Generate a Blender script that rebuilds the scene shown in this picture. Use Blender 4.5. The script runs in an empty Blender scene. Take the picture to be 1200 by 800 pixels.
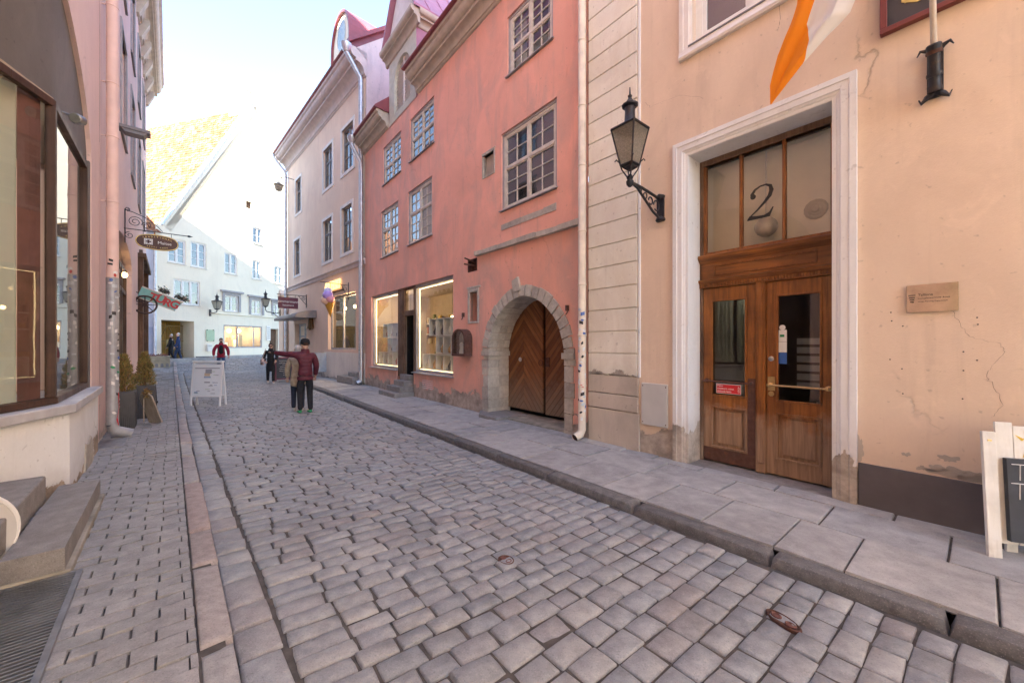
import bpy, bmesh, math, random
import numpy as np
from mathutils import Vector, Matrix
from mathutils.geometry import tessellate_polygon
R = math.radians
random.seed(11); rng = np.random.default_rng(5)
sc = bpy.context.scene
COL = sc.collection
PI = math.pi

# ------------------------------------------------------------------ camera, sky, sun, exposure
FPX, HV, CAMH = 450.0, 403.0, 1.6
cam_d = bpy.data.cameras.new('camera')
cam = bpy.data.objects.new('camera', cam_d); COL.objects.link(cam)
cam.location = (0, 0, CAMH); cam.rotation_euler = (R(90), 0, 0)
cam_d.sensor_width = 36; cam_d.lens = FPX / 1200 * 36; cam_d.shift_y = 0.0025
cam_d.clip_start = 0.05; cam_d.clip_end = 2000
sc.camera = cam
SUN = Vector((-0.10, -0.995, 0)).normalized(); SUN_EL = R(30)
world = bpy.data.worlds.new('World'); sc.world = world; world.use_nodes = True
wn = world.node_tree; bg = wn.nodes['Background']
sky = wn.nodes.new('ShaderNodeTexSky'); sky.sky_type = 'NISHITA'; sky.sun_disc = False
sky.sun_elevation = SUN_EL; sky.sun_rotation = math.atan2(SUN.x, SUN.y)
sky.air_density = 1.0; sky.dust_density = 0.6; sky.ozone_density = 1.0
wn.links.new(sky.outputs[0], bg.inputs[0]); bg.inputs[1].default_value = 0.105
sun_d = bpy.data.lights.new('sun', 'SUN'); sun_d.energy = 5.0; sun_d.angle = R(0.53); sun_d.color = (1, 0.93, 0.84)
sun_o = bpy.data.objects.new('sun', sun_d); COL.objects.link(sun_o)
sv = Vector((SUN.x * math.cos(SUN_EL), SUN.y * math.cos(SUN_EL), math.sin(SUN_EL)))
sun_o.rotation_euler = sv.to_track_quat('Z', 'Y').to_euler(); sun_o.location = sv * 60
sc.view_settings.view_transform = 'Standard'; sc.view_settings.look = 'None'
sc.view_settings.gamma = 1; sc.view_settings.use_curve_mapping = False
sc.view_settings.exposure = 3.08

# ------------------------------------------------------------------ frames: x along a facade, y out to the street, z up
class Frame:
    def __init__(s, ox, oy, dx, dy):
        l = math.hypot(dx, dy); s.o = (ox, oy); s.d = (dx / l, dy / l); s.n = (-s.d[1], s.d[0])
        s.ang = math.atan2(s.d[1], s.d[0])
    def w(s, a, o, z=0.0):
        return Vector((s.o[0] + s.d[0] * a + s.n[0] * o, s.o[1] + s.d[1] * a + s.n[1] * o, z))
    def loc(s, x, y):
        rx, ry = x - s.o[0], y - s.o[1]
        return (rx * s.d[0] + ry * s.d[1], rx * s.n[0] + ry * s.n[1])
    def s_at(s, u, o=0.0):
        k = (u - 600) / FPX; p = s.w(0, o)
        return (p.x - k * p.y) / (k * s.d[1] - s.d[0])
    def z_at(s, a, v, o=0.0):
        return CAMH + (HV - v) / FPX * s.w(a, o).y
    def px(s, u, v, o=0.0):
        a = s.s_at(u, o); return a, s.z_at(a, v, o)
    def rect(s, tl, tr, bl, br, o=0.0):
        p = [s.px(*q, o) for q in (tl, tr, bl, br)]
        a = sorted([(p[0][0] + p[2][0]) / 2, (p[1][0] + p[3][0]) / 2])
        return a[0], a[1], (p[2][1] + p[3][1]) / 2, (p[0][1] + p[1][1]) / 2
FD = Frame(3.457, 3.85, -.633, .774)            # right hand facades
FI = Frame(-5.80, 15.17, -.691, .723)           # the peach house at the bend
FL = Frame(-6.89, 6.43, .664, -.747)            # left hand facades
FW = Frame(-20.5, 25.0, -.2577, -.966)          # white gabled house at the end

def gz(x, y):
    s = -.65 * x + .76 * y
    if s < 18: return 0.0
    if s < 31: return .0036 * (s - 18) ** 2
    return .6084 + .07 * (min(s, 60) - 31)
def ground_px(u, v, z=0.0):
    y = (CAMH - z) * FPX / (v - HV); return Vector(((u - 600) / FPX * y, y, z))

# ------------------------------------------------------------------ materials
class NT:
    def __init__(s, name):
        s.m = bpy.data.materials.new(name); s.m.use_nodes = True
        s.t = s.m.node_tree; s.b = s.t.nodes['Principled BSDF']; s.out = s.t.nodes['Material Output']
        s._c = None
    def node(s, ty, **kw):
        n = s.t.nodes.new(ty)
        for k, v in kw.items(): setattr(n, k, v)
        return n
    def link(s, a, b): s.t.links.new(a, b)
    def put(s, sock, v):
        if isinstance(v, bpy.types.NodeSocket): s.link(v, sock)
        elif isinstance(v, (tuple, list)) and len(v) == 3 and sock.type == 'RGBA': sock.default_value = (*v, 1)
        else: sock.default_value = v
    def co(s):
        if s._c is None: s._c = s.node('ShaderNodeTexCoord').outputs['Object']
        return s._c
    def geo(s, k): return s.node('ShaderNodeNewGeometry').outputs[k]
    def mapv(s, scale=(1, 1, 1), rot=(0, 0, 0), loc=(0, 0, 0), vec=None):
        n = s.node('ShaderNodeMapping'); s.link(vec or s.co(), n.inputs[0])
        n.inputs['Scale'].default_value = scale; n.inputs['Rotation'].default_value = rot; n.inputs['Location'].default_value = loc
        return n.outputs[0]
    def noise(s, scale, detail=4, rough=.55, vec=None, dist=0):
        n = s.node('ShaderNodeTexNoise'); s.link(vec or s.co(), n.inputs['Vector'])
        n.inputs['Scale'].default_value = scale; n.inputs['Detail'].default_value = detail
        n.inputs['Roughness'].default_value = rough; n.inputs['Distortion'].default_value = dist
        return n.outputs[0]
    def voro(s, scale, feature='F1', vec=None, out=0):
        n = s.node('ShaderNodeTexVoronoi', feature=feature); s.link(vec or s.co(), n.inputs['Vector'])
        n.inputs['Scale'].default_value = scale; return n.outputs[out]
    def ramp(s, fac, stops, interp='LINEAR'):
        n = s.node('ShaderNodeValToRGB'); s.put(n.inputs[0], fac); r = n.color_ramp; r.interpolation = interp
        while len(r.elements) < len(stops): r.elements.new(0.5)
        for e, (p, c) in zip(r.elements, stops):
            e.position = p; e.color = (c, c, c, 1) if not isinstance(c, (tuple, list)) else (*c, 1)
        return n.outputs[0]
    def mix(s, fac, a, b, mode='MIX'):
        n = s.node('ShaderNodeMix', data_type='RGBA', blend_type=mode)
        s.put(n.inputs[0], fac); s.put(n.inputs[6], a); s.put(n.inputs[7], b); return n.outputs[2]
    def math(s, op, a, b=0.0, clamp=False):
        n = s.node('ShaderNodeMath', operation=op, use_clamp=clamp); s.put(n.inputs[0], a); s.put(n.inputs[1], b); return n.outputs[0]
    def sep(s, vec=None):
        n = s.node('ShaderNodeSeparateXYZ'); s.link(vec or s.co(), n.inputs[0]); return n.outputs
    def bump(s, h, strength=.3, dist=.01, normal=None):
        n = s.node('ShaderNodeBump'); s.put(n.inputs['Height'], h); n.inputs['Strength'].default_value = strength
        n.inputs['Distance'].default_value = dist
        if normal: s.link(normal, n.inputs['Normal'])
        return n.outputs[0]
    def done(s, col=None, rough=None, normal=None, metal=None, spec=None):
        if col is not None: s.put(s.b.inputs['Base Color'], col)
        if rough is not None: s.put(s.b.inputs['Roughness'], rough)
        if normal is not None: s.link(normal, s.b.inputs['Normal'])
        if metal is not None: s.b.inputs['Metallic'].default_value = metal
        if spec is not None: s.b.inputs['Specular IOR Level'].default_value = spec
        return s.m
def mul(c, k): return tuple(min(1, x * k) for x in c)

def M_plain(name, col, rough=.6, var=.12, scale=9, bump=.08, metal=0, spec=.5, bscale=60):
    t = NT(name)
    n = t.noise(scale, 5)
    c = t.mix(t.ramp(n, [(.3, 0), (.7, 1)]), mul(col, 1 - var), mul(col, 1 + var))
    nm = t.bump(t.noise(bscale, 3), bump, .004) if bump else None
    r = t.ramp(t.noise(scale * 2.3, 3), [(.3, max(0, rough - .08)), (.7, min(1, rough + .08))])
    return t.done(c, r, nm, metal, spec)

def M_stucco(name, col, stain, base=None, base_h=.5, base_amp=.5, bands=True, cracks=.5, vary=.10, bump=.35, peel2=None):
    """painted lime plaster: patchy tint, faded washes, hairline cracks, peeled foot"""
    t = NT(name)
    big = t.noise(.55, 5, .6, dist=.6)
    c = t.mix(t.ramp(big, [(.32, 0), (.68, 1)]), mul(col, 1 - vary), mul(col, 1 + vary))
    wash = t.noise(1.3, 6, .62, vec=t.mapv((1, 1, .45)), dist=.9)
    c = t.mix(t.math('MULTIPLY', t.ramp(wash, [(.48, 0), (.72, 1)]), .72), c, stain)
    strk = t.noise(1.0, 5, .65, vec=t.mapv((5.5, 5.5, .35)), dist=.4)
    c = t.mix(t.math('MULTIPLY', t.ramp(strk, [(.55, 0), (.78, 1)]), .45), c, mul(stain, .82))
    c = t.mix(t.math('MULTIPLY', t.ramp(t.noise(3.4, 6, .7, dist=1.2), [(.56, 0), (.70, 1)]), .4), c, mul(col, 1.12))
    fine = t.noise(38, 4, .7)
    c = t.mix(t.ramp(fine, [(.3, 0), (.75, 1)]), c, t.mix(.14, c, mul(stain, .8)))
    speck = t.noise(15, 2, .5)
    c = t.mix(t.math('MULTIPLY', t.ramp(speck, [(.67, 0), (.74, 1)]), .45), c, mul(stain, .6))
    h = t.math('ADD', t.math('MULTIPLY', t.noise(90, 3), .35), t.math('MULTIPLY', t.noise(7, 5, .6), 1.0))
    if cracks:
        nz = t.node('ShaderNodeTexNoise'); t.link(t.co(), nz.inputs['Vector']); nz.inputs['Scale'].default_value = 1.6; nz.inputs['Detail'].default_value = 6
        w = t.mix(.35, t.co(), nz.outputs['Color'])
        d = t.voro(.62, 'DISTANCE_TO_EDGE', vec=w)
        cr = t.math('MULTIPLY', t.ramp(d, [(0, 1), (.0045, 0)]), t.ramp(t.noise(.8, 2), [(.52, 0), (.6, 1)]))
        c = t.mix(t.math('MULTIPLY', cr, cracks), c, mul(stain, .35))
        h = t.math('SUBTRACT', h, t.math('MULTIPLY', cr, 1.2))
    if base is not None:
        z = t.sep()[2]
        edge = t.math('ADD', z, t.math('MULTIPLY', t.math('SUBTRACT', t.noise(1.7, 6, .62, dist=.5), .5), -base_amp * 2.4))
        msk = t.ramp(t.math('SUBTRACT', edge, base_h - .5), [(.485, 1), (.5, 0)])
        bc = t.mix(t.ramp(t.noise(5, 5, .7), [(.35, 0), (.65, 1)]), mul(base, .62), mul(base, 1.3))
        bc = t.mix(t.ramp(t.noise(2.2, 3), [(.5, 0), (.62, 1)]), bc, mul(base, .5))
        c = t.mix(msk, c, bc)
        h = t.math('SUBTRACT', h, t.math('MULTIPLY', msk, 1.5))
        dirt = t.ramp(t.math('SUBTRACT', edge, base_h - .3), [(.25, .5), (.62, 0)])
        c = t.mix(t.math('MULTIPLY', dirt, t.noise(3.5, 5)), c, mul(base, .7))
    return t.done(c, .9, t.bump(h, bump, .012), 0, .25)

def M_stone(name, cols, rough=.8, scale=14, bump=.5, island=True, fine=120):
    t = NT(name)
    f = t.geo('Random Per Island') if island else t.noise(.9, 3)
    k = len(cols)
    c = t.ramp(f, [((i + .5) / k, q) for i, q in enumerate(cols)], 'LINEAR')
    n1 = t.noise(scale, 5, .65)
    c = t.mix(t.ramp(n1, [(.3, 0), (.7, 1)]), t.mix(.30, c, (0.03, .03, .03)), t.mix(.12, c, (.8, .78, .75)))
    sp = t.noise(fine, 2, .6)
    c = t.mix(t.math('MULTIPLY', t.ramp(sp, [(.58, 0), (.7, 1)]), .3), c, (.55, .52, .5))
    c = t.mix(t.math('MULTIPLY', t.ramp(sp, [(.3, 1), (.42, 0)]), .3), c, (.03, .03, .03))
    st_ = t.noise(.9, 6, .68, dist=.8)
    c = t.mix(t.math('MULTIPLY', t.ramp(st_, [(.44, 0), (.66, 1)]), .5), c, t.mix(.5, c, (.05, .045, .045)))
    c = t.mix(t.math('MULTIPLY', t.ramp(t.noise(3.7, 5, .7), [(.58, 0), (.72, 1)]), .3), c, (.50, .46, .41))
    gum = t.voro(2.3, 'F1'); c = t.mix(t.math('MULTIPLY', t.ramp(gum, [(.02, 1), (.035, 0)]), .45), c, (.10, .095, .09))
    h = t.math('ADD', n1, t.math('MULTIPLY', sp, .4))
    rr = t.ramp(n1, [(.3, rough - .12), (.7, min(1, rough + .1))])
    return t.done(c, rr, t.bump(h, bump, .01), 0, .4)

def M_wood(name, a, b, rough=.45, axis='z', worn=None, worn_h=.0, grain=1.0):
    t = NT(name)
    s = {'z': (26, 26, 1.6), 'x': (1.6, 26, 26), 'y': (26, 1.6, 26)}[axis]
    g = t.noise(grain, 6, .65, vec=t.mapv(s), dist=.5)
    c = t.mix(t.ramp(g, [(.33, 0), (.66, 1)]), a, b)
    l = t.noise(2.2, 5, .6)
    c = t.mix(t.ramp(l, [(.42, 0), (.68, .6)]), c, mul(a, .55))
    r = t.ramp(l, [(.3, rough), (.8, min(1, rough + .3))])
    if worn is not None:
        z = t.sep()[2]
        e = t.math('ADD', z, t.math('MULTIPLY', t.math('SUBTRACT', t.noise(3, 5, .65), .5), -1.1))
        m = t.ramp(t.math('SUBTRACT', e, worn_h - .5), [(.35, .85), (.62, 0)])
        c = t.mix(m, c, t.mix(t.ramp(g, [(.3, 0), (.7, 1)]), mul(worn, .7), mul(worn, 1.25)))
        r = t.mix(m, r, (.85, .85, .85))
    return t.done(c, r, t.bump(g, .25, .004), 0, .4)

def M_metal(name, col, rough=.4, metal=1.0, rust=None, spec=.5):
    t = NT(name)
    n = t.noise(6, 5, .65)
    c = t.mix(t.ramp(n, [(.3, 0), (.7, 1)]), mul(col, .78), mul(col, 1.15))
    if rust is not None:
        c = t.mix(t.ramp(t.noise(11, 5, .7), [(.55, 0), (.7, .8)]), c, rust)
    r = t.ramp(t.noise(17, 4), [(.3, rough * .8), (.7, min(1, rough * 1.3))])
    return t.done(c, r, t.bump(t.noise(35, 3), .06, .004), metal, spec)

def M_glass_dark(name, tint=(.02, .023, .026), ior=1.9, wob=.5):
    t = NT(name)
    c = t.mix(t.ramp(t.noise(1.7, 2), [(.4, 0), (.6, 1)]), tint, mul(tint, 3.0))
    nm = t.bump(t.noise(2.6, 2, .4), wob * .12, .05)
    t.b.inputs['IOR'].default_value = ior
    return t.done(c, .03, nm, 0, .5)
def M_glass_clear(name, tint=(.93, .96, .95), ior=1.55, wob=.2, dust=.03):
    t = NT(name)
    tr = t.node('ShaderNodeBsdfTransparent'); tr.inputs[0].default_value = (*tint, 1)
    gl = t.node('ShaderNodeBsdfGlossy'); gl.inputs['Roughness'].default_value = .015
    nm = t.bump(t.noise(1.8, 2, .4), wob * .1, .05); t.link(nm, gl.inputs['Normal'])
    f0 = ((ior - 1) / (ior + 1)) ** 2
    dt = t.node('ShaderNodeVectorMath', operation='DOT_PRODUCT'); t.link(t.geo('Normal'), dt.inputs[0]); t.link(t.geo('Incoming'), dt.inputs[1])
    k5 = t.math('POWER', t.math('SUBTRACT', 1.0, t.math('ABSOLUTE', dt.outputs['Value']), True), 5.0)
    fr = t.math('ADD', t.math('MULTIPLY', k5, 1 - f0), f0, True)
    mx = t.node('ShaderNodeMixShader'); t.link(fr, mx.inputs[0]); t.link(tr.outputs[0], mx.inputs[1]); t.link(gl.outputs[0], mx.inputs[2])
    df = t.node('ShaderNodeBsdfDiffuse'); df.inputs[0].default_value = (.6, .6, .58, 1)
    m2 = t.node('ShaderNodeMixShader'); t.link(t.math('MULTIPLY', t.ramp(t.noise(4, 5, .7), [(.4, 0), (.8, 1)]), dust), m2.inputs[0])
    t.link(mx.outputs[0], m2.inputs[1]); t.link(df.outputs[0], m2.inputs[2]); t.link(m2.outputs[0], t.out.inputs[0])
    return t.m
def M_emit(name, col, k):
    t = NT(name); t.b.inputs['Emission Color'].default_value = (*col, 1); t.b.inputs['Emission Strength'].default_value = k
    return t.done(col, .5)
def M_fabric(name, col, scale=24, quilt=0, rough=.85):
    t = NT(name)
    n = t.noise(scale, 4, .6)
    c = t.mix(t.ramp(n, [(.3, 0), (.7, 1)]), mul(col, .75), mul(col, 1.2))
    h = n
    if quilt:
        z = t.sep()[2]
        h = t.math('ADD', t.math('ABSOLUTE', t.math('SINE', t.math('MULTIPLY', z, PI / quilt))), t.math('MULTIPLY', n, .3))
    return t.done(c, rough, t.bump(h, .35, .015), 0, .3)

# ------------------------------------------------------------------ mesh builder
class MB:
    def __init__(s): s.v = []; s.f = []; s.mi = []; s.cur = 0
    def add(s, vs, fs):
        k = len(s.v); s.v += [tuple(p) for p in vs]
        for f in fs: s.f.append([i + k for i in f]); s.mi.append(s.cur)
        return s
    def box(s, x0, x1, y0, y1, z0, z1):
        return s.add([(x0, y0, z0), (x1, y0, z0), (x1, y1, z0), (x0, y1, z0), (x0, y0, z1), (x1, y0, z1), (x1, y1, z1), (x0, y1, z1)],
                     [(0, 3, 2, 1), (4, 5, 6, 7), (0, 1, 5, 4), (1, 2, 6, 5), (2, 3, 7, 6), (3, 0, 4, 7)])
    def poly(s, pts): return s.add(pts, [list(range(len(pts)))])
    def prism(s, pts, a0, a1, axis):
        f = {'x': lambda p, a: (a, p[0], p[1]), 'y': lambda p, a: (p[0], a, p[1]), 'z': lambda p, a: (p[0], p[1], a)}[axis]
        n = len(pts); vs = [f(p, a0) for p in pts] + [f(p, a1) for p in pts]
        fs = [[i, (i + 1) % n, n + (i + 1) % n, n + i] for i in range(n)]
        tri = tessellate_polygon([[Vector((p[0], p[1], 0)) for p in pts]])
        for t in tri: fs.append(list(t)); fs.append([n + i for i in reversed(t)])
        return s.add(vs, fs)
    def tube(s, pts, r, n=8, cap=True, up=None):
        P = [Vector(p) for p in pts]; k = len(P)
        rs = r if isinstance(r, (list, tuple)) else [r] * k
        vs = []; fs = []
        t0 = (P[1] - P[0]).normalized()
        ref = Vector((0, 0, 1)) if abs(t0.z) < .9 else Vector((1, 0, 0))
        a = t0.cross(ref).normalized()
        for i in range(k):
            t = (P[min(i + 1, k - 1)] - P[max(i - 1, 0)]).normalized()
            a = (a - t * a.dot(t)).normalized(); b = t.cross(a)
            for j in range(n):
                q = 2 * PI * j / n; vs.append(P[i] + (a * math.cos(q) + b * math.sin(q)) * rs[i])
        for i in range(k - 1):
            for j in range(n):
                fs.append([i * n + j, i * n + (j + 1) % n, (i + 1) * n + (j + 1) % n, (i + 1) * n + j])
        if cap: fs.append(list(range(n))); fs.append([(k - 1) * n + j for j in reversed(range(n))])
        return s.add(vs, fs)
    def lathe(s, prof, cx=0, cy=0, n=16, M=None):
        vs = []; fs = []; k = len(prof)
        for (r, z) in prof:
            for j in range(n):
                q = 2 * PI * (j + .5) / n; p = Vector((cx + r * math.cos(q), cy + r * math.sin(q), z))
                vs.append(M @ p if M else p)
        for i in range(k - 1):
            for j in range(n): fs.append([i * n + j, i * n + (j + 1) % n, (i + 1) * n + (j + 1) % n, (i + 1) * n + j])
        fs.append(list(reversed(range(n)))); fs.append([(k - 1) * n + j for j in range(n)])
        return s.add(vs, fs)
    def ball(s, c, r, n=12, m=8):
        rx, ry, rz = r if isinstance(r, (tuple, list)) else (r, r, r)
        vs = []; fs = []
        for i in range(1, m):
            th = PI * i / m
            for j in range(n): q = 2 * PI * j / n; vs.append((c[0] + rx * math.sin(th) * math.cos(q), c[1] + ry * math.sin(th) * math.sin(q), c[2] + rz * math.cos(th)))
        a = len(vs); vs += [(c[0], c[1], c[2] + rz), (c[0], c[1], c[2] - rz)]
        for j in range(n): fs.append([a, j, (j + 1) % n]); fs.append([a + 1, (m - 2) * n + (j + 1) % n, (m - 2) * n + j])
        for i in range(m - 2):
            for j in range(n): fs.append([i * n + j, (i + 1) * n + j, (i + 1) * n + (j + 1) % n, i * n + (j + 1) % n])
        return s.add(vs, fs)
    def wall(s, outer, holes, y=0.0):
        """outer and holes: loops of (x,z), holes: (loop, depth of the reveal)"""
        loops = [[Vector((p[0], p[1], 0)) for p in outer]] + [[Vector((p[0], p[1], 0)) for p in h[0]] for h in holes]
        flat = [p for l in loops for p in l]
        s.add([(p.x, y, p.y) for p in flat], [list(t) for t in tessellate_polygon(loops)])
        for h, dep in holes:
            n = len(h)
            s.add([(p[0], y, p[1]) for p in h] + [(p[0], y - dep, p[1]) for p in h], [[i, (i + 1) % n, n + (i + 1) % n, n + i] for i in range(n)])
        return s
    def xf(s, M, start=0):
        for i in range(start, len(s.v)): s.v[i] = tuple(M @ Vector(s.v[i]))
        return s
def rc(x0, x1, z0, z1): return [(x0, z0), (x1, z0), (x1, z1), (x0, z1)]

def obj(name, mb, mats, parent=None, bevel=0, smooth=False, recalc=True, seg=2):
    me = bpy.data.meshes.new(name)
    me.from_pydata(mb.v, [], mb.f)
    mats = mats if isinstance(mats, (list, tuple)) else [mats]
    for m in mats: me.materials.append(m)
    if len(mats) > 1: me.polygons.foreach_set('material_index', mb.mi)
    if recalc:
        b = bmesh.new(); b.from_mesh(me); bmesh.ops.recalc_face_normals(b, faces=b.faces); b.to_mesh(me); b.free()
    if smooth:
        me.polygons.foreach_set('use_smooth', [True] * len(me.polygons))
        try: me.set_sharp_from_angle(angle=R(38))
        except Exception: pass
    o = bpy.data.objects.new(name, me); COL.objects.link(o)
    if parent: o.parent = parent
    if bevel:
        md = o.modifiers.new('Bevel', 'BEVEL'); md.width = bevel; md.segments = seg; md.limit_method = 'ANGLE'; md.angle_limit = R(40)
    return o
def tag(o, label, cat, group=None):
    o['label'] = label; o['category'] = cat
    if group: o['group'] = group
    return o
def thing(name, label, cat, loc=(0, 0, 0), rotz=0.0, group=None):
    o = bpy.data.objects.new(name, None); COL.objects.link(o); o.empty_display_size = .2
    o.location = loc; o.rotation_euler = (0, 0, rotz)
    return tag(o, label, cat, group)
def at(name, label, cat, F, s=0, o=0, z=0, group=None): return thing(name, label, cat, F.w(s, o, z), F.ang, group)
def struct(o): o['kind'] = 'structure'; return o
def text(name, body, mat, parent, size, loc, rot, ext=.002, align='CENTER', shear=0, space=1.0, bold=0.0):
    c = bpy.data.curves.new(name, 'FONT'); c.body = body; c.size = size; c.extrude = ext; c.align_x = align; c.align_y = 'CENTER'
    c.shear = shear; c.offset = bold; c.space_character = space; c.resolution_u = 4
    c.materials.append(mat)
    o = bpy.data.objects.new(name, c); COL.objects.link(o); o.parent = parent; o.location = loc
    o.rotation_euler = rot.to_euler() if isinstance(rot, Matrix) else rot
    return o
OUT = (R(90), 0, R(180))      # lettering that reads from the street side of a facade frame
def clone(root, loc=None, rotz=None, label=None, group=None):
    r = root.copy(); COL.objects.link(r)
    if loc is not None: r.location = loc
    if rotz is not None: r.rotation_euler = (0, 0, rotz)
    if label: r['label'] = label
    if group: r['group'] = group
    for ch in list(root.children):
        c = ch.copy(); COL.objects.link(c); c.parent = r
        for g in list(ch.children):
            d = g.copy(); COL.objects.link(d); d.parent = c
    return r
# ------------------------------------------------------------------ shared materials
m_setts = M_stone('setts', [(0.276, 0.296, 0.320), (0.317, 0.328, 0.347), (0.244, 0.264, 0.293), (0.331, 0.337, 0.347), (0.290, 0.305, 0.329), (0.304, 0.282, 0.284), (0.262, 0.282, 0.306), (0.308, 0.314, 0.324), (0.368, 0.369, 0.369)], .62, 12, .5)
m_bed = M_plain('joint_grit', (.085, .075, .068), .95, .35, 14, .6, bscale=90)
m_paver = M_stone('concrete_pavers', [(.31, .305, .305), (.35, .34, .34), (.28, .28, .285), (.33, .325, .32)], .8, 9, .3)
m_slab = M_stone('pavement_slabs', [(.40, .395, .39), (.47, .45, .425), (.35, .35, .355), (.45, .435, .42), (.385, .375, .37)], .85, 6, .35)
m_kerb_dark = M_stone('dark_granite_kerb', [(.095, .09, .092), (.13, .125, .125), (.11, .105, .107)], .75, 12, .5)
m_kerb_red = M_stone('red_granite_kerb', [(.36, .30, .285), (.40, .35, .335), (.38, .37, .365), (.37, .29, .27)], .75, 14, .35)
m_lime = M_stone('limestone', [(.66, .60, .50), (.57, .51, .43), (.72, .66, .56), (.52, .47, .40)], .9, 11, .8)
m_step = M_stone('step_stone', [(.27, .245, .23), (.32, .29, .27)], .85, 8, .6)
m_conc = M_plain('old_concrete', (.30, .27, .22), .92, .35, 5, .6, bscale=40)
m_peach = M_stucco('peach_stucco', (.77, .605, .465), (.68, .52, .395), (.44, .37, .31), .34, .30, cracks=.55, vary=.07)
m_cream = M_stucco('cream_stucco', (.86, .81, .70), (.70, .61, .49), (.42, .365, .31), 1.12, .28, cracks=0, vary=.10)
m_greystone = M_stucco('bare_render', (.50, .43, .36), (.36, .31, .26), None, cracks=.6, vary=.22)
m_pink = M_stucco('red_pink_stucco', (.85, .43, .33), (.56, .37, .32), (.47, .39, .33), .36, .55, cracks=.2, vary=.12)
m_pinkfar = M_stucco('salmon_stucco', (.86, .665, .51), (.76, .56, .44), (.62, .53, .47), .3, .35, cracks=0, vary=.06)
m_shopbase = M_stucco('peach_ground_floor', (.82, .60, .45), (.74, .52, .40), (.60, .52, .47), .3, .3, cracks=0, vary=.06)
m_gable = M_stucco('grey_pink_render', (.70, .58, .56), (.40, .36, .36), None, cracks=0, vary=.12)
m_white = M_stucco('whitewashed_wall', (.90, .825, .66), (.82, .75, .60), (.6, .55, .47), .15, .25, cracks=0, vary=.04)
m_rose = M_stucco('rose_stucco', (.77, .575, .53), (.70, .52, .49), (.55, .47, .43), .15, .3, cracks=.25, vary=.05)
m_base_w = M_stucco('white_socle_plaster', (.82, .83, .83), (.72, .72, .71), (.42, .34, .26), .10, .5, cracks=.7, vary=.05)
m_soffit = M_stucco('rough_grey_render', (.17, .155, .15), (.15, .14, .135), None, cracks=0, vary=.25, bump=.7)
m_trim = M_stucco('white_lime_trim', (.80, .79, .78), (.74, .70, .66), (.50, .43, .36), .42, .75, cracks=.25, vary=.04)
m_mould = M_plain('painted_moulding', (.52, .455, .36), .75, .14, 4, .15)
m_mould_l = M_plain('pale_moulding', (.80, .74, .68), .75, .08, 4, .12)
m_mould_r = M_plain('rose_grey_moulding', (.62, .52, .48), .75, .1, 4, .12)
m_winpaint = M_plain('grey_cream_paint', (.62, .56, .48), .6, .14, 7, .12)
m_winedge = M_plain('blue_grey_casing', (.36, .345, .35), .7, .15, 6, .12)
m_winwhite = M_plain('white_window_paint', (.80, .78, .74), .5, .06, 7, .08)
m_windark = M_plain('dark_grey_window_paint', (.20, .20, .21), .55, .15, 7, .08)
m_glass = M_glass_clear('old_window_glass', (.86, .89, .88), 2.7, .5, .05)
m_glass2 = M_glass_clear('far_window_glass', (.86, .89, .88), 2.6, .3, .05)
m_curt = M_fabric('white_net_curtain', (.46, .45, .42), 30)
m_deep = M_plain('unlit_room_paint', (.035, .032, .03), .9, .2, 2, 0)  # near-black colour standing in for the shade inside rooms
m_clear = M_glass_clear('shop_glass', ior=2.1)
m_transom = M_glass_clear('transom_glass', (.5, .46, .40), 2.6, .1, .02)
m_redmetal = M_plain('dark_red_sheet_metal', (.27, .065, .075), .4, .15, 3, .08, spec=.5)
m_pinkmetal = M_plain('rose_sheet_metal', (.46, .19, .25), .35, .1, 3, .06)
m_zinc = M_metal('zinc_sheet', (.55, .56, .58), .42, .85)
m_iron = M_metal('black_wrought_iron', (.045, .045, .052), .5, .6, (.10, .06, .045))
m_rust = M_metal('rusty_iron', (.13, .065, .05), .75, .4, (.22, .09, .05))
m_door = M_wood('varnished_oak', (.15, .048, .011), (.37, .135, .028), .30, 'z', (.33, .215, .14), .72)
m_doorx = M_wood('varnished_oak_rail', (.15, .05, .012), (.35, .13, .028), .32, 'x')
m_oldwood = M_wood('weathered_brown_wood', (.10, .055, .035), (.22, .135, .085), .7, 'z', (.30, .24, .19), .4)
m_brass = M_metal('worn_brass', (.62, .43, .20), .32, 1.0, (.22, .13, .06))
m_plinth = M_plain('slate_grey_paint', (.115, .10, .105), .75, .16, 3, .15)
m_black = M_plain('dark_void_paint', (.008, .008, .008), .9, 0, 5, 0)  # black colour stands in for unlit openings
m_room = M_plain('shop_plaster', (.36, .29, .22), .9, .1, 3, .05)
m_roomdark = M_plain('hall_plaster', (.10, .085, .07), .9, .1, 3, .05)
m_whitebox = M_plain('white_shelf_board', (.82, .78, .70), .6, .05, 6, .03)
m_paper = M_plain('white_paper', (.80, .80, .78), .6, .03, 6, 0)
m_redink = M_plain('red_print', (.62, .02, .03), .5, .05, 9, 0)
m_blueink = M_plain('blue_print', (.04, .13, .42), .5, .05, 9, 0)
m_blackink = M_plain('black_print', (.02, .02, .02), .5, .05, 9, 0)
m_greyplate = M_plain('grey_enamel', (.55, .53, .50), .45, .06, 4, .05)
m_bulb = M_emit('warm_lamp', (1, .62, .25), 6)
m_strip = M_emit('warm_strip_light', (1, .72, .36), .8)

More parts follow.
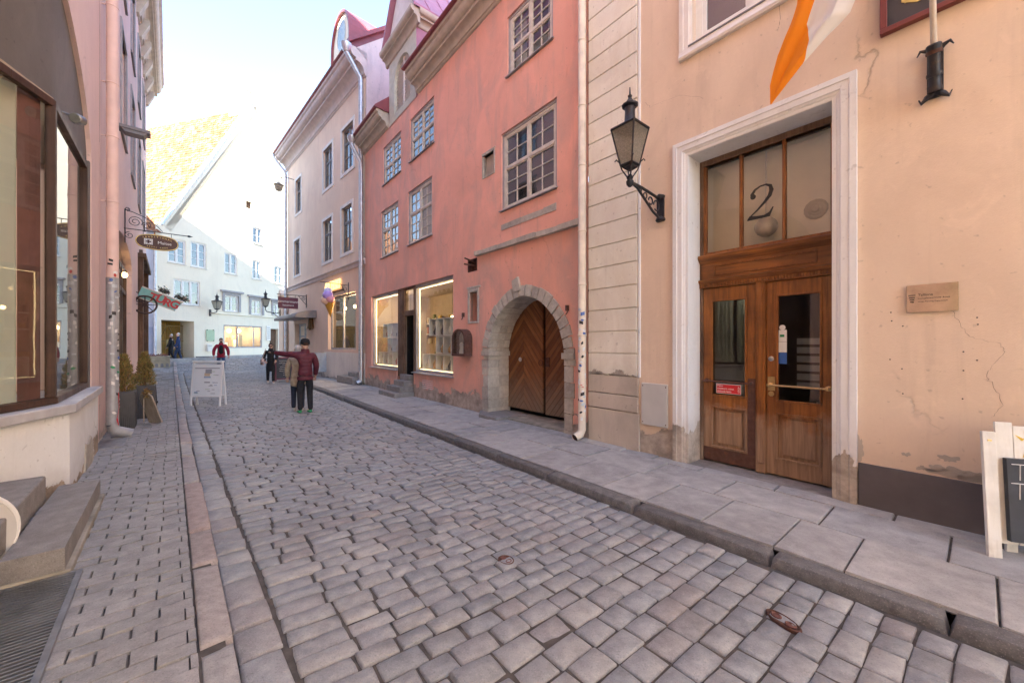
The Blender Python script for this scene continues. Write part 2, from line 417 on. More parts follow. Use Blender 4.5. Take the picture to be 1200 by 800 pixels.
# ------------------------------------------------------------------ ground
def quadstones(name, quads, mat, parent=None, grid=7, dome=.0035, jit=.0022, edge=.045, gap=.0025, rnd=.028):
    """quads: (four xy corners, z, height). Every stone a rounded block with real joints, in one sheet."""
    if grid == 7: ax = np.array([-1, -.955, -.84, 0, .84, .955, 1.]); pr = np.array([-edge * .9, -.009, -.001, .0, -.001, -.009, -edge * .9])
    elif grid == 6: ax = np.array([-1, -.985, -.96, .96, .985, 1.]); pr = np.array([-edge, -.003, 0, 0, -.003, -edge])
    else: ax = np.array([-1, -.84, .84, 1.]); pr = np.array([-edge, 0, 0, -edge])
    k = len(ax); A, B = np.meshgrid(ax, ax, indexing='ij'); A = A.ravel(); B = B.ravel()
    PA, PB = np.meshgrid(pr, pr, indexing='ij'); H = np.minimum(PA.ravel(), PB.ravel())
    sh = (1 - rnd * (A * A) * (B * B)) if grid == 7 else 1 + 0 * A
    A2, B2 = A * sh, B * sh
    n = len(quads); V = np.zeros((n, k * k, 3))
    for i, (q, z, dz) in enumerate(quads):
        q = np.array(q, float); c = q.mean(0)
        L = (q - c); s = 1 - gap / np.maximum(np.linalg.norm(L, axis=1), .02); q = c + L * s[:, None]
        a, b = (A2 + 1) / 2, (B2 + 1) / 2
        P = ((1 - a) * (1 - b))[:, None] * q[0] + (a * (1 - b))[:, None] * q[1] + (a * b)[:, None] * q[2] + ((1 - a) * b)[:, None] * q[3]
        tilt = rng.normal(0, jit, 2)
        V[i, :, :2] = P + (rng.normal(0, jit * .35, P.shape) if grid == 7 else 0)
        V[i, :, 2] = z + dz + H + dome * (1 - np.maximum(abs(A), abs(B)) ** 2) + tilt[0] * A + tilt[1] * B + rng.normal(0, jit * .3, k * k)
    idx = np.arange(k * k).reshape(k, k)
    f = np.stack([idx[:-1, :-1], idx[1:, :-1], idx[1:, 1:], idx[:-1, 1:]], -1).reshape(-1, 4)
    F = (f[None] + (np.arange(n) * k * k)[:, None, None]).reshape(-1, 4)
    me = bpy.data.meshes.new(name); V = V.reshape(-1, 3)
    me.vertices.add(len(V)); me.vertices.foreach_set('co', V.ravel())
    me.loops.add(F.size); me.loops.foreach_set('vertex_index', F.ravel().astype(np.int32))
    me.polygons.add(len(F)); me.polygons.foreach_set('loop_start', np.arange(0, F.size, 4, dtype=np.int32))
    me.polygons.foreach_set('use_smooth', np.full(len(F), grid == 7)); me.update(); me.validate()
    me.materials.append(mat)
    o = bpy.data.objects.new(name, me); COL.objects.link(o)
    if parent: o.parent = parent
    return o
KO = 1.77                                              # kerb face, out from the right hand facades
aL = FD.loc(-2.9, 3.65); bL = FD.loc(-2.9 - .664 * 10, 3.65 + .747 * 10)
def o_left(s): return aL[1] + (bL[1] - aL[1]) * (s - aL[0]) / (bL[0] - aL[0])
def W2(F, s, o): p = F.w(s, o); return (p.x, p.y)
def sheet(name, F, s0, s1, ds, o0, o1, dz, mat, do=1e9):
    mb = MB(); ns = max(1, int((s1 - s0) / ds)); fo0 = o0 if callable(o0) else (lambda s: o0); fo1 = o1 if callable(o1) else (lambda s: o1)
    no = max(1, min(60, int(abs(fo1(s0) - fo0(s0)) / do)))
    for i in range(ns + 1):
        s = s0 + (s1 - s0) * i / ns
        for j in range(no + 1):
            o = fo0(s) + (fo1(s) - fo0(s)) * j / no; x, y = W2(F, s, o); mb.v.append((x, y, gz(x, y) + dz))
    for i in range(ns):
        for j in range(no):
            a = i * (no + 1) + j; mb.f.append([a, a + 1, a + no + 2, a + no + 1]); mb.mi.append(0)
    return struct(obj(name, mb, mat, smooth=True))
g = MB()
gs = [-400, -60] + [q for q in range(-20, 62, 2)] + [120, 400]
for q in gs:
    for p in (-400, -40, 0, 40, 400):
        x, y = -.65 * q + .76 * p, .76 * q + .65 * p; g.v.append((x, y, gz(x, y) - .24))
for i in range(len(gs) - 1):
    for j in range(4): a = i * 5 + j; g.f.append([a, a + 1, a + 6, a + 5]); g.mi.append(0)
struct(obj('ground', g, m_bed, smooth=True))
ROADZ = -.072
sheet('road_bed', FD, -8, 24, 1, KO - .1, lambda s: o_left(s) + .05, ROADZ - .014, m_bed)
quads = []
s = -4.2; row = 0
while s < 25.0:
    far = s > 13
    h = random.uniform(.125, .15) if s > 1.0 else random.uniform(.14, .175)
    o0, o1 = KO + .02 + random.uniform(0, .04), o_left(s) - .222
    o = o0
    cuts = [o]
    while o < o1 - .14:
        o += random.uniform(.19, .33) if s > 2.2 else random.uniform(.18, .27); cuts.append(min(o, o1))
    if cuts[-1] < o1: cuts[-1] = o1
    def wob(sv, ov): return sv + .02 * math.sin(ov * 1.1 + sv * .25) + .004 * math.sin(ov * 4.3 + sv * .6) + .05 * (ov - KO)
    for a, b in zip(cuts[:-1], cuts[1:]):
        j = lambda: random.uniform(-.006, .006)
        q = [W2(FD, wob(s, a) + j(), a + j()), W2(FD, wob(s + h, a) + j(), a + j()), W2(FD, wob(s + h, b) + j(), b + j()), W2(FD, wob(s, b) + j(), b + j())]
        x, y = q[0]; quads.append((q, gz(x, y) + ROADZ, random.gauss(0, .0035) - (.006 if random.random() < .02 else 0)))
    s += h; row += 1
# the gutter course that runs along the left kerb
s = -4.0
while s < 25:
    l = random.uniform(.2, .34); o1 = o_left(s); w = random.uniform(.20, .225)
    q = [W2(FD, s, o1 - w), W2(FD, s + l, o_left(s + l) - w + random.uniform(-.015, .015)), W2(FD, s + l, o_left(s + l) - .005), W2(FD, s, o1 - .005)]
    x, y = q[0]; quads.append((q, gz(x, y) + ROADZ, .012 + random.gauss(0, .004))); s += l
struct(quadstones('cobbled_road', quads, m_setts))
# the square at the end of the street, coarser because it is far
quads = []
s = 25.1
while s < 46:
    h = .2; o = -16.0
    while o < 9.0:
        w = random.uniform(.24, .36)
        x, y = W2(FD, s, o); lw = FW.loc(x, y)
        li = FI.loc(x, y)
        if lw[1] > 1.25 and not (li[1] < .2 and li[0] < 12.2):
            q = [W2(FD, s, o), W2(FD, s + h, o), W2(FD, s + h, o + w), W2(FD, s, o + w)]
            quads.append((q, gz(x, y) - .07, random.gauss(0, .004)))
        o += w
    s += h
struct(quadstones('cobbled_square', quads, m_setts, grid=4, edge=.04))
sheet('square_bed', FD, 24, 48, 1, -18, 10, -.1, m_bed, 2.0)
# right hand pavement of big worn slabs, two rows with a narrow strip at the wall
quads = []
for (o0, o1, ln) in ((0.0, .22, (.5, 1.0)), (.22, .84, (.45, .95)), (.84, 1.59, (.4, .9))):
    s = -5 + random.random()
    while s < 25:
        l = random.uniform(*ln)
        if 3.6 < s < 6.6 and o0 > .5 and random.random() < .5: l *= .5
        a, b = (o0, o1)
        if random.random() < .2 and o0 > .3:      # a slab broken in two
            k = random.uniform(.35, .65); e = random.uniform(-.1, .1); m = a + (b - a) * k
            parts = [[(s, a), (s + l, a), (s + l, m + e), (s, m - e)], [(s, m - e), (s + l, m + e), (s + l, b), (s, b)]]
        else: parts = [[(s, a), (s + l, a), (s + l, b), (s, b)]]
        for p in parts:
            q = [W2(FD, *c) for c in p]; x, y = q[0]; quads.append((q, gz(x, y), random.gauss(0, .003)))
        s += l
struct(quadstones('pavement_slabs', quads, m_slab, grid=6, dome=0, jit=.002, edge=.03, gap=.006))
sheet('pavement_bed', FD, -5, 26, 1, -.5, 1.60, -.02, m_bed)
quads = []
s = -4.4
while s < 25:
    l = random.uniform(.7, 1.3)
    n = 4
    q = [W2(FD, s, 1.60), W2(FD, s + l, 1.60), W2(FD, s + l, KO + random.uniform(-.012, .012)), W2(FD, s, KO + random.uniform(-.012, .012))]
    x, y = q[0]; quads.append((q, gz(x, y) + .004, random.gauss(0, .005))); s += l
struct(quadstones('granite_kerb', quads, m_kerb_dark, grid=7, dome=.001, jit=.003, edge=.11, gap=.002, rnd=.002))
# left hand pavement: concrete pavers in running bond, red granite kerb
quads = []
s = -26; i = 0
while s < 9:
    h = .118; o = (i % 2) * .11 - .22 + random.uniform(-.012, .012)
    while o < 1.0:
        a, b = max(o, -.1), min(o + .232, .985)
        if b - a > .03:
            q = [W2(FL, s, a), W2(FL, s + h, a), W2(FL, s + h, b), W2(FL, s, b)]; x, y = q[0]
            quads.append((q, gz(x, y), random.gauss(0, .0022)))
        o += .232
    s += h; i += 1
struct(quadstones('paver_pavement', quads, m_paver, grid=6, dome=0, jit=.0022, edge=.02, gap=.0045))
sheet('paver_bed', FL, -27, 9, 1, -.6, 1.1, -.016, m_bed)
quads = []
s = -25
while s < 9:
    l = random.uniform(.55, 1.05); e = random.uniform(-.008, .012)
    q = [W2(FL, s, .99), W2(FL, s + l, .99), W2(FL, s + l, 1.135 + e), W2(FL, s, 1.135 + e)]; x, y = q[0]
    quads.append((q, gz(x, y) + .006, random.gauss(0, .005))); s += l
struct(quadstones('red_granite_kerb', quads, m_kerb_red, grid=7, dome=.003, jit=.005, edge=.11, gap=.003, rnd=.004))

# ------------------------------------------------------------------ windows shared by the houses
def window(root, s0, s1, z0, z1, y=-.05, cols=2, split=.42, top=(2, 2), bot=(2, 3), fr=.055, casing=.0, cm=None, pm=None, gm=None, bar=.022, sill=True, sillm=None, dep=.05, name='window', curtains=True):
    """a wooden casement window set in its opening: frame > pane, sill"""
    pm = pm or m_winpaint; gm = gm or m_glass
    f = MB()
    def B(a, b, c, d, y0, y1): f.box(a, b, y + y0, y + y1, c, d)
    B(s0, s1, z1 - fr, z1, -dep, 0); B(s0, s1, z0, z0 + fr, -dep, 0.002)
    B(s0, s0 + fr, z0 + fr, z1 - fr, -dep, 0); B(s1 - fr, s1, z0 + fr, z1 - fr, -dep, 0)
    zt = z1 - (z1 - z0) * split if split else None
    w = (s1 - s0 - 2 * fr) / cols
    segs = [(z0 + fr, (zt if zt else z1 - fr), bot)]
    if zt: segs = [(z0 + fr, zt - fr * .5, bot), (zt + fr * .5, z1 - fr, top)]; B(s0 + fr, s1 - fr, zt - fr * .5, zt + fr * .5, -dep, .006)
    for c in range(1, cols): 
        x = s0 + fr + w * c
        for (a, b, _) in segs: B(x - fr * .55, x + fr * .55, a, b, -dep, .004)
    for c in range(cols):
        for (a, b, (nx, nz)) in segs:
            x0 = s0 + fr + w * c + (fr * .55 if c else 0); x1 = s0 + fr + w * (c + 1) - (fr * .55 if c < cols - 1 else 0)
            k = fr * .55
            B(x0, x1, b - k, b, -dep * .9, -.008); B(x0, x1, a, a + k, -dep * .9, -.008)
            B(x0, x0 + k, a + k, b - k, -dep * .9, -.008); B(x1 - k, x1, a + k, b - k, -dep * .9, -.008)
            for i in range(1, nx): q = x0 + k + (x1 - x0 - 2 * k) * i / nx; B(q - bar / 2, q + bar / 2, a + k, b - k, -dep * .8, -.014)
            for i in range(1, nz): q = a + k + (b - a - 2 * k) * i / nz; B(x0 + k, x1 - k, q - bar / 2, q + bar / 2, -dep * .8, -.016)
    if casing:
        f.cur = 1
        for q in ((s0 - casing, s1 + casing, z1, z1 + casing), (s0 - casing, s0, z0, z1), (s1, s1 + casing, z0, z1)): B(*q, -dep - .02, .012)
        f.cur = 0
    o = obj(name, f, [pm, cm or pm], root, bevel=.003)
    gl = MB()
    gl.poly([(s0 + fr * .8, y - dep * .7, z0 + fr * .8), (s1 - fr * .8, y - dep * .7, z0 + fr * .8), (s1 - fr * .8, y - dep * .7, z1 - fr * .8), (s0 + fr * .8, y - dep * .7, z1 - fr * .8)])
    if gm is not None:
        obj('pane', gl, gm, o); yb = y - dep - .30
        bk = MB(); bk.box(s0 - .05, s1 + .05, yb - .02, yb, z0 - .05, z1 + .05); bk.box(s0 - .06, s0 - .01, yb, y - dep - .005, z0 - .05, z1 + .05); bk.box(s1 + .01, s1 + .06, yb, y - dep - .005, z0 - .05, z1 + .05); obj('dark_backing', bk, m_deep, o)  # shallow box painted dark to read as an unlit room
        kind = random.random(); W_ = s1 - s0; ks = [] if not curtains else [(s0, s0 + W_ * random.uniform(.14, .34)), (s1 - W_ * random.uniform(.14, .34), s1)]
        if kind < .12 and curtains: ks = [(s0, s1)]
        elif kind < .4: ks = ks[:1]
        elif kind > .7: ks = []
        zc = z0 - .03 if kind > .5 else z0 + (z1 - z0) * random.uniform(.25, .45)
        if kind < .4 or kind > .5: zc = z0 - .03
        for (a, b) in ks:
            cu = MB(); k_ = max(8, int((b - a) / .03)); vs = []
            for i in range(k_ + 1): xx = a + (b - a) * i / k_; yy = y - dep - .10 + .018 * math.sin(i * 1.9 + s0 * 3) + .008 * math.sin(i * .7); vs += [(xx, yy, zc), (xx, yy, z1 - .02)]
            cu.add(vs, [[2 * i, 2 * i + 1, 2 * i + 3, 2 * i + 2] for i in range(k_)]); obj('curtain', cu, m_curt, o, smooth=True)
    if sill:
        b = MB(); b.prism([(y - .03, z0 - .035), (y + abs(y) + .05, z0 - .045), (y + abs(y) + .05, z0 - .028), (y - .03, z0 - .002)], s0 - casing - .03, s1 + casing + .03, 'x')
        obj('sill', b, sillm or m_winedge, o)
    return o
def cornice(prof, s0, s1, name, mat, root):
    mb = MB(); mb.prism(prof, s0, s1, 'x'); return obj(name, mb, mat, root)
def profile(y0, z0, steps):
    """classical moulding: list of (dy,dz) from the wall up; closed back to the wall"""
    p = [(y0, z0)]; y, z = y0, z0
    for dy, dz, kind in steps:
        if kind == 'c':
            for i in range(1, 6): t = i / 5 * PI / 2; p.append((y + dy * (1 - math.cos(t)), z + dz * math.sin(t)))
        elif kind == 'o':
            for i in range(1, 6): t = i / 5 * PI / 2; p.append((y + dy * math.sin(t), z + dz * (1 - math.cos(t))))
        else: p.append((y + dy, z + dz))
        y += dy; z += dz
    p.append((y0 - .03, z)); p.append((y0 - .03, z0)); return p
def downpipe(root, s, o, z0, z1, r, mat, top=None, shoe=(0, .16), cuffs=(), n=14, shoedir=None):
    mb = MB(); pts = []
    if top: pts += top
    pts += [(s, o, z1), (s, o, z0 + .14)]
    if shoe is None: pts = pts[:-1] + [(s, o, z0)]
    else: pts += [(s + (shoedir or (0, 1, 0))[0] * .05, o + .04, z0 + .07), (s + (shoedir or (0, 1, 0))[0] * .18, o + .17, z0 + .02)]
    mb.tube(pts, r, n, cap=False)
    d = obj('downpipe', mb, mat, root, smooth=True)
    if shoe is not None: q_ = MB(); dq = (Vector(pts[-1]) - Vector(pts[-2])).normalized(); q_.tube([tuple(Vector(pts[-1]) - dq * .02), tuple(Vector(pts[-1]) - dq * .012)], r * .98, n); obj('rusty_outlet', q_, m_rust, d)
    for z in cuffs:
        c = MB(); c.lathe([(r + .003, z - .014), (r + .008, z - .008), (r + .008, z + .008), (r + .003, z + .014)], s, o, n); c.tube([(s, o - .13, z), (s, o - r * .8, z)], .012, 6)
        obj('pipe_clamp', c, mat, d, smooth=True)
    return d
STK = [M_plain('sticker_' + k, c, .5, .15, 30, 0) for k, c in (('white', (.75, .74, .72)), ('black', (.03, .03, .035)), ('green', (.03, .28, .12)), ('blue', (.08, .16, .45)), ('red', (.6, .06, .05)), ('pale', (.55, .6, .62)), ('pink', (.7, .35, .4)))]
def stickers(pipe, s, o, r, zs, a0, a1, seed):
    rr = random.Random(seed)
    for z in zs:
        mb = MB(); ci = rr.choice((0, 0, 0, 0, 0, 1, 1, 1, 5, 5, 5, 2, 3, 4)); a = R(rr.uniform(a0, a1)); wd = rr.uniform(.015, .034) / r; hh = rr.uniform(.025, .06); n = 5
        tl = rr.uniform(-.012, .012)
        rnd = rr.random() < .4
        vs = []
        for i in range(n):
            t = a + wd * (i / (n - 1) * 2 - 1); k = math.sqrt(max(.05, 1 - (i / (n - 1) * 2 - 1) ** 2)) if rnd else 1
            for e in (-1, 1): vs.append((s + (r + .0025 + .0006 * ci) * math.cos(t), o + (r + .0025 + .0006 * ci) * math.sin(t), z + tl * (i - 2) / 2 + e * hh / 2 * k))
        mb.add(vs, [[2 * i, 2 * i + 1, 2 * i + 3, 2 * i + 2] for i in range(n - 1)]); obj('sticker', mb, STK[ci], pipe, recalc=False)

# ================================================================== RIGHT: peach house with the big door
H = at('peach_house', 'large peach stuccoed house with white framed brown double door under a number 2', 'house', FD)
DS0, DS1, DZ1 = .19, 1.715, 4.14                 # clear opening of the doorway
UW = (.24, 1.66, 5.61, 7.6)
SW = (-2.5, -1.05, .95, 2.35)
w = MB()
w.wall(rc(-8, 2.46, -.2, 12.6), [(rc(DS0, DS1, -.06, DZ1), .42), (rc(*UW), .2), (rc(*SW), .2)])
w.box(-8, 3.42, -9, -.6, 12.55, 12.6)
w.box(-8.02, -7.99, -9, -.02, -.2, 12.6)
obj('wall', w, m_peach, H)
b = MB(); b.box(2.462, 3.40, -.3, .012, -.2, 12.6)
k = 3.54 - .348 * 8; z = k
rows = []
while z < 12.4: rows.append(z); z += .348
for i, z in enumerate(rows):
    if z < 1.08: continue
    b.box(2.475, 3.39, -.1, .035, z + .009, z + .348 - .009)
obj('rusticated_pilaster', b, m_cream, H, bevel=.008)
b = MB(); b.box(2.44, 3.40, -.1, .028, -.2, .55); b.box(2.455, 3.395, -.1, .034, .565, .80); b.box(2.455, 3.395, -.1, .03, .815, 1.10)
obj('pilaster_foot', b, m_greystone, H, bevel=.012)
b = MB(); b.box(2.425, 2.455, -.05, .03, 1.1, 12.6); obj('corner_fillet', b, m_trim, H, bevel=.006)
b = MB(); b.box(-8, -.012, -.1, .016, -.2, .42); obj('plinth', b, m_plinth, H, bevel=.006)
c = cornice(profile(0, 12.0, [(.08, .06, 'o'), (.05, .1, 'l'), (.2, .2, 'c'), (.1, .1, 'l')]), -8, 3.42, 'cornice', m_mould_l, H)
r_ = MB(); r_.prism([(.5, 12.46), (.5, 12.52), (-4.8, 16.2), (-10, 12.5), (-10, 12.4)], -8.1, 3.3, 'x'); obj('roof', r_, m_redmetal, H)
# moulded white surround with a stone threshold
def surround(s0, s1, z1, wd, z0):
    mb = MB()
    prof = [(0, .0), (0, .040), (.055, .042), (.062, .034), (.125, .032), (.135, .022), (.155, .016), (.165, .008), (wd, .006), (wd, -.02)]
    # profile in (distance from outer edge, proud) swept around the opening with mitred corners
    for (d, y), (d2, y2) in zip(prof[:-1], prof[1:]):
        a, b_ = (s0 - wd + d, z1 + wd - d), (s1 + wd - d, z1 + wd - d); a2, b2 = (s0 - wd + d2, z1 + wd - d2), (s1 + wd - d2, z1 + wd - d2)
        mb.poly([(a[0], y, z0), (a2[0], y2, z0), (a2[0], y2, a2[1]), (a[0], y, a[1])])
        mb.poly([(a[0], y, a[1]), (a2[0], y2, a2[1]), (b2[0], y2, b2[1]), (b_[0], y, b_[1])])
        mb.poly([(b_[0], y, b_[1]), (b2[0], y2, b2[1]), (b2[0], y2, z0), (b_[0], y, z0)])
    o1, o2 = s0 - wd, s1 + wd
    mb.poly([(o1, 0, z0), (o1, 0, z1 + wd), (o1, -.03, z1 + wd), (o1, -.03, z0)]); mb.poly([(o2, 0, z0), (o2, 0, z1 + wd), (o2, -.03, z1 + wd), (o2, -.03, z0)])
    return mb
mb = surround(DS0, DS1, DZ1, .195, -.1)
mb.box(DS0 - .006, DS0 + .006, -.40, .0, -.1, DZ1); mb.box(DS1 - .006, DS1 + .006, -.40, .0, -.1, DZ1); mb.box(DS0, DS1, -.40, .0, DZ1 - .006, DZ1 + .004)
obj('door_surround', mb, m_trim, H)
mb = MB()
mb.prism([(DS0 - .2, .10), (DS0 - .2, .06), (DS0 + .0, .02), (DS0 + .01, -.3)][::-1] + [(DS0 - .2, -.02)], -.1, .0, 'z')
b = MB(); b.box(DS0, DS1, -.45, .03, -.12, -.012); obj('threshold', b, m_step, H, bevel=.012)
# hall behind the door
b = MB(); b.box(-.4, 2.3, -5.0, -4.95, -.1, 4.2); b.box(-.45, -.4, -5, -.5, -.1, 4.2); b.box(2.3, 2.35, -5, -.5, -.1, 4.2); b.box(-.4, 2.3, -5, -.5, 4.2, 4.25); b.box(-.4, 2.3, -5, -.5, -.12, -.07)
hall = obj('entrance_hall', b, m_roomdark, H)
b = MB()
for i in range(6): b.box(.28, .74, -1.0, -.96, 1.02 + .115 * i, 1.10 + .115 * i)
obj('letter_rack', b, M_plain('grey_letter_boxes', (.42, .40, .37), .5, .1, 6, 0), hall)
b = MB()
for i in range(7): b.box(0, 1.0, -2.2 - .3 * i - 1.6, -2.2 - .3 * i, -.07 + .17 * i, .1 + .17 * i)
obj('hall_stair', b, m_plain_stair := M_plain('stair_stone', (.55, .5, .45), .7, .1, 5, .1), hall)
# wooden frame, transom with three panes, leaves
yD = -.36
f = MB(); jw = .05
f.box(DS0 + .006, DS0 + jw, yD - .06, yD + .03, -.01, DZ1 - .004); f.box(DS1 - jw, DS1 - .006, yD - .06, yD + .03, -.01, DZ1 - .004)
f.box(DS0 + jw, DS1 - jw, yD - .06, yD + .03, DZ1 - .085, DZ1 - .004)
obj('door_frame', f, m_oldwood, H, bevel=.006)
T0, T1 = 2.86, 4.055
f = MB(); f.box(DS0 + jw, DS1 - jw, yD - .05, yD + .015, T0 - .05, T0); f.box(DS0 + jw, DS1 - jw, yD - .05, yD + .015, T1, T1 + .03)
x0, x1 = DS0 + jw, DS1 - jw
for q in (x0, x0 + .03, ): pass
f.box(x0, x0 + .035, yD - .05, yD + .012, T0, T1); f.box(x1 - .035, x1, yD - .05, yD + .012, T0, T1)
wd3 = (x1 - x0) / 3
for i in (1, 2): f.box(x0 + wd3 * i - .017, x0 + wd3 * i + .017, yD - .05, yD + .018, T0, T1)
tr = obj('transom_window', f, m_door, H, bevel=.004)
gp = MB(); gp.poly([(x0, yD - .02, T0 - .01), (x1, yD - .02, T0 - .01), (x1, yD - .02, T1 + .01), (x0, yD - .02, T1 + .01)]); obj('pane', gp, m_transom2 := M_glass_clear('transom_clear', (.95, .95, .93), 1.75, .1, .02), tr)
b = MB(); b.box(x0 - .3, x1 + .3, yD - .47, yD - .43, T0 - .1, T1 + .3); obj('transom_back_board', b, m_peach_in := M_plain('back_board_cream', (.84, .74, .60), .9, .06, 2, .05), hall)  # pale board added close behind the transom so its panes look lit
ln = MB(); ln.ball((.98, yD - .24, 3.12), .13, 20, 14); ln.tube([(.98, yD - .24, 3.25), (.98, yD - .24, 4.1)], .012)
obj('globe_lamp', ln, M_plain('opal_glass', (.62, .56, .50), .25, .03, 3, 0), hall, smooth=True)
rs = MB(); 
for i in range(3): rs.lathe([(.12 - .035 * i, -.012 + .012 * i), (.125 - .035 * i, .0 + .012 * i), (.10 - .035 * i, .014 + .012 * i)], 0, 0, 14)
rs.xf(Matrix.Translation((.50, yD - .42, 3.26)) @ Matrix.Rotation(R(-90), 4, 'X'))
obj('plaster_rosette', rs, m_mould, hall)
two = [(-.155, .12, .050), (-.165, .17, .055), (-.13, .235, .040), (-.06, .27, .026), (.02, .275, .026), (.085, .24, .045), (.11, .17, .062), (.095, .09, .060), (.04, .01, .045), (-.05, -.09, .030), (-.14, -.17, .022), (-.18, -.215, .020)]
b = MB(); vs = []
for i, (x, z, wd_) in enumerate(two):
    x0_, z0_ = two[max(i - 1, 0)][:2]; x1_, z1_ = two[min(i + 1, len(two) - 1)][:2]; l_ = math.hypot(x1_ - x0_, z1_ - z0_); nx, nz = -(z1_ - z0_) / l_, (x1_ - x0_) / l_
    for e in (-.5, .5): vs.append((x + nx * wd_ * e, z + nz * wd_ * e))
fc = [[2 * i, 2 * i + 1, 2 * i + 3, 2 * i + 2] for i in range(len(two) - 1)]
def pl2(p): return (.955 - (p[0] * .78 + p[1] * .10), yD - .014, 3.37 + p[1] * .80)
b.add([pl2(p) for p in vs], fc); b.ball((pl2((-.145, .13))[0], yD - .014, pl2((-.145, .13))[2]), (.032, .002, .034), 12, 8)
b.add([pl2(p) for p in ((-.19, -.235), (-.16, -.165), (-.06, -.185), (.05, -.195), (.12, -.165), (.16, -.09), (.175, -.10), (.14, -.235))], [[0, 1, 2, 3, 4, 5, 6, 7]])
obj('house_number', b, m_blackink, H, recalc=False)
f = MB()      # cornice rail between transom and leaves
pr = [(yD - .04, 2.37), (yD + .05, 2.37), (yD + .05, 2.42), (yD + .075, 2.45), (yD + .085, 2.475), (yD + .03, 2.49), (yD + .03, 2.70), (yD + .05, 2.72), (yD + .09, 2.76), (yD + .10, 2.80), (yD + .09, 2.815), (yD - .04, 2.815)]
f.prism(pr, DS0 + .012, DS1 - .012, 'x')
cr = obj('transom_rail', f, m_doorx, H)
f = MB(); n = 46
for i in range(n): q = DS0 + .03 + (DS1 - DS0 - .06) * (i + .5) / n; f.box(q - .009, q + .009, yD + .05, yD + .066, 2.385, 2.425)
f.box(DS0 + .2, DS1 - .2, yD + .02, yD + .042, 2.53, 2.545); f.box(DS0 + .2, DS1 - .2, yD + .02, yD + .042, 2.655, 2.67); f.box(DS0 + .2, DS0 + .215, yD + .02, yD + .042, 2.545, 2.655); f.box(DS1 - .215, DS1 - .2, yD + .02, yD + .042, 2.545, 2.655)
obj('dentil_moulding', f, m_door, cr, bevel=.002)
cx = .955
b = MB(); b.box(cx - .055, cx + .055, yD - .03, yD + .045, .0, 2.37); b.box(cx - .03, cx + .03, yD + .045, yD + .06, .12, 2.3)
obj('door_mullion', b, m_door, H, bevel=.008)
def leaf(s0, s1, label, worn):
    f = MB(); st = .105; zt, zg0, zg1, zp0, zp1 = 2.365, .90, 2.20, .20, .76
    y0, y1 = yD - .03, yD + .018
    f.box(s0, s0 + st, y0, y1, .01, zt); f.box(s1 - st, s1, y0, y1, .01, zt)
    f.box(s0 + st, s1 - st, y0, y1, zg1, zt); f.box(s0 + st, s1 - st, y0, y1, zp1, zg0); f.box(s0 + st, s1 - st, y0, y1, .01, zp0)
    f.box(s0 + st, s1 - st, y0, y1 - .03, zp0, zp1)
    f.box(s0 + st + .06, s1 - st - .06, y0, y1 - .012, zp0 + .06, zp1 - .06)
    for (a, b_, c_, d_) in ((s0 + st, s1 - st, zg0, zg1), (s0 + st, s1 - st, zp0, zp1)):
        for (p, q, u, v) in ((a, b_, c_, c_ + .022), (a, b_, d_ - .022, d_), (a, a + .022, c_ + .022, d_ - .022), (b_ - .022, b_, c_ + .022, d_ - .022)): f.box(p, q, y1 - .02, y1 + .012, u, v)
    d = obj('door', f, m_door, H, bevel=.006); d['label'] = label
    gl = MB(); gl.poly([(s0 + st, yD - .01, zg0), (s1 - st, yD - .01, zg0), (s1 - st, yD - .01, zg1), (s0 + st, yD - .01, zg1)]); obj('pane', gl, M_GD, d)
    return d
M_GD = M_glass_clear('door_glass', (.80, .81, .80), 2.0, .15, .04)
dl = leaf(cx + .057, DS1 - .052, 'door leaf with red notice and dark kick plate', 1)
dr = leaf(DS0 + .052, cx - .057, 'door leaf with brass push bar and small stickers', 0)
def pushbar(d, s0, s1, z, m):
    b = MB(); b.tube([(s0, yD + .085, z), (s1, yD + .085, z)], .0125, 10)
    for q in (s0, s1): b.lathe([(.03, 0), (.03, .012), (.017, .02), (.015, .075), (.019, .085), (.008, .09)], 0, 0, 12, Matrix.Translation((q, yD + .016, z)) @ Matrix.Rotation(R(-90), 4, 'X'))
    obj('push_bar', b, m, d, smooth=True)
pushbar(dl, cx + .11, DS1 - .10, 1.10, m_rust); pushbar(dr, DS0 + .10, cx - .10, 1.10, m_brass)
b = MB(); b.box(cx + .06, DS1 - .06, yD + .018, yD + .0235, .015, .19); b.box(cx + .062, cx + .15, yD + .018, yD + .0245, .19, 1.16); obj('kick_plate', b, m_rust, dl, bevel=.002)
b = MB(); b.box(cx - .15, cx - .075, yD + .018, yD + .023, 1.03, 1.20); obj('lock_plate', b, m_brass, dr)
b = MB(); b.lathe([(.03, 0), (.03, .008), (.012, .012)], 0, 0, 14, Matrix.Translation((cx - .11, yD + .018, 1.42)) @ Matrix.Rotation(R(-90), 4, 'X')); obj('keyhole', b, m_zincd0 := M_metal('lock_steel', (.55, .55, .56), .35, 1.0), dr)
b = MB(); b.lathe([(.032, 0), (.03, .006), (.0, .007)], 0, 0, 14, Matrix.Translation((cx - .11, yD + .018, .99)) @ Matrix.Rotation(R(-90), 4, 'X'))
obj('round_cover', b, m_brass, dr)
b = MB(); b.box(1.19, 1.50, yD - .004, yD - .001, .935, 1.065); ns = obj('notice', b, m_paper, dl)
b = MB(); b.box(1.197, 1.493, yD - .001, yD + .001, .942, 1.058); obj('red_field', b, m_redink, ns)
for i, t_ in enumerate(('Palun', 'mootorit mitte', 'töötada lasta')): text('lettering', t_, m_paper, ns, .034, (1.485, yD + .002, 1.038 - .036 * i), OUT, .0008, 'LEFT')
text('lettering', 'STOP', m_paper, ns, .032, (1.215, yD + .002, 1.0), (R(90), R(-90), R(180)), .0008)
q = .735
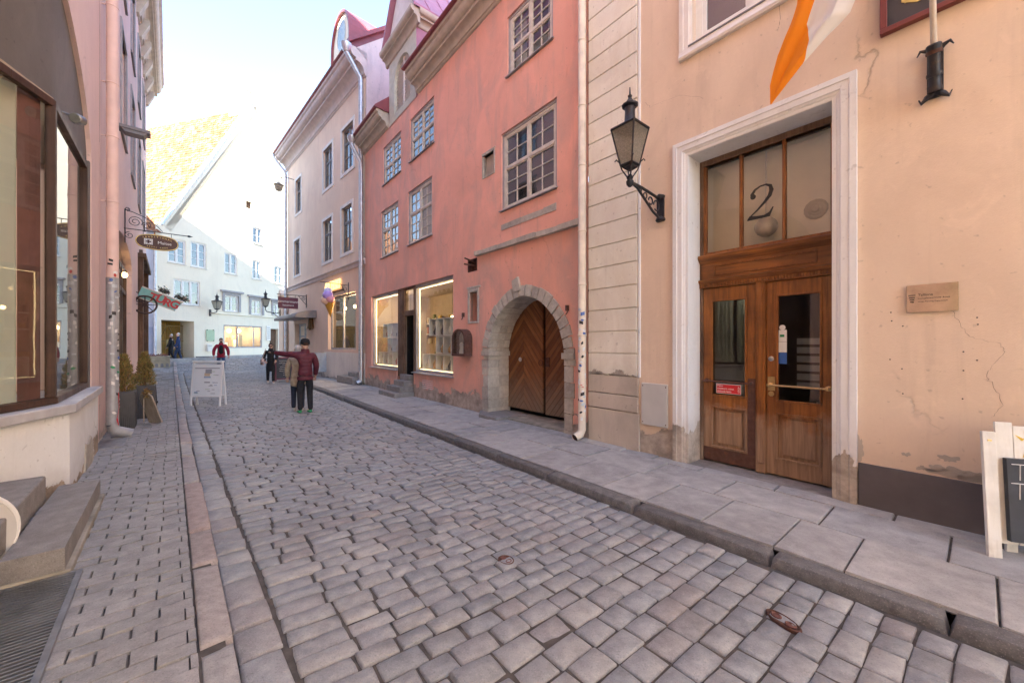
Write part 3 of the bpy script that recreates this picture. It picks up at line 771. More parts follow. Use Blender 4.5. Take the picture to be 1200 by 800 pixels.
b = MB(); b.box(q - .045, q + .045, yD - .006, yD - .003, 1.63, 1.77); s1_ = obj('sticker', b, m_paper, dr)
b = MB(); b.box(q - .045, q + .045, yD - .006, yD - .003, 1.50, 1.627); obj('sticker', b, m_paper, dr)
b = MB(); b.box(q - .045, q + .045, yD - .006, yD - .003, 1.36, 1.497); obj('sticker', b, m_blueink, dr)
b = MB(); b.lathe([(.032, 0), (.032, .003)], 0, 0, 18, Matrix.Translation((q, yD - .006, 1.80)) @ Matrix.Rotation(R(-90), 4, 'X')); obj('sticker', b, m_paper, dr)
b = MB(); b.box(q - .02, q + .025, yD - .003, yD - .002, 1.685, 1.715); obj('sticker_print', b, STK[2], s1_)
b = MB()
for (u, v) in ((1044, 366), (1045, 376), (1058, 382), (1057, 432), (1043, 421), (1058, 461), (1129, 412), (1129, 434), (1145, 372), (1146, 380), (1128, 467), (1145, 422)):
    s_, z_ = FD.px(u, v); b = MB(); b.lathe([(.0055, 0), (.006, .003), (.003, .0035)], 0, 0, 8, Matrix.Translation((s_, 0, z_)) @ Matrix.Rotation(R(-90), 4, 'X')); obj('bolt_hole', b, m_iron, H)
rr = random.Random(4)
def surface_line(pts, wd, m, nm):
    P_ = [FD.px(*p) for p in pts]; Q = []
    for a, c in zip(P_[:-1], P_[1:]):
        for k in range(7): t = k / 7; Q.append((a[0] + (c[0] - a[0]) * t + rr.gauss(0, .006), a[1] + (c[1] - a[1]) * t + rr.gauss(0, .006)))
    b = MB(); vs = []
    for q in Q: w_ = wd * rr.uniform(.4, 1.2); vs += [(q[0] - w_, .0015, q[1] + w_ * .4), (q[0] + w_, .0015, q[1] - w_ * .4)]
    b.add(vs, [[2 * i, 2 * i + 1, 2 * i + 3, 2 * i + 2] for i in range(len(Q) - 1)]); obj(nm, b, m, H, recalc=False)
m_crack = M_plain('crack_mortar', (.30, .21, .165), .95, .3, 20, 0)  # dark brown for the crack strips laid on the plaster
surface_line([(1117, 365), (1126, 380), (1135, 394), (1172, 402), (1177, 412), (1158, 435), (1160, 448), (1176, 474), (1160, 492)], .0013, m_crack, 'wall_crack')
surface_line([(912, 0), (915, 22), (911, 38)], .0025, m_crack, 'wall_crack')
surface_line([(756, 120), (762, 126), (796, 112), (830, 116)], .0015, m_crack, 'wall_crack')
def blotch(u, v, w_, h_, nm='bare_plaster', n=44, seed=1):
    r2 = random.Random(seed); s_, z_ = FD.px(u, v); ph = [r2.uniform(0, 6.28) for _ in range(6)]; pts = []
    for i in range(n):
        a = 2 * PI * i / n; k = 1 + .25 * math.sin(2 * a + ph[0]) + .18 * math.sin(3 * a + ph[1]) + .14 * math.sin(5 * a + ph[2]) + .10 * math.sin(9 * a + ph[3]) + r2.gauss(0, .05)
        pts.append((s_ + w_ * k * math.cos(a), max(.425, z_ + h_ * k * math.sin(a)) if u > 1003 else z_ + h_ * k * math.sin(a)))
    b = MB(); b.prism(pts, -.01, .002, 'y'); obj(nm, b, m_greystone, H)
blotch(1128, 556, .16, .055, seed=3); blotch(1098, 549, .07, .03, seed=5); blotch(1112, 537, .05, .03, seed=8); blotch(1148, 562, .10, .05, seed=9); blotch(1007, 527, .035, .12, seed=6); blotch(1062, 532, .025, .02, seed=7); blotch(1080, 548, .03, .02, seed=11)
# window over the door, window at the near end
window(H, *UW, y=-.10, split=.36, pm=m_winwhite, top=(1, 1), bot=(1, 1), fr=.09, sillm=m_windark, curtains=False)
mb = surround(UW[0], UW[1], UW[3], .16, UW[2] - .16)
mb.prism([(0, UW[2] - .17), (.05, UW[2] - .17), (.062, UW[2] - .14), (.05, UW[2] - .11), (.04, UW[2] - .06), (.03, UW[2]), (0, UW[2])], UW[0] - .16, UW[1] + .16, 'x')
obj('window_surround', mb, m_mould_l, H)
window(H, *SW, y=-.02, split=None, pm=m_winedge, bot=(1, 1), fr=.08)
# downpipe shared with the red house: cream, covered in stickers at the bottom
pipe = downpipe(H, 3.47, .10, .02, 12.2, .066, m_pipe := M_plain('cream_enamelled_pipe', (.74, .63, .50), .55, .14, 5, .1), cuffs=[.9, 1.75, 2.6, 3.5, 4.6, 5.6, 6.7, 8.2, 9.7], shoedir=(.1, 1, 0))
stickers(pipe, 3.47, .10, .066, [.35 + .047 * i + random.uniform(-.02, .02) for i in range(40)], 20, 190, 3)

# ================================================================== RIGHT: red-pink house with the arched gate
P = at('red_pink_house', 'weathered red-pink house with a stone arched gateway and two lit shop windows', 'house', FD)
PS0, PS1, PZ = 3.42, 14.62, 9.1
AC, AW, ASP, AR = 5.115, 1.165, 1.33, 1.25              # arch axis, half width, springing, rise
def arch(hw, rise, sp, n=10, z0=-.15):
    Rr = (hw * hw + rise * rise) / (2 * hw); c = Rr - hw; a = math.asin(rise / Rr)
    p = [(AC + hw, z0), (AC + hw, sp)]
    p += [(AC - c + Rr * math.cos(a * i / n), sp + Rr * math.sin(a * i / n)) for i in range(1, n + 1)]
    p += [(AC + c - Rr * math.cos(a * i / n), sp + Rr * math.sin(a * i / n)) for i in range(n - 1, -1, -1)]
    return p + [(AC - hw, z0)]
def pr(*a): return FD.rect(*a)
W1 = pr((588, 157.5), (653.3, 113), (586.9, 249.4), (651.8, 221.9)); W2_ = pr((595, 18), (648.5, -32), (594, 91.8), (647.5, 48.8))
W3 = pr((481, 138.8), (509.5, 112.5), (480, 192), (508, 168.8)); W4 = pr((449.5, 173), (470, 153), (448.3, 219), (469.5, 202.6))
W5 = pr((478.6, 225), (506.9, 205.4), (477.2, 289.2), (505.8, 276.9)); W6 = pr((447, 248.5), (467, 234.2), (446.1, 304.4), (466.2, 294.7))
PW = [W1, W2_, W3, W4, W5, W6]
a_, b_ = FD.s_at(435.3), FD.s_at(531); SHZ0, SHZ1 = FD.z_at(b_, 441.8), FD.z_at(b_, 321.4)
SH = (b_, a_, .02, SHZ1)
n1 = pr((566.5, 184), (579.5, 176), (566.7, 209), (578.5, 202)); n2 = pr((550.5, 343), (559.5, 341.5), (550.5, 377), (559.5, 376))
ib = pr((549, 305), (559, 303), (549, 319), (559, 317))
v1 = pr((495, 444.5), (507, 443.8), (495, 455), (507, 455.8))
print('P windows', [tuple(round(v, 2) for v in q) for q in PW], 'shop', [round(v, 2) for v in SH], SHZ0)
door_s = (FD.s_at(484.8), FD.s_at(465)); print('door s', door_s)
w = MB()
w.wall([(PS0, -.2), (PS1, -.2), (PS1, PZ), (PS0, PZ)], [(arch(AW + .12, AR + .13, ASP), .3)] + [(rc(*q), .12) for q in PW] + [(rc(*SH), .10), (rc(*n1), .16), (rc(*n2), .3), (rc(*ib), .2), (rc(*v1), .1)])
obj('wall', w, m_pink, P)
w = MB(); w.box(PS0, PS1, -9, -8.9, -.2, PZ); w.box(PS0, PS0 + .02, -8.9, -.4, -.2, PZ); w.box(PS1 - .02, PS1, -8.9, -.05, -.2, PZ)
obj('side_wall', w, m_gable, P)
for q, cfg in zip(PW, (dict(split=.45, top=(2, 2), bot=(2, 3)), dict(split=.55, top=(2, 3), bot=(2, 2)), dict(split=.5, top=(2, 3), bot=(2, 2)), dict(split=.55, top=(2, 3), bot=(2, 2)), dict(split=.42, top=(2, 2), bot=(2, 3)), dict(split=.42, top=(2, 2), bot=(2, 3)))):
    e = .055
    window(P, q[0] + e, q[1] - e, q[2] + e, q[3] - e, y=-.045, casing=e, cm=m_winedge, fr=.05, bar=.02, **cfg)
# stone arch: rings of voussoirs, impost, jamb blocks
st = MB()
def ringpt(hw, rise, t):     # t 0..1 from right springing over apex to left springing
    Rr = (hw * hw + rise * rise) / (2 * hw); c = Rr - hw; a = math.asin(rise / Rr)
    if t <= .5: return (AC - c + Rr * math.cos(a * t * 2), ASP + Rr * math.sin(a * t * 2))
    return (AC + c - Rr * math.cos(a * (1 - t) * 2), ASP + Rr * math.sin(a * (1 - t) * 2))
nv = 21
for i in range(nv):
    t0, t1 = i / nv + .003, (i + 1) / nv - .003
    ow, yy = random.uniform(.20, .25), random.uniform(.018, .04)
    pts = [ringpt(AW, AR, t0), ringpt(AW, AR, (t0 + t1) / 2), ringpt(AW, AR, t1), ringpt(AW + ow, AR + ow, t1), ringpt(AW + ow, AR + ow, (t0 + t1) / 2), ringpt(AW + ow, AR + ow, t0)]
    for ya, yb in ((-.20, yy), (-.40, -.205), (-.62, -.405)):
        q = pts if yb > 0 else [(p[0] + random.uniform(-.006, .006), p[1] + random.uniform(-.006, .006)) for p in pts]
        st.prism(q, ya, yb, 'y')
kp = [(AC + .02, ASP + AR + .12), (AC + .26, ASP + AR + .10), (AC + .30, ASP + AR + .33), (AC + .12, ASP + AR + .40)]
st.prism(kp, -.1, .05, 'y')
for sd in (-1, 1):
    z = -.12
    while z < ASP - .02:
        hgt = min(random.uniform(.16, .30), ASP - z)
        for ya, yb in ((-.28, random.uniform(.015, .035)), (-.62, -.285)):
            e0, e1 = AW + random.uniform(-.005, .008), AW + random.uniform(.18, .26)
            st.box(*sorted((AC + sd * e0, AC + sd * e1)), ya, yb, z + .006, z + hgt - .006)
        z += hgt
    st.box(*sorted((AC + sd * (AW - .05), AC + sd * (AW + .24))), -.62, .05, ASP + .0, ASP + .11)
ar = obj('stone_arch', st, m_lime, P, bevel=.012)
mt = MB(); mt.wall(arch(AW + .16, AR + .16, ASP), [(arch(AW + .012, AR + .012, ASP), .6)], -.012); obj('mortar', mt, m_greystone, ar)
# the gate: two leaves of chevron boards
def M_gate():
    t = NT('chevron_oak_boards'); x, y, z = t.sep()
    ax = t.math('ABSOLUTE', x); v = t.math('ADD', z, t.math('MULTIPLY', ax, 1.15))
    d = t.math('DIVIDE', v, .165); fr = t.math('FRACT', d); fl = t.math('FLOOR', d)
    sd = t.math('ADD', fl, t.math('MULTIPLY', t.math('GREATER_THAN', x, 0), 57))
    wn_ = t.node('ShaderNodeTexWhiteNoise', noise_dimensions='1D'); t.link(sd, wn_.inputs['W'])
    gr = t.noise(1.0, 6, .65, vec=t.mapv((9, 9, 9)), dist=.4)
    cb = t.node('ShaderNodeCombineXYZ'); t.link(t.math('MULTIPLY', v, 30), cb.inputs[0]); t.link(t.math('MULTIPLY', t.math('SUBTRACT', z, ax), 1.4), cb.inputs[1])
    g2 = t.noise(1.0, 5, .6, vec=cb.outputs[0])
    c = t.mix(wn_.outputs[0], (.20, .070, .026), (.38, .155, .055))
    c = t.mix(t.ramp(g2, [(.35, 0), (.7, .7)]), c, (.085, .04, .02))
    e = t.math('ADD', z, t.math('MULTIPLY', t.math('SUBTRACT', gr, .5), -1.0))
    c = t.mix(t.ramp(e, [(.25, .85), (1.15, 0)]), c, t.mix(g2, (.17, .115, .08), (.33, .26, .20)))
    gv = t.ramp(fr, [(.0, 1), (.05, 0), (.95, 0), (1, 1)])
    c = t.mix(gv, c, (.03, .018, .012))
    h = t.math('SUBTRACT', t.math('MULTIPLY', g2, .3), t.math('MULTIPLY', gv, 1.0))
    return t.done(c, t.ramp(gr, [(.3, .5), (.7, .8)]), t.bump(h, .8, .012), 0, .35)
m_gate = M_gate()
yG = -.57
for sd, lab in ((1, 'gate leaf with iron ring'), (-1, 'narrower gate leaf set slightly back')):
    xs = AC + (.0 if sd > 0 else .0)
    full = arch(AW + .03, AR + .02, ASP, 10, .13)
    if sd > 0: pts = [p for p in full if p[0] >= AC + .012]; top = (AC + .012, ASP + AR); pts = pts[:-1] + [top] if abs(pts[-1][0] - AC) < .05 else pts + [top]; pts += [(AC + .012, .13)]
    else: pts = [(AC - .035, .10), (AC - .035, ASP + AR - .01)] + [p for p in full if p[0] <= AC - .05]
    oc = AC + sd * .62
    mb = MB(); mb.prism([(p[0] - oc, p[1]) for p in pts], -.05, 0, 'y')
    gl = obj('gate', mb, m_gate, P); gl.location = (oc, yG - (.04 if sd < 0 else 0), 0); gl['label'] = lab
    ir = MB()
    if sd > 0:
        ir.lathe([(.05, 0), (.05, .01), (.02, .02)], 0, 0, 12, Matrix.Translation((.12, .002, 1.25)) @ Matrix.Rotation(R(-90), 4, 'X')); obj('lock_rose', ir, m_zinc, gl)
        hd = MB(); hd.tube([(-.58 + .06 * math.cos(a), .03, 1.2 + .06 * math.sin(a)) for a in [i * PI / 6 for i in range(13)]], .009, 6); obj('handle', hd, m_rust, gl)
    else:
        ir.box(.46, .56, 0, .03, 1.12, 1.32); obj('bolt', ir, m_rust, gl)
b = MB(); b.box(AC - AW - .3, AC + AW + .3, -.72, -.70, -.1, 2.8); obj('gate_backing', b, m_black, P)  # black sheet behind the leaves, painted darkness instead of a passage
b = MB(); b.prism([(AC + 1.5, -.5), (AC + 1.5, .02), (AC + 1.1, .33), (AC + .5, .30), (AC + .42, -.5)], -.1, .06, 'z'); obj('threshold', b, m_step, P, bevel=.02)
b = MB(); b.box(AC - AW, AC + AW, -.72, .0, -.15, .03); obj('gate_ramp', b, m_conc, P)
# ledge of exposed stone, scars, niches, stubs
def slab_line(p0, p1, hgt, y1, name, parent, m=m_lime):
    mb = MB(); s0, z0 = FD.px(*p0); s1, z1 = FD.px(*p1); s = min(s0, s1); e = max(s0, s1)
    zf = lambda q: z0 + (z1 - z0) * (q - s0) / (s1 - s0)
    while s < e - .05:
        l = min(random.uniform(.35, .7), e - s); a = zf(s); c = zf(s + l); h1, h2 = hgt * random.uniform(.8, 1.1), hgt * random.uniform(.8, 1.1)
        mb.prism([(s, a), (s + l - .006, c), (s + l - .006, c + h2), (s, a + h1)], -.05, y1 * random.uniform(.8, 1.1), 'y'); s += l
    return obj(name, mb, m, parent, bevel=.012)
slab_line((558.9, 300.5), (685.3, 262.5), .10, .09, 'stone_ledge', P)
slab_line((586, 271), (652, 246), .13, .012, 'exposed_stone', P)
def niche(q, nm, d, wd):
    mb = MB(); s0, s1, z0, z1 = q
    for (a, b, c, e) in ((s0 - wd, s1 + wd, z1, z1 + wd * 1.3), (s0 - wd * 1.9, s1 + wd * 1.6, z1 + wd * 1.35, z1 + wd * 2), (s0 - wd, s0, z0, z1), (s1, s1 + wd, z0, z1), (s0 - wd, s1 + wd, z0 - wd * .7, z0)): mb.box(a, b, -.1, .02, c, e)
    o = obj(nm, mb, m_lime, P, bevel=.01)
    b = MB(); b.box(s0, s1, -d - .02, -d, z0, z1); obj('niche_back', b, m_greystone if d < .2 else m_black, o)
niche(n1, 'blind_niche', .08, .035); niche(n2, 'slit_niche', .28, .07)
b = MB(); b.box(ib[0], ib[1], -.2, -.15, ib[2], ib[3]); b.box(ib[0] - .01, ib[0] + .01, -.15, .015, ib[2], ib[3]); b.box(ib[1] - .01, ib[1] + .01, -.15, .015, ib[2], ib[3]); b.box(ib[0], ib[1], -.15, .016, ib[3] - .01, ib[3] + .01)
zz = (ib[2] + ib[3]) / 2; sm = (ib[0] + ib[1]) / 2
b.tube([(sm, -.15, zz), (sm + .1, .18, zz + .03)], .022, 8); b.tube([(sm - .05, -.15, zz + .05), (sm + .05, .2, zz + .16)], .02, 8)
obj('iron_stub', b, m_rust, P)
b = MB()
for i in range(5): zq = v1[2] + (v1[3] - v1[2]) * (i + .2) / 5; b.prism([(-.04, zq), (.008, zq), (-.02, zq + .03)], v1[0], v1[1], 'x')
b.box(v1[0], v1[1], -.09, -.08, v1[2], v1[3]); obj('vent_grille', b, m_zinc, P)
for (u, v) in ((541 + 3, 404 - 35), (666, 361)):
    s_, z_ = FD.px(u, v); b = MB(); b.box(s_ - .02, s_ + .02, 0, .06, z_ - .05, z_ + .05); b.tube([(s_, .05, z_), (s_ - .05, .08, z_ - .08), (s_ - .02, .09, z_ - .12)], .012, 6); obj('iron_hook', b, m_rust, P)
# shopfront: two windows and a recessed door between wooden posts
yS = -.085
s_r0, s_r1, s_l0, s_l1 = SH[0], door_s[0], door_s[1], SH[1]
ZS0 = .78
ZS1 = SH[3]
print('shop z', ZS0, ZS1, FD.z_at(s_r0, 441.8), FD.z_at(s_l1, 430.5))
w = MB(); w.box(s_r0, s_r1, -.3, yS + .086, -.1, ZS0 - .05); w.box(s_l0, s_l1, -.3, yS + .086, -.1, ZS0 - .05)
obj('shop_sill_wall', w, m_pink, P)
shop = MB()
yb = -2.6
shop.box(s_r0 - .5, s_l1 + .6, yb - .02, yb, .4, 3.6); shop.box(s_r0 - .52, s_r0 - .5, yb, -.12, .4, 3.6); shop.box(s_l1 + .6, s_l1 + .62, yb, -.12, .4, 3.6)
shop.box(s_r0 - .5, s_l1 + .6, yb, -.12, 3.6, 3.62); shop.box(s_r0 - .5, s_l1 + .6, yb, -.12, .42, .44)
room = obj('shop_room', shop, m_room, P)
def shopwin(s0, s1, nm):
    f = MB(); fr = .045
    f.box(s0, s1, yS - .06, yS + .02, ZS1 - .10, ZS1); f.box(s0, s1, yS - .06, yS + .02, ZS0 - .02, ZS0 + fr)
    f.box(s0, s0 + fr, yS - .06, yS + .02, ZS0 + fr, ZS1 - .1); f.box(s1 - fr, s1, yS - .06, yS + .02, ZS0 + fr, ZS1 - .1)
    o = obj('shop_window', f, m_winedge, P, bevel=.004)
    gp = MB(); gp.poly([(s0 + .02, yS - .02, ZS0 + .02), (s1 - .02, yS - .02, ZS0 + .02), (s1 - .02, yS - .02, ZS1 - .05), (s0 + .02, yS - .02, ZS1 - .05)]); obj('pane', gp, m_clear, o)
    sb = MB(); sb.prism([(-.03, ZS0 - .05), (.07, ZS0 - .055), (.07, ZS0 - .035), (-.03, ZS0 - .018)], s0 - .04, s1 + .04, 'x'); obj('sill', sb, m_zinc, o)
    ls = MB(); ls.box(s0 + fr + .005, s1 - fr - .005, yS - .10, yS - .08, ZS1 - .125, ZS1 - .108); ls.box(s1 - fr - .02, s1 - fr - .004, yS - .10, yS - .08, ZS0 + .1, ZS1 - .13); ls.box(s0 + fr + .005, s1 - fr - .005, yS - .12, yS - .10, ZS0 + fr + .002, ZS0 + fr + .014); obj('light_strip', ls, m_strip, o)
    # white display boxes stacked on the floor of the window, each with a thing in it
    sh = MB(); y0, y1 = yS - .42, yS - .16
    nx = 5; wx = (s1 - s0 - .2) / nx
    for r, (cnt, zz_, hh) in enumerate(((nx, ZS0 + .06, .46), (nx - 2, ZS0 + .54, .5), (nx - 1, ZS0 + 1.06, .5))):
        for c_ in range(cnt):
            q = s0 + .10 + c_ * wx; t = .015
            sh.box(q, q + wx, y0, y0 + t, zz_, zz_ + hh); sh.box(q, q + t, y0 + t, y1, zz_, zz_ + hh); sh.box(q + wx - t, q + wx, y0 + t, y1, zz_, zz_ + hh); sh.box(q + t, q + wx - t, y0 + t, y1, zz_, zz_ + t); sh.box(q + t, q + wx - t, y0 + t, y1, zz_ + hh - t, zz_ + hh)
    obj('display_boxes', sh, m_whitebox, o)
    gd = MB()
    for r, (cnt, zz_, hh) in enumerate(((nx, ZS0 + .06, .46), (nx - 2, ZS0 + .54, .5), (nx - 1, ZS0 + 1.06, .5))):
        for c_ in range(cnt):
            gd.cur = random.randrange(4); q = s0 + .10 + (c_ + .5) * wx; k = random.uniform(.7, 1.1); zb = zz_ + .016
            gd.lathe([(.03 * k, zb), (.085 * k, zb + .03), (.10 * k, zb + .14 * k), (.05 * k, zb + .24 * k), (.03 * k, zb + .28 * k), (.045 * k, zb + .31 * k)], q, (y0 + y1) / 2, 10)
    obj('goods', gd, [M_plain('amber_ceramic', (.55, .30, .10), .3, .2, 6, .0), M_plain('dark_ceramic', (.08, .07, .07), .3, .2, 6, 0), M_plain('cream_ceramic', (.70, .62, .48), .3, .15, 6, 0), M_plain('rust_ceramic', (.45, .15, .08), .35, .2, 6, 0)], o, smooth=True)
    return o
so = shopwin(s_r0, s_r1, 'r'); s2o = shopwin(s_l0, s_l1, 'l')
so['label'] = 'taller lit shop window right of the shop door'; s2o['label'] = 'lit shop window left of the shop door'
post = MB()
dw0, dw1 = s_r1 + .03, s_l0 - .52
post.box(s_l0 - .50, s_l0 - .002, yS - .04, yS + .05, .55, ZS1); post.box(s_l0 - .40, s_l0 - .1, yS + .05, yS + .075, .7, ZS1 - .15)
post.box(s_r1 + .002, s_r1 + .10, yS - .04, yS + .05, .55, ZS1)
post.box(s_r1 + .1, s_l0 - .5, yS - .06, yS + .04, 2.50, 2.66); post.box(s_r1 + .1, s_l0 - .5, yS - .05, yS + .03, ZS1 - .08, ZS1)
dp = obj('shop_door_frame', post, m_oldwood, P, bevel=.01)
gp = MB(); gp.poly([(s_r1 + .1, yS - .03, 2.6), (s_l0 - .5, yS - .03, 2.6), (s_l0 - .5, yS - .03, ZS1 - .05), (s_r1 + .1, yS - .03, ZS1 - .05)]); obj('pane', gp, m_glass, dp)
b = MB(); b.cur = 1; b.box(s_r1 + .09, s_l0 - .49, -.45, -.40, .4, 2.6); b.box(s_r1 + .092, s_r1 + .1, -.40, yS - .05, .4, 2.6); b.box(s_l0 - .5, s_l0 - .492, -.40, yS - .05, .4, 2.6); b.box(s_r1 + .1, s_l0 - .5, -.4, yS - .07, .41, .6); b.cur = 0; b.box(s_r1 + .05, s_r1 + .09, -.45, yS - .04, .4, 2.6); b.box(s_l0 - .49, s_l0 - .45, -.45, yS - .04, .4, 2.6); obj('shop_door_recess', b, [m_room, m_black], P)  # recess linings painted black to look unlit
for i in range(8):
    q = s_r0 + .35 + (s_l1 - s_r0 - .5) * i / 7
    b = MB(); zb = random.uniform(2.3, 2.75); yq = random.uniform(-1.6, -.8); b.ball((q, yq, zb), .05, 10, 8); l_ = obj('pendant_bulb', b, m_bulb, room, smooth=True); b = MB(); b.tube([(q, yq, zb + .04), (q, yq, 3.6)], .006, 5); obj('lamp_cord', b, m_iron, room)
for q in (s_r0 + .7, s_l1 - .6):
    ld = bpy.data.lights.new('shop_lamp_or_fill', 'POINT'); ld.energy = 10; ld.color = (1, .72, .42); ld.shadow_soft_size = .12
    lo = bpy.data.objects.new('shop_lamp_or_fill', ld); COL.objects.link(lo); lo.parent = room; lo.location = (q, -.75, 2.9)
b = MB(); b.box(s_r0 - .3, s_l1 + .4, yb + .02, yb + .3, .45, 1.6)
obj('wall_shelving', b, m_room, room)
r3 = random.Random(12)
gm_ = [M_plain('stock_' + k, c, .5, .2, 9, 0) for k, c in (('cream', (.6, .52, .38)), ('rust', (.35, .13, .06)), ('slate', (.12, .13, .15)), ('moss', (.15, .18, .09)), ('gold', (.55, .38, .10)), ('white', (.75, .72, .66)))]
b = MB()
for i in range(150):
    q = r3.uniform(s_r0 - .2, s_l1 + .3); z = r3.choice((1.0, 1.62, 2.05, 2.5)); hh_ = r3.uniform(.06, .34); ww = r3.uniform(.04, .16); b.cur = r3.randrange(6); yy = yb + r3.uniform(.03, .22); b.box(q, q + ww, yy, yy + .1, z, z + hh_)
for z in (2.02, 2.47): b.cur = 5; b.box(s_r0 - .3, s_l1 + .4, yb + .01, yb + .3, z - .03, z)
for i in range(10): b.cur = r3.randrange(6); q = r3.uniform(s_r0, s_l1); hh_ = r3.uniform(.4, 1.1); b.box(q, q + r3.uniform(.2, .6), yb + .8, yb + 1.2, .45, .45 + hh_)
so_k = obj('stock', b, gm_, room); so_k['kind'] = 'stuff'
# steps up to the shop door
for i, (w0, w1, y1, z0, z1) in enumerate(((-.75, .55, .62, 0, .13), (-.45, .48, .42, .13, .29), (-.2, .38, .24, .29, .46), (-.1, .28, .06, .46, .63))):
    b = MB(); m0 = (s_r1 + s_l0) / 2 - .12; b.box(m0 - .55 + (w0 + .75) * .3, m0 + .75 - (w0 + .75) * .55, -.1, y1, z0 - (.1 if i == 0 else 0), z1); obj('step', b, m_step, P, bevel=.015)
# cornice broken by a wall dormer, roof
prof = profile(0, PZ - .03, [(.06, .05, 'o'), (.03, .0, 'l'), (.10, .16, 'c'), (.06, .0, 'l'), (.0, .07, 'l'), (.13, .15, 'o'), (.05, .02, 'l'), (.0, .09, 'l')])
DM0, DM1 = 9.95, 12.15
cornice(prof, PS0, DM0 - .05, 'cornice', m_mould, P); cornice(prof, DM1 + .05, PS1 + .1, 'cornice', m_mould, P)
cz = PZ - .03 + .54
rf = MB(); 
def roofpoly(s0, s1): rf.prism([(.50, cz), (.52, cz + .03), (.50, cz + .07), (-4.4, cz + 4.6), (-9.2, cz + .1), (-9.2, cz - .1), (-.3, cz - .05)], s0, s1, 'x')
roofpoly(PS0 - .02, DM0); roofpoly(DM1, PS1 + .12)
rf.prism([(-.5, cz + .75), (-4.4, cz + 4.6), (-9.2, cz + .1), (-9.2, cz - .1), (-.6, cz - .05)], DM0, DM1, 'x')
obj('roof', rf, m_redmetal, P)
dm = MB(); dz0, dz1 = PZ - .05, 11.15
ac, aw = (DM0 + DM1) / 2, .62
def larch(hw, sp, z0): return [(ac + hw, z0), (ac + hw, sp)] + [(ac + hw * math.cos(PI * i / 12), sp + hw * math.sin(PI * i / 12)) for i in range(1, 12)] + [(ac - hw, sp), (ac - hw, z0)]
dm.wall(rc(DM0 + .04, DM1 - .04, dz0, dz1), [(larch(aw, 10.3, 9.3), .14)], .02)
do = obj('dormer', dm, m_winpaint2 := M_plain('grey_green_paint', (.56, .55, .45), .75, .12, 4, .15), P)
b = MB()
for i in range(17): zq = 9.3 + i * .1; b.prism([(-.13, zq), (-.06, zq), (-.12, zq + .1)], ac - aw - .02, ac + aw + .02, 'x')
b.box(ac - .02, ac + .02, -.1, -.04, 9.3, 10.9); obj('louvre_shutter', b, m_mould_l, do)
b = MB(); b.box(DM0 + .04, DM0 + .08, -2.2, .018, dz0, dz1); b.box(DM1 - .08, DM1 - .04, -2.2, .018, dz0, dz1); obj('dormer_cheek', b, m_pinkmetal, do)
pr2 = profile(.02, dz1, [(.05, .06, 'o'), (.08, .14, 'c'), (.04, .0, 'l'), (.0, .06, 'l'), (.10, .12, 'o'), (.0, .05, 'l')])
b = MB(); b.prism(pr2, DM0 - .16, DM1 + .16, 'x')
for sd in (0, 1):
    x0_ = DM0 + .04 if sd == 0 else DM1 - .04
    b.prism([((x0_ + (-1 if sd == 0 else 1) * (p[0] - .02)), p[1]) for p in pr2], -2.2, .02, 'y')
obj('dormer_cornice', b, m_mould, do)
b = MB(); zt = dz1 + .43; b.prism([(DM0 - .05, zt), (ac, zt + 1.9), (DM1 + .05, zt)], -.02, .06, 'y'); obj('dormer_gable', b, m_mould_l, do)
b = MB(); 
for sd in (-1, 1):
    e = DM0 - .22 if sd < 0 else DM1 + .22
    b.prism([(e, zt - .02), (ac, zt + 2.02), (ac, zt + 2.10), (e, zt + .06)], -4.0, .22, 'y')
    for k in range(5): yq = -.3 - k * .62; b.prism([(e, zt + .06), (ac, zt + 2.10), (ac, zt + 2.14), (e, zt + .10)], yq - .012, yq + .012, 'y')
obj('dormer_roof', b, m_pinkmetal, do)
# ================================================================== the salmon house with the ice cream cone
I = at('salmon_house', 'salmon pink house with white edged windows and an ice cream shop on its ground floor', 'house', FI)
IL = 11.35
def ir_(*a): return FI.rect(*a)
IW = [ir_((400, 146.6), (416.3, 134), (399.4, 209), (415.6, 196.6)), ir_((378, 173.8), (391.3, 163), (378, 226), (390.6, 215)), ir_((346, 211), (354, 206), (346, 259), (353.8, 251)),
      ir_((399.4, 243), (415, 230), (399, 301), (413.4, 296.5)), ir_((377.5, 255), (390.6, 248), (377.4, 310), (390, 306.4)), ir_((344.4, 281.5), (352.5, 278.5), (344.4, 328.6), (352.5, 325))]
za = (IW[0][2] + IW[1][2] + IW[2][2]) / 3, (IW[0][3] + IW[1][3] + IW[2][3]) / 3
zb = (IW[3][2] + IW[4][2] + IW[5][2]) / 3, (IW[3][3] + IW[4][3] + IW[5][3]) / 3
print('I windows', [tuple(round(v, 2) for v in q) for q in IW], za, zb)
IW = [(q[0] + .14, q[1] - .14, (za if i < 3 else zb)[0] + .15, (za if i < 3 else zb)[1] - .15) for i, q in enumerate(IW)]
LED = FI.z_at(IL, 339.5); LED = (LED + FI.z_at(FI.s_at(420), 309)) / 2
IZ = 12.15
isw = FI.s_at(417), FI.s_at(384.5); isz = (1.35, FI.z_at(isw[0], 341))
idr = FI.s_at(359), FI.s_at(345.5)
print('I ledge', LED, 'shop', isw, isz, 'door', idr)
w = MB(); w.wall(rc(-.02, IL, LED, IZ), [(rc(*q), .16) for q in IW]); obj('upper_wall', w, m_pinkfar, I)
w = MB(); w.wall(rc(-.02, IL, -.3, LED), [(rc(isw[0], isw[1], isz[0], isz[1]), .25), (rc(idr[0], idr[1], .1, 2.75), .5)]); obj('lower_wall', w, m_shopbase, I)
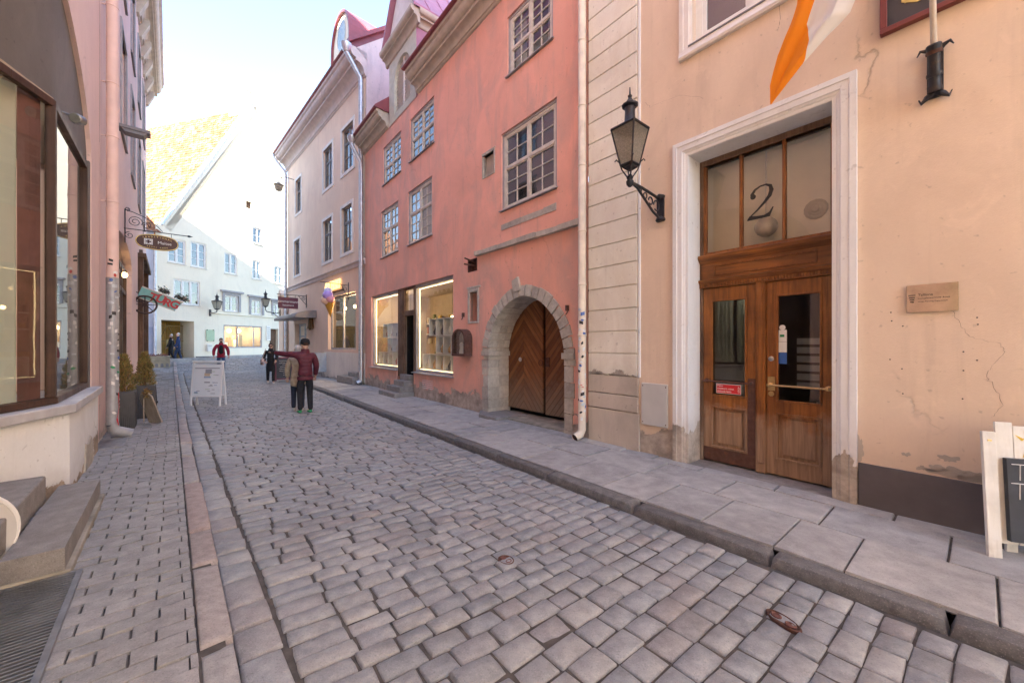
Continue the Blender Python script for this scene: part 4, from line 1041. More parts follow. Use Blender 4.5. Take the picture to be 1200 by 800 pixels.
b = MB(); b.box(-.01, isw[1] + .5, -.02, .03, -.3, isz[0] - .12); obj('shop_socle', b, m_soc := M_stucco('pale_socle_render', (.80, .72, .63), (.70, .62, .55), (.5, .44, .38), .1, .3, cracks=.3, vary=.06), I)
for q in IW:
    window(I, *q, y=-.08, split=.33, top=(1, 1), bot=(1, 2), fr=.05, pm=m_windark, gm=m_glass2, sill=False)
    t_ = MB(); e = .14
    for (a, b_, c_, d_) in ((q[0] - e, q[1] + e, q[3], q[3] + e), (q[0] - e, q[0], q[2], q[3]), (q[1], q[1] + e, q[2], q[3]), (q[0] - e - .02, q[1] + e + .02, q[2] - e, q[2])): t_.box(a, b_, -.03, .03, c_, d_)
    obj('window_surround', t_, m_mould_l, I)
cornice([(0, LED - .14), (.05, LED - .12), (.06, LED), (.13, LED + .05), (.13, LED + .08), (0, LED + .12)], -.02, IL + .05, 'string_course', m_mould_r, I)
cornice(profile(0, IZ - .02, [(.05, .08, 'o'), (.03, 0, 'l'), (.28, .36, 'c'), (.04, 0, 'l'), (0, .10, 'l'), (.20, .22, 'o'), (.06, .04, 'l'), (0, .12, 'l')]), -.1, IL + .25, 'cornice', m_mould_r, I)
cz = IZ + .9
b = MB(); b.prism([(.70, cz), (.74, cz + .04), (.70, cz + .10), (-4.5, cz + 4.6), (-9.5, cz + .1), (-9.5, cz - .1), (-.3, cz - .1)], -.02, IL + .3, 'x'); obj('roof', b, m_redmetal, I)
b = MB(); b.prism([(-.012, -.2), (-.012, cz - .3), (.40, cz - .02), (-4.5, cz + 4.38), (-9.4, cz), (-9.4, -.2)], -.10, -.015, 'x'); obj('gable_wall', b, m_gable, I)
b = MB(); b.prism([(.70, cz + .02), (.72, cz + .16), (-4.5, cz + 4.72), (-9.5, cz + .2), (-9.5, cz + .05), (-4.5, cz + 4.5)], -.20, .02, 'x'); obj('verge_flashing', b, m_redmetal, I)
# dormer with an arched head
dmc = FI.s_at(401, .1); hw = 1.0; dz = cz + .15
def ard(hw, sp, z0, c=dmc): return [(c + hw, z0), (c + hw, sp)] + [(c + hw * math.cos(PI * i / 14), sp + hw * 1.25 * math.sin(PI * i / 14)) for i in range(1, 14)] + [(c - hw, sp), (c - hw, z0)]
b = MB(); b.prism(ard(hw, dz + 1.35, dz - .3), -3.4, .12, 'y'); dd = obj('dormer', b, m_white, I)
b = MB(); 
o1, o2 = ard(hw + .09, dz + 1.35, dz - .3), ard(hw + .005, dz + 1.35, dz - .3)
n = len(o1)
b.add([(p[0], .22, p[1]) for p in o1] + [(p[0], -3.4, p[1]) for p in o1] + [(p[0], .22, p[1]) for p in o2] + [(p[0], -3.4, p[1]) for p in o2],
      [f for i in range(n - 1) for f in ([i, i + 1, n + i + 1, n + i], [2 * n + i, 2 * n + i + 1, i + 1, i], [3 * n + i, 3 * n + i + 1, 2 * n + i + 1, 2 * n + i])])
obj('dormer_roof', b, m_redmetal, dd)
b = MB(); b.lathe([(.48, 0), (.48, .02), (.40, .03)], 0, 0, 20, Matrix.Translation((dmc, .12, dz + 1.75)) @ Matrix.Diagonal((1, 1, 1.3, 1)) @ Matrix.Rotation(R(-90), 4, 'X')); b.box(dmc - .55, dmc + .55, .12, .16, dz + .15, dz + .95); obj('window', b, m_glass2, dd)
# downpipes
d = downpipe(I, .12, .12, .05, cz - 1.1, .085, m_zinc, top=[(.02, .72, cz - .1), (.02, .72, cz - .28), (.12, .14, cz - .95)], cuffs=[1.6, 3.4, 5.2, 7.2, 9.2, 11], shoedir=(0, 1, 0))
b = MB(); b.lathe([(.10, -.18), (.20, 0), (.21, .12), (.19, .12)], .02, .72, 14); b.xf(Matrix.Translation((0, 0, cz - .12))); obj('rainwater_head', b, m_zinc, d, smooth=True)
stickers(d, .12, .12, .085, [.7 + .06 * i for i in range(18)], 40, 170, 8)
d = downpipe(P, PS1 - .02, .16, .05, PZ - .8, .07, m_zinc, top=[(PS1 + .03, .5, PZ + .42), (PS1 + .03, .5, PZ + .2), (PS1 - .02, .18, PZ - .4)], cuffs=[1.6, 3.4, 5.2, 7.2], shoedir=(0, 1, 0))
b = MB(); b.lathe([(.08, -.14), (.16, 0), (.17, .10), (.15, .10)], PS1 + .03, .5, 14); b.xf(Matrix.Translation((0, 0, PZ + .42))); obj('rainwater_head', b, m_zinc, d, smooth=True)
d = downpipe(I, IL - .1, .14, .1, cz - 1.3, .08, m_zinc, top=[(IL + .25, .75, cz - .05), (IL + .2, .7, cz - .3), (IL - .1, .16, cz - 1.1)], cuffs=[4.6, 7, 9.5], shoedir=(0, 1, 0))
stickers(d, IL - .1, .14, .08, [.9 + .08 * i for i in range(16)], 10, 170, 9)
b = MB(); b.box(IL - .02, IL + .9, -2.0, .28, -.3, LED - .35); b.prism([(IL - .05, LED - .35), (IL + .98, LED - .35), (IL + .45, LED + .02)], -2.1, .36, 'y'); obj('corner_buttress', b, m_pinkfar, I)
# shop window and doorway
f = MB(); y = -.16
s0, s1, z0, z1 = isw[0], isw[1], isz[0], isz[1]
f.box(s0, s1, y - .05, y + .02, z1 - .08, z1); f.box(s0, s1, y - .05, y + .02, z0, z0 + .08); ms = FI.s_at(398.5)
for q in (s0, ms - .04, s1 - .08): f.box(q, q + .08, y - .05, y + .02, z0 + .08, z1 - .08)
so = obj('shop_window', f, m_winedge, I)
gp = MB(); gp.poly([(s0, y - .02, z0), (s1, y - .02, z0), (s1, y - .02, z1), (s0, y - .02, z1)]); obj('pane', gp, m_clear, so)
b = MB(); b.box(s0, ms - .1, -.9, -.85, z0 - .2, z1); obj('wooden_screen', b, m_ws := M_wood('golden_boards', (.30, .16, .055), (.52, .30, .11), .5, 'z'), so)
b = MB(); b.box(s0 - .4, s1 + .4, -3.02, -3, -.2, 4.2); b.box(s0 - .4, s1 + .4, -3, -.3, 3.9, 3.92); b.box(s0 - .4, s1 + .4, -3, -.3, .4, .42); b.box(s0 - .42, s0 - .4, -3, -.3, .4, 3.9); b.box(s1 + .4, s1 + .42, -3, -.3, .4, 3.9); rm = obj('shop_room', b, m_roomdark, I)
for q in (s0 + .6, s0 + 1.6, s1 - .5):
    b = MB(); b.ball((q, -.6, 3.3), .07, 8, 6); obj('pendant_bulb', b, m_bulb, rm)
ld = bpy.data.lights.new('shop_lamp_or_fill', 'POINT'); ld.energy = 25; ld.color = (1, .72, .42); ld.shadow_soft_size = .1
lo = bpy.data.objects.new('shop_lamp_or_fill', ld); COL.objects.link(lo); lo.parent = rm; lo.location = (s0 + .9, -.55, 3.2)
f = MB(); f.box(idr[0], idr[0] + .09, -.3, -.22, .1, 2.75); f.box(idr[1] - .09, idr[1], -.3, -.22, .1, 2.75); f.box(idr[0] + .09, idr[1] - .09, -.3, -.22, 2.62, 2.75); f.box(idr[0] + .09, idr[1] - .09, -.29, -.23, 2.0, 2.07); f.box((idr[0] + idr[1]) / 2 - .04, (idr[0] + idr[1]) / 2 + .04, -.3, -.22, .1, 2.62)
o = obj('door', f, m_winedge, I); gp = MB(); gp.poly([(idr[0], -.26, .1), (idr[1], -.26, .1), (idr[1], -.26, 2.7), (idr[0], -.26, 2.7)]); obj('pane', gp, m_glass2, o)
b = MB(); c0, c1 = FI.s_at(371), FI.s_at(344); 
cp = [(.0 + 1.0 * math.sin(a), 2.95 + .35 * math.cos(a)) for a in [i * PI / 16 for i in range(9)]]
b.prism(cp + [(.97, 2.9), (.0, 2.95)], c0, c1, 'x'); obj('door_canopy', b, m_zcan := M_plain('grey_canopy_sheet', (.24, .21, .20), .5, .15, 4, .1), I)
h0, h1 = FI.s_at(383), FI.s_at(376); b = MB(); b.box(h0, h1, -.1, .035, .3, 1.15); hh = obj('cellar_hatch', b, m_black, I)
for q in (h0, h1): b = MB(); b.box(q - .03, q + .03, .03, .5, .28, 1.18); obj('shutter', b, m_shut := M_plain('blue_grey_shutter', (.38, .42, .48), .6, .15, 5, .1), hh)
b = MB(); b.box(.2, 1.9, 0, .42, -.1, .28); b.box(.25, 1.2, 0, .22, .28, .46); obj('step', b, m_step, I, bevel=.015)

# ================================================================== white gabled house at the end
Wh = at('white_gabled_house', 'tall whitewashed house with a steep orange tiled roof closing off the street', 'house', FW)
def wr(tl, tr, bl, br): return FW.rect(tl, tr, bl, br)
def wz(u, v): return FW.px(u, v)
WW = {'a': ((196.4, 278.7), (217.9, 282), (196.4, 307), (217.9, 310)), 'b': ((223.4, 282.6), (241.8, 286), (223.4, 312), (241.8, 315.2)), 'c': ((263, 295), (278, 299), (263, 319), (278, 323)),
      'd': ((295.5, 304), (306, 306.5), (295.5, 326), (306, 328.5)), 'e': ((321, 311), (331, 313), (321, 331), (331, 333.5)), 'f': ((296, 265), (307.5, 269), (296, 284), (307.5, 287.5)),
      'g': ((203.3, 325.5), (234.4, 331), (203.3, 355), (234.4, 359)), 'h': ((263, 345), (279.5, 347.5), (263, 364), (279.5, 366)), 'i': ((294, 350.5), (307, 352.5), (294, 368), (307, 369.5)), 'j': ((320, 355), (329, 356), (320, 369), (329, 370))}
WR = {k: wr(*v) for k, v in WW.items()}
GT = FW.rect((189, 374), (227.5, 377), (189, 416), (227.5, 419.5)); GT = (GT[0], GT[1], -.2, GT[3])
SHW = FW.rect((262, 379.5), (307, 383.5), (262, 408), (307, 407)); DRW = FW.rect((316, 384.5), (326, 386), (316, 404), (326, 404)); DRW = (DRW[0], DRW[1], .2, DRW[3])
pk = wz(300, 121); lf = wz(196, 262); vt = wr((288.4, 235), (294.8, 237), (288.4, 243), (294.8, 245.5))
print('W', {k: tuple(round(v, 2) for v in q) for k, q in WR.items()}, 'gate', GT, 'shop', SHW, 'peak', pk, 'left', lf)
pkx, pkz = pk; lfx, lfz = lf
half = abs(pkx - lfx)
rx_ = pkx - half * 1.0
w = MB()
w.wall([(rx_ - 6, -.4), (2.35, -.4), (2.35, lfz - .2), (lfx + .1, lfz - .2), (pkx, pkz - .5), (rx_, lfz), (rx_ - 6, lfz - 1)], [(rc(*q), .12) for q in WR.values()] + [(rc(*GT), 1.2), (rc(*SHW), .12), (rc(*DRW), .3), (rc(*vt), .2)])
obj('wall', w, m_white, Wh)
# raking coping, ridge, tiled roof
m_tile = None
def M_tile():
    t = NT('orange_clay_tiles')
    c = t.ramp(t.geo('Random Per Island'), [(.1, (.16, .055, .025)), (.4, (.24, .10, .045)), (.7, (.20, .075, .035)), (.9, (.30, .16, .08))])
    c = t.mix(t.math('MULTIPLY', t.ramp(t.noise(2.2, 4), [(.5, 0), (.7, 1)]), .5), c, (.45, .33, .2))
    return t.done(c, .85, t.bump(t.noise(12, 4), .4, .02), 0, .3)
m_tile = M_tile()
ux, uz = lfx - pkx, lfz - pkz; L = math.hypot(ux, uz); ux /= L; uz /= L; nx_, nz_ = -uz, ux
if nz_ < 0: nx_, nz_ = -nx_, -nz_
tl = MB(); depth = 15.0; rows = int(L / .30); cols = int(depth / .20)
for r in range(rows):
    for c_ in range(cols):
        a = (r) * .30 - .05; e = a + .34; y0 = -.45 - c_ * .20 + random.uniform(-.008, .008); y1 = y0 - .19
        l0, l1 = .02 + random.uniform(0, .015), .06 + random.uniform(0, .02); ym = (y0 + y1) / 2
        def pt(d, l, yy): return (pkx + ux * d + nx_ * l, yy, pkz + uz * d + nz_ * l - .35)
        tl.add([pt(a, l0, y0), pt(a, l0 + .05, ym), pt(a, l0, y1), pt(e, l1, y0), pt(e, l1 + .05, ym), pt(e, l1, y1), pt(e, l1 - .08, y0), pt(e, l1 - .08, y1)], [[0, 1, 4, 3], [1, 2, 5, 4], [3, 4, 5, 7, 6]])
obj('roof', tl, m_tile, Wh, recalc=False)
b = MB(); q = [(pkx, pkz - .34), (lfx, lfz - .34), (lfx - .2, lfz - .6), (rx_, lfz - .6), (rx_ - .1, lfz - .34)]
b.prism(q, -depth, -.42, 'y'); obj('roof_body', b, m_tile2 := M_plain('dull_clay', (.33, .15, .085), .9, .2, 5, .2), Wh)
def rake(sx, sz, ex, ez, t0, t1, y0, y1, name, m):
    b = MB(); l = math.hypot(ex - sx, ez - sz); dx, dz_ = (ex - sx) / l, (ez - sz) / l; nx2, nz2 = -dz_, dx
    if nz2 < 0: nx2, nz2 = -nx2, -nz2
    b.prism([(sx + nx2 * t0, sz + nz2 * t0), (ex + nx2 * t0, ez + nz2 * t0), (ex + nx2 * t1, ez + nz2 * t1), (sx + nx2 * t1, sz + nz2 * t1)], y0, y1, 'y'); return obj(name, b, m, Wh)
rake(pkx, pkz - .3, lfx, lfz - .3, -.25, .28, -.44, .0, 'gable_parapet', m_white)
rake(pkx, pkz - .3, rx_, lfz - .3, -.25, .28, -.44, .0, 'gable_parapet', m_white)
rake(pkx, pkz - .3, lfx, lfz - .3, .285, .33, -.10, .05, 'parapet_flashing', m_zinc)
rake(pkx, pkz - .3, rx_, lfz - .3, .285, .33, -.10, .05, 'parapet_flashing', m_zinc)
b = MB(); b.box(pkx - .55, pkx + .35, -2.2, -.9, pkz - 1.2, pkz + 1.15); b.box(pkx - .62, pkx + .42, -2.27, -.83, pkz + 1.15, pkz + 1.32); obj('chimney', b, m_white, Wh)
for k, q in WR.items():
    if k in 'hij':
        t_ = MB(); e = .16
        for (a, b_, c_, d_) in ((q[0] - e, q[1] + e, q[3], q[3] + .2), (q[0] - e, q[0], q[2], q[3]), (q[1], q[1] + e, q[2], q[3])): t_.box(a, b_, -.03, .05, c_, d_)
        t_.box(q[0] - e - .15, q[1] + e + .15, -.03, .16, q[3] + .2, q[3] + .32); obj('window_hood', t_, m_winedge, Wh)
    window(Wh, *q, y=-.05, split=None, cols=3 if k == 'g' else 2, bot=(1, 3) if k in 'ab' else (1, 2), fr=.07, bar=.035, pm=m_winwhite, gm=m_glass2, sill=True, curtains=k in 'ag')
b = MB(); b.box(vt[0], vt[1], -.2, -.15, vt[2], vt[3]); obj('vent_hole', b, m_oldwood, Wh)
z_l = FW.z_at(FW.s_at(280), 369); b = MB(); b.prism([(0, z_l - .08), (.06, z_l - .05), (.09, z_l), (0, z_l + .03)], rx_ - 6, GT[0] - 1.0, 'x'); obj('string_course', b, m_white, Wh)
# gateway passage, iron gate
m_ochre = M_plain('ochre_passage_plaster', (.80, .55, .15), .9, .12, 2, .1)
b = MB(); b.box(GT[0] - .1, GT[1] + .1, -2.6, -2.5, -.2, GT[3] + .1); b.box(GT[0] - .12, GT[0] - .005, -5.1, -1.2, -.2, GT[3]); b.box(GT[1] + .005, GT[1] + .12, -5.1, -1.2, -.2, GT[3]); b.box(GT[0] - .1, GT[1] + .1, -5.1, -1.2, GT[3] + .003, GT[3] + .1); obj('passage', b, m_ochre, Wh)
f = MB(); y = -.95; zb_ = .75; zt_ = GT[3] - .25; n = 22
for i in range(n + 1): q = GT[0] + .03 + (GT[1] - GT[0] - .06) * i / n; f.tube([(q, y, zb_), (q, y, zt_ + (.12 if i % 2 else 0))], .013, 5)
for z in (zb_ + .05, (zb_ + zt_) / 2, zt_ - .05): f.box(GT[0], GT[1], y - .02, y + .02, z - .025, z + .025)
mx = (GT[0] + GT[1]) / 2
for q0, q1 in ((GT[0], mx), (GT[1], mx)): f.tube([(q0, y + .03, zb_), (q1, y + .03, zt_)], .025, 5)
f.box(mx - .35, mx + .1, y + .03, y + .07, 1.35, 1.9)
obj('gate', f, m_gm := M_metal('dull_brown_gate_iron', (.34, .24, .09), .6, .1), Wh)
# shop window with warm room
f = MB(); y = -.06; s0, s1, z0, z1 = SHW
f.box(s0, s1, y - .04, y + .03, z1 - .09, z1); f.box(s0, s1, y - .04, y + .03, z0, z0 + .09)
for i in range(4): q = s0 + (s1 - s0 - .09) * (0, .22, .66, 1)[i]; f.box(q, q + .09, y - .04, y + .03, z0 + .09, z1 - .09)
so = obj('shop_window', f, m_winedge, Wh); gp = MB(); gp.poly([(s0, y - .02, z0), (s1, y - .02, z0), (s1, y - .02, z1), (s0, y - .02, z1)]); obj('pane', gp, m_clear, so)
b = MB(); b.box(s0 - .1, s1 + .1, -2.5, -2.4, z0 - .1, z1 + .1); b.box(s0 - .1, s0, -2.4, -.13, z0 - .1, z1 + .1); b.box(s1, s1 + .1, -2.4, -.13, z0 - .1, z1 + .1); b.box(s0, s1, -2.4, -.13, z1 + .0, z1 + .1); b.box(s0, s1, -2.4, -.13, z0 - .1, z0 - .0); rm = obj('shop_room', b, m_room, Wh)
b = MB()
for i in range(9):
    q = s0 + .3 + (s1 - s0 - .6) * random.random(); b.cur = i % 3; hh = random.uniform(.3, 1.0); b.box(q, q + random.uniform(.15, .4), -1.8 + .1 * i, -1.5 + .1 * i, z0, z0 + hh)
obj('goods', b, [m_ws, m_oldwood, m_whitebox], rm)
for q in (.3, .55, .8): b = MB(); b.ball((s0 + (s1 - s0) * q, -1.2, z1 - .35), .13, 10, 8); obj('pendant_bulb', b, m_bulb, rm)
ld = bpy.data.lights.new('shop_lamp_or_fill', 'POINT'); ld.energy = 25; ld.color = (1, .75, .45); ld.shadow_soft_size = .1
lo = bpy.data.objects.new('shop_lamp_or_fill', ld); COL.objects.link(lo); lo.parent = rm; lo.location = ((s0 + s1) / 2, -1.0, z1 - .5)
b = MB(); b.box(DRW[0], DRW[1], -.3, -.25, .3, DRW[3]); obj('door', b, m_oldwood, Wh)
b = MB(); b.box(rx_ - 6, GT[0] - .1, 0, 1.2, -.3, .80); b.box(GT[1] + .1, 2.3, 0, 1.2, -.3, .68); b.box(GT[0] - .1, GT[1] + .1, 0, 1.2, -.3, .72); struct(obj('upper_pavement', b, m_slab)).matrix_world = Matrix.Translation(FW.w(0, 0)) @ Matrix.Rotation(FW.ang, 4, 'Z')
# a small bluish house showing between the left row and the white house
Bh = at('pale_blue_house', 'narrow pale blue wall with a small red tiled roof beside the white house', 'house', FW, 2.4, -.05)
b = MB(); b.box(0, 5.0, -6, 0, -.4, 8.3); obj('wall', b, m_pb := M_stucco('pale_blue_plaster', (.62, .65, .74), (.5, .53, .62), None, cracks=0, vary=.06), Bh)
b = MB(); b.box(-.01, 5.0, -.1, .03, -.3, 2.6); obj('socle', b, M_plain('blue_grey_socle_paint', (.42, .47, .60), .85, .08, 2, .1), Bh)
tl = MB()
for r in range(9):
    for c_ in range(20):
        y0 = .35 - r * .42; z0 = 8.15 + r * .34; x0 = -.25 + c_ * .26
        tl.add([(x0, y0 + .08, z0 - .03), (x0 + .12, y0 + .08, z0 + .03), (x0 + .245, y0 + .08, z0 - .03), (x0, y0 - .42, z0 + .31), (x0 + .12, y0 - .42, z0 + .37), (x0 + .245, y0 - .42, z0 + .31)], [[0, 1, 4, 3], [1, 2, 5, 4]])
obj('roof', tl, m_tile, Bh, recalc=False)
dpp = downpipe(Bh, .02, .12, .6, 8.0, .07, m_zinc, cuffs=[3, 6])

# ================================================================== LEFT: rose house with the big shop window
Lh = at('rose_shop_house', 'rose plastered house with a tall brown framed bow window in an arched recess', 'house', FL)
LS1 = 9.0
A1 = FL.s_at(107, 0); az = FL.z_at(A1, 190); p78 = FL.px(78, 0); print('L arch', A1, az, p78)
B1 = 6.6; acx = (A1 + B1) / 2; ahw = (B1 - A1) / 2
# segmental arch: rises from (A1,az) and passes (p78)
def arc_z(s): k = (s - acx) / ahw; return az + 1.36 * math.sqrt(max(0, 1 - k * k)) ** 1.15
print('arc at p78', arc_z(p78[0]), 'want', p78[1])
al = [(A1, -.3), (A1, az)] + [(A1 + (B1 - A1) * (.5 - .5 * math.cos(PI * i / 24)), arc_z(A1 + (B1 - A1) * (.5 - .5 * math.cos(PI * i / 24)))) for i in range(1, 24)] + [(B1, az), (B1, -.3)]
UWL = [(1.6, 2.9, 7.6, 9.9), (4.6, 5.9, 7.6, 9.9)]
w = MB(); w.wall(rc(.14, LS1, -.3, 13.4), [(al, .05)] + [(rc(*q), .15) for q in UWL]); w.box(.14, LS1, -7.3, -7.2, -.3, 14); w.box(.14, .16, -7.2, -.02, -.3, 13.9); w.box(LS1 - .02, LS1, -7.2, -.02, -.3, 13.9); obj('wall', w, m_rose, Lh)
for q in UWL: window(Lh, *q, y=-.1, split=.35, pm=m_winwhite, top=(1, 1), bot=(1, 2), fr=.07)
so_ = MB(); n = len(al)
arch_loop = al
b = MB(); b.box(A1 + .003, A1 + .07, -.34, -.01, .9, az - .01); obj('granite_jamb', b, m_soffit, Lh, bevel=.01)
cornice(profile(0, 13.35, [(.06, .1, 'o'), (.25, .35, 'c'), (.1, .2, 'o'), (0, .12, 'l')]), .14, LS1, 'cornice', m_mould_l, Lh)
b = MB(); b.prism([(.5, 14.1), (.5, 14.2), (-3.4, 23.3), (-7.5, 14.1), (-7.5, 14.0)], .14, LS1, 'x'); obj('roof', b, m_redmetal, Lh)  # unseen roof, pitched steep to keep sun off the houses opposite
# bow window, plan: along the facade then curving in towards the shop door
near = FL.loc(-4.8, 4.08); print('bow corner', near)
BZ0, BZ1 = .97, 4.15
c1 = (near[0] - .02, -.05); c0 = (A1 + .07, -.05)
dirn = (FL.loc(-4.8 + .32, 4.08 - .947)[0] - near[0], FL.loc(-4.8 + .32, 4.08 - .947)[1] - near[1])
c2 = (c1[0] + dirn[0] * 1.55, c1[1] + dirn[1] * 1.55); c3 = (c2[0] + .25, -1.6)
plan = [c0, c1, c2, c3]
def ptop(c): return 4.22 - .03 * max(0, c[0] - c0[0])
so_ = MB()
def plan_y(s):
    for p, q in ((c0, c1), (c1, c2), (c2, c3)):
        if s <= q[0]: return p[1] + (q[1] - p[1]) * max(0, s - p[0]) / max(.001, q[0] - p[0])
    return c3[1] - .1
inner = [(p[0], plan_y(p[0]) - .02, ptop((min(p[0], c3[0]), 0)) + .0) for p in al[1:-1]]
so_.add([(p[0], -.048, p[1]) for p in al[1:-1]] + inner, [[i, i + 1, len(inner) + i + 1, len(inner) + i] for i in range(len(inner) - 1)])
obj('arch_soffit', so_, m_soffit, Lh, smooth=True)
f = MB()
def bar(p, q, za0, za1, zb0, zb1, t, off=0):
    """a plank from plan point p to q, with its own lower and upper edge heights at each end"""
    dx, dy = q[0] - p[0], q[1] - p[1]; l = math.hypot(dx, dy); nx2, ny2 = -dy / l, dx / l
    if ny2 < 0: nx2, ny2 = -nx2, -ny2
    P0 = [(p[0] + nx2 * (off + k), p[1] + ny2 * (off + k)) for k in (-t, 0)]; Q0 = [(q[0] + nx2 * (off + k), q[1] + ny2 * (off + k)) for k in (-t, 0)]
    f.add([(*P0[0], za0), (*P0[1], za0), (*P0[1], za1), (*P0[0], za1), (*Q0[0], zb0), (*Q0[1], zb0), (*Q0[1], zb1), (*Q0[0], zb1)], [(0, 1, 2, 3), (7, 6, 5, 4), (0, 4, 5, 1), (1, 5, 6, 2), (2, 6, 7, 3), (3, 7, 4, 0)])
def lerp(p, q, t): return (p[0] + (q[0] - p[0]) * t, p[1] + (q[1] - p[1]) * t)
for p, q in ((c0, c1), (c1, c2), (c2, c3)):
    nseg = 6
    bar(p, q, BZ0, BZ0 + .07, BZ0, BZ0 + .07, .10, .03)
    for i in range(nseg):
        a, b_ = lerp(p, q, i / nseg), lerp(p, q, (i + 1) / nseg)
        ta, tb = ptop(a), ptop(b_)
        if p is not c0: ta = tb = None
        if ta is None: ta, tb = ptop(a), ptop(b_)
        bar(a, b_, ta - .06, ta + .02, tb - .06, tb + .02, .06, .02)
for c in (c0, c1, c2):
    wv = .036
    f.box(c[0] - wv, c[0] + wv, c[1] - .055, c[1] + .022, BZ0 + .07, ptop(c) - .05)
obj_bow = obj('bow_window', f, m_bw := M_wood('dark_brown_painted_wood', (.05, .024, .016), (.095, .045, .028), .38, 'z'), Lh, bevel=.006)
gp = MB()
for p, q in ((c0, c1), (c1, c2), (c2, c3)):
    ns = 8
    for i in range(ns):
        a, b_ = lerp(p, q, i / ns), lerp(p, q, (i + 1) / ns)
        gp.poly([(a[0], a[1] - .02, BZ0 + .05), (b_[0], b_[1] - .02, BZ0 + .05), (b_[0], b_[1] - .02, ptop(b_) - .03), (a[0], a[1] - .02, ptop(a) - .03)])
obj('pane', gp, M_glass_clear('bow_glass', (.90, .92, .90), 1.9, .12, .02), obj_bow)
# curtains and a box behind the panes
def M_net():
    t = NT('pale_green_net_curtain'); m = t.done(t.mix(t.noise(8, 3), (.70, .72, .62), (.80, .81, .72)), .9)
    tr = t.node('ShaderNodeBsdfTranslucent'); tr.inputs[0].default_value = (.75, .78, .66, 1); mx = t.node('ShaderNodeMixShader'); mx.inputs[0].default_value = .5
    t.link(t.b.outputs[0], mx.inputs[1]); t.link(tr.outputs[0], mx.inputs[2]); t.link(mx.outputs[0], t.out.inputs[0]); return m
cu = MB(); k = 60
def curtain(p, q, off, z0, z1, m):
    vs = []; fs = []
    for i in range(k + 1):
        a = lerp(p, q, i / k); wv = .03 * math.sin(i * 1.7) + .012 * math.sin(i * 4.1)
        vs += [(a[0], a[1] - off + wv, z0), (a[0], a[1] - off + wv, z1)]
    return vs, [[2 * i, 2 * i + 1, 2 * i + 3, 2 * i + 2] for i in range(k)]
cu.add(*curtain(lerp(c1, c2, .12), c3, .14, BZ0 - .3, 4.15, 0)); obj('net_curtain', cu, m_net := M_net(), obj_bow, smooth=True)
cu = MB(); cu.add(*curtain(lerp(c1, c2, .02), lerp(c1, c2, .12), .10, BZ0 - .3, 4.15, 0)); obj('brown_drape', cu, m_dr := M_fabric('dark_red_brown_drape', (.16, .07, .055), 6), obj_bow, smooth=True)
cu = MB(); cu.add(*curtain((c0[0] - .1, -.05), (c1[0], -.05), .75, BZ0 - .3, 4.15, 0)); obj('inner_blind', cu, m_dk := M_fabric('grey_brown_cloth', (.30, .26, .24), 6), obj_bow)  # grey brown cloth hung well behind the far pane
bx_ = MB(); e = lerp(c1, c2, .62); bx_.box(e[0] - .2, e[0] + .2, e[1] - .33, e[1] - .1, BZ0 - .05, BZ0 + .19); obj('display_box', bx_, m_whitebox, obj_bow, bevel=.004)
b = MB(); ch = lerp(c1, c2, .9)
for i in range(3):
    for j in range(9): b.ball((ch[0] + .2 * math.cos(j * .7), ch[1] - .10 + .03 * math.sin(j * .7), 2.55 + .05 * i), .012, 6, 4)
b.tube([(ch[0] - .25, ch[1] - .1, 2.68), (ch[0] + .25, ch[1] - .1, 2.68)], .008, 5); b.tube([(ch[0], ch[1] - .1, 2.68), (ch[0], ch[1] - .1, 4.15)], .006, 5)
obj('chandelier', b, m_crys := M_plain('crystal_drops', (.75, .72, .62), .15, .05, 3, 0), obj_bow)
b = MB(); fl = [(c0[0] - .2, -.08), c1, c2, c3, (c3[0], -3), (c0[0] - .2, -3)]; b.prism(fl, BZ0 - .06, BZ0 - .02, 'z'); b.box(A1 - .2, B1 + .2, -3.1, -3.0, .2, 4.3); b.prism(fl, 4.16, 4.2, 'z'); obj('shop_room', b, m_room, Lh)
ld = bpy.data.lights.new('shop_lamp_or_fill', 'POINT'); ld.energy = 30; ld.color = (1, .94, .82); ld.shadow_soft_size = .2  # fill light added behind the net curtain to brighten it
lo = bpy.data.objects.new('shop_lamp_or_fill', ld); COL.objects.link(lo); lo.parent = obj_bow; lo.location = (c2[0], c2[1] - 1.2, 3.6)
# white socle under the bow with a moulded sill
sc_ = MB(); off = .06
pl2 = [(A1 - .10, .06), (c1[0] + .05, .07), (c2[0] + .05, c2[1] + .06), (c3[0] + .05, c3[1]), (c3[0], -2), (A1 - .10, -.4)]
sc_.prism(pl2, -.25, BZ0 - .10, 'z'); obj('socle', sc_, m_base_w, Lh, bevel=.02)
sl = MB(); pl3 = [(A1 - .12, .11), (c1[0] + .07, .12), (c2[0] + .09, c2[1] + .10), (c3[0] + .09, c3[1]), (c3[0], -2), (A1 - .12, -.3)]
sl.prism(pl3, BZ0 - .10, BZ0 - .005, 'z'); obj('sill', sl, m_zs := M_plain('grey_painted_sill', (.50, .49, .50), .6, .15, 5, .15), Lh, bevel=.012)
b = MB(); b.prism([(1.55, -.1), (1.6, .28), (1.78, .38), (1.98, .30), (2.15, .34), (2.3, -.1)], .04, .082, 'y'); obj('bare_masonry', b, m_lime, Lh, bevel=.01)
# entrance side of the recess
b = MB(); b.box(c3[0] + .3, B1, -1.75, -1.65, .3, 4.3); obj('shop_door', b, m_bw, Lh)
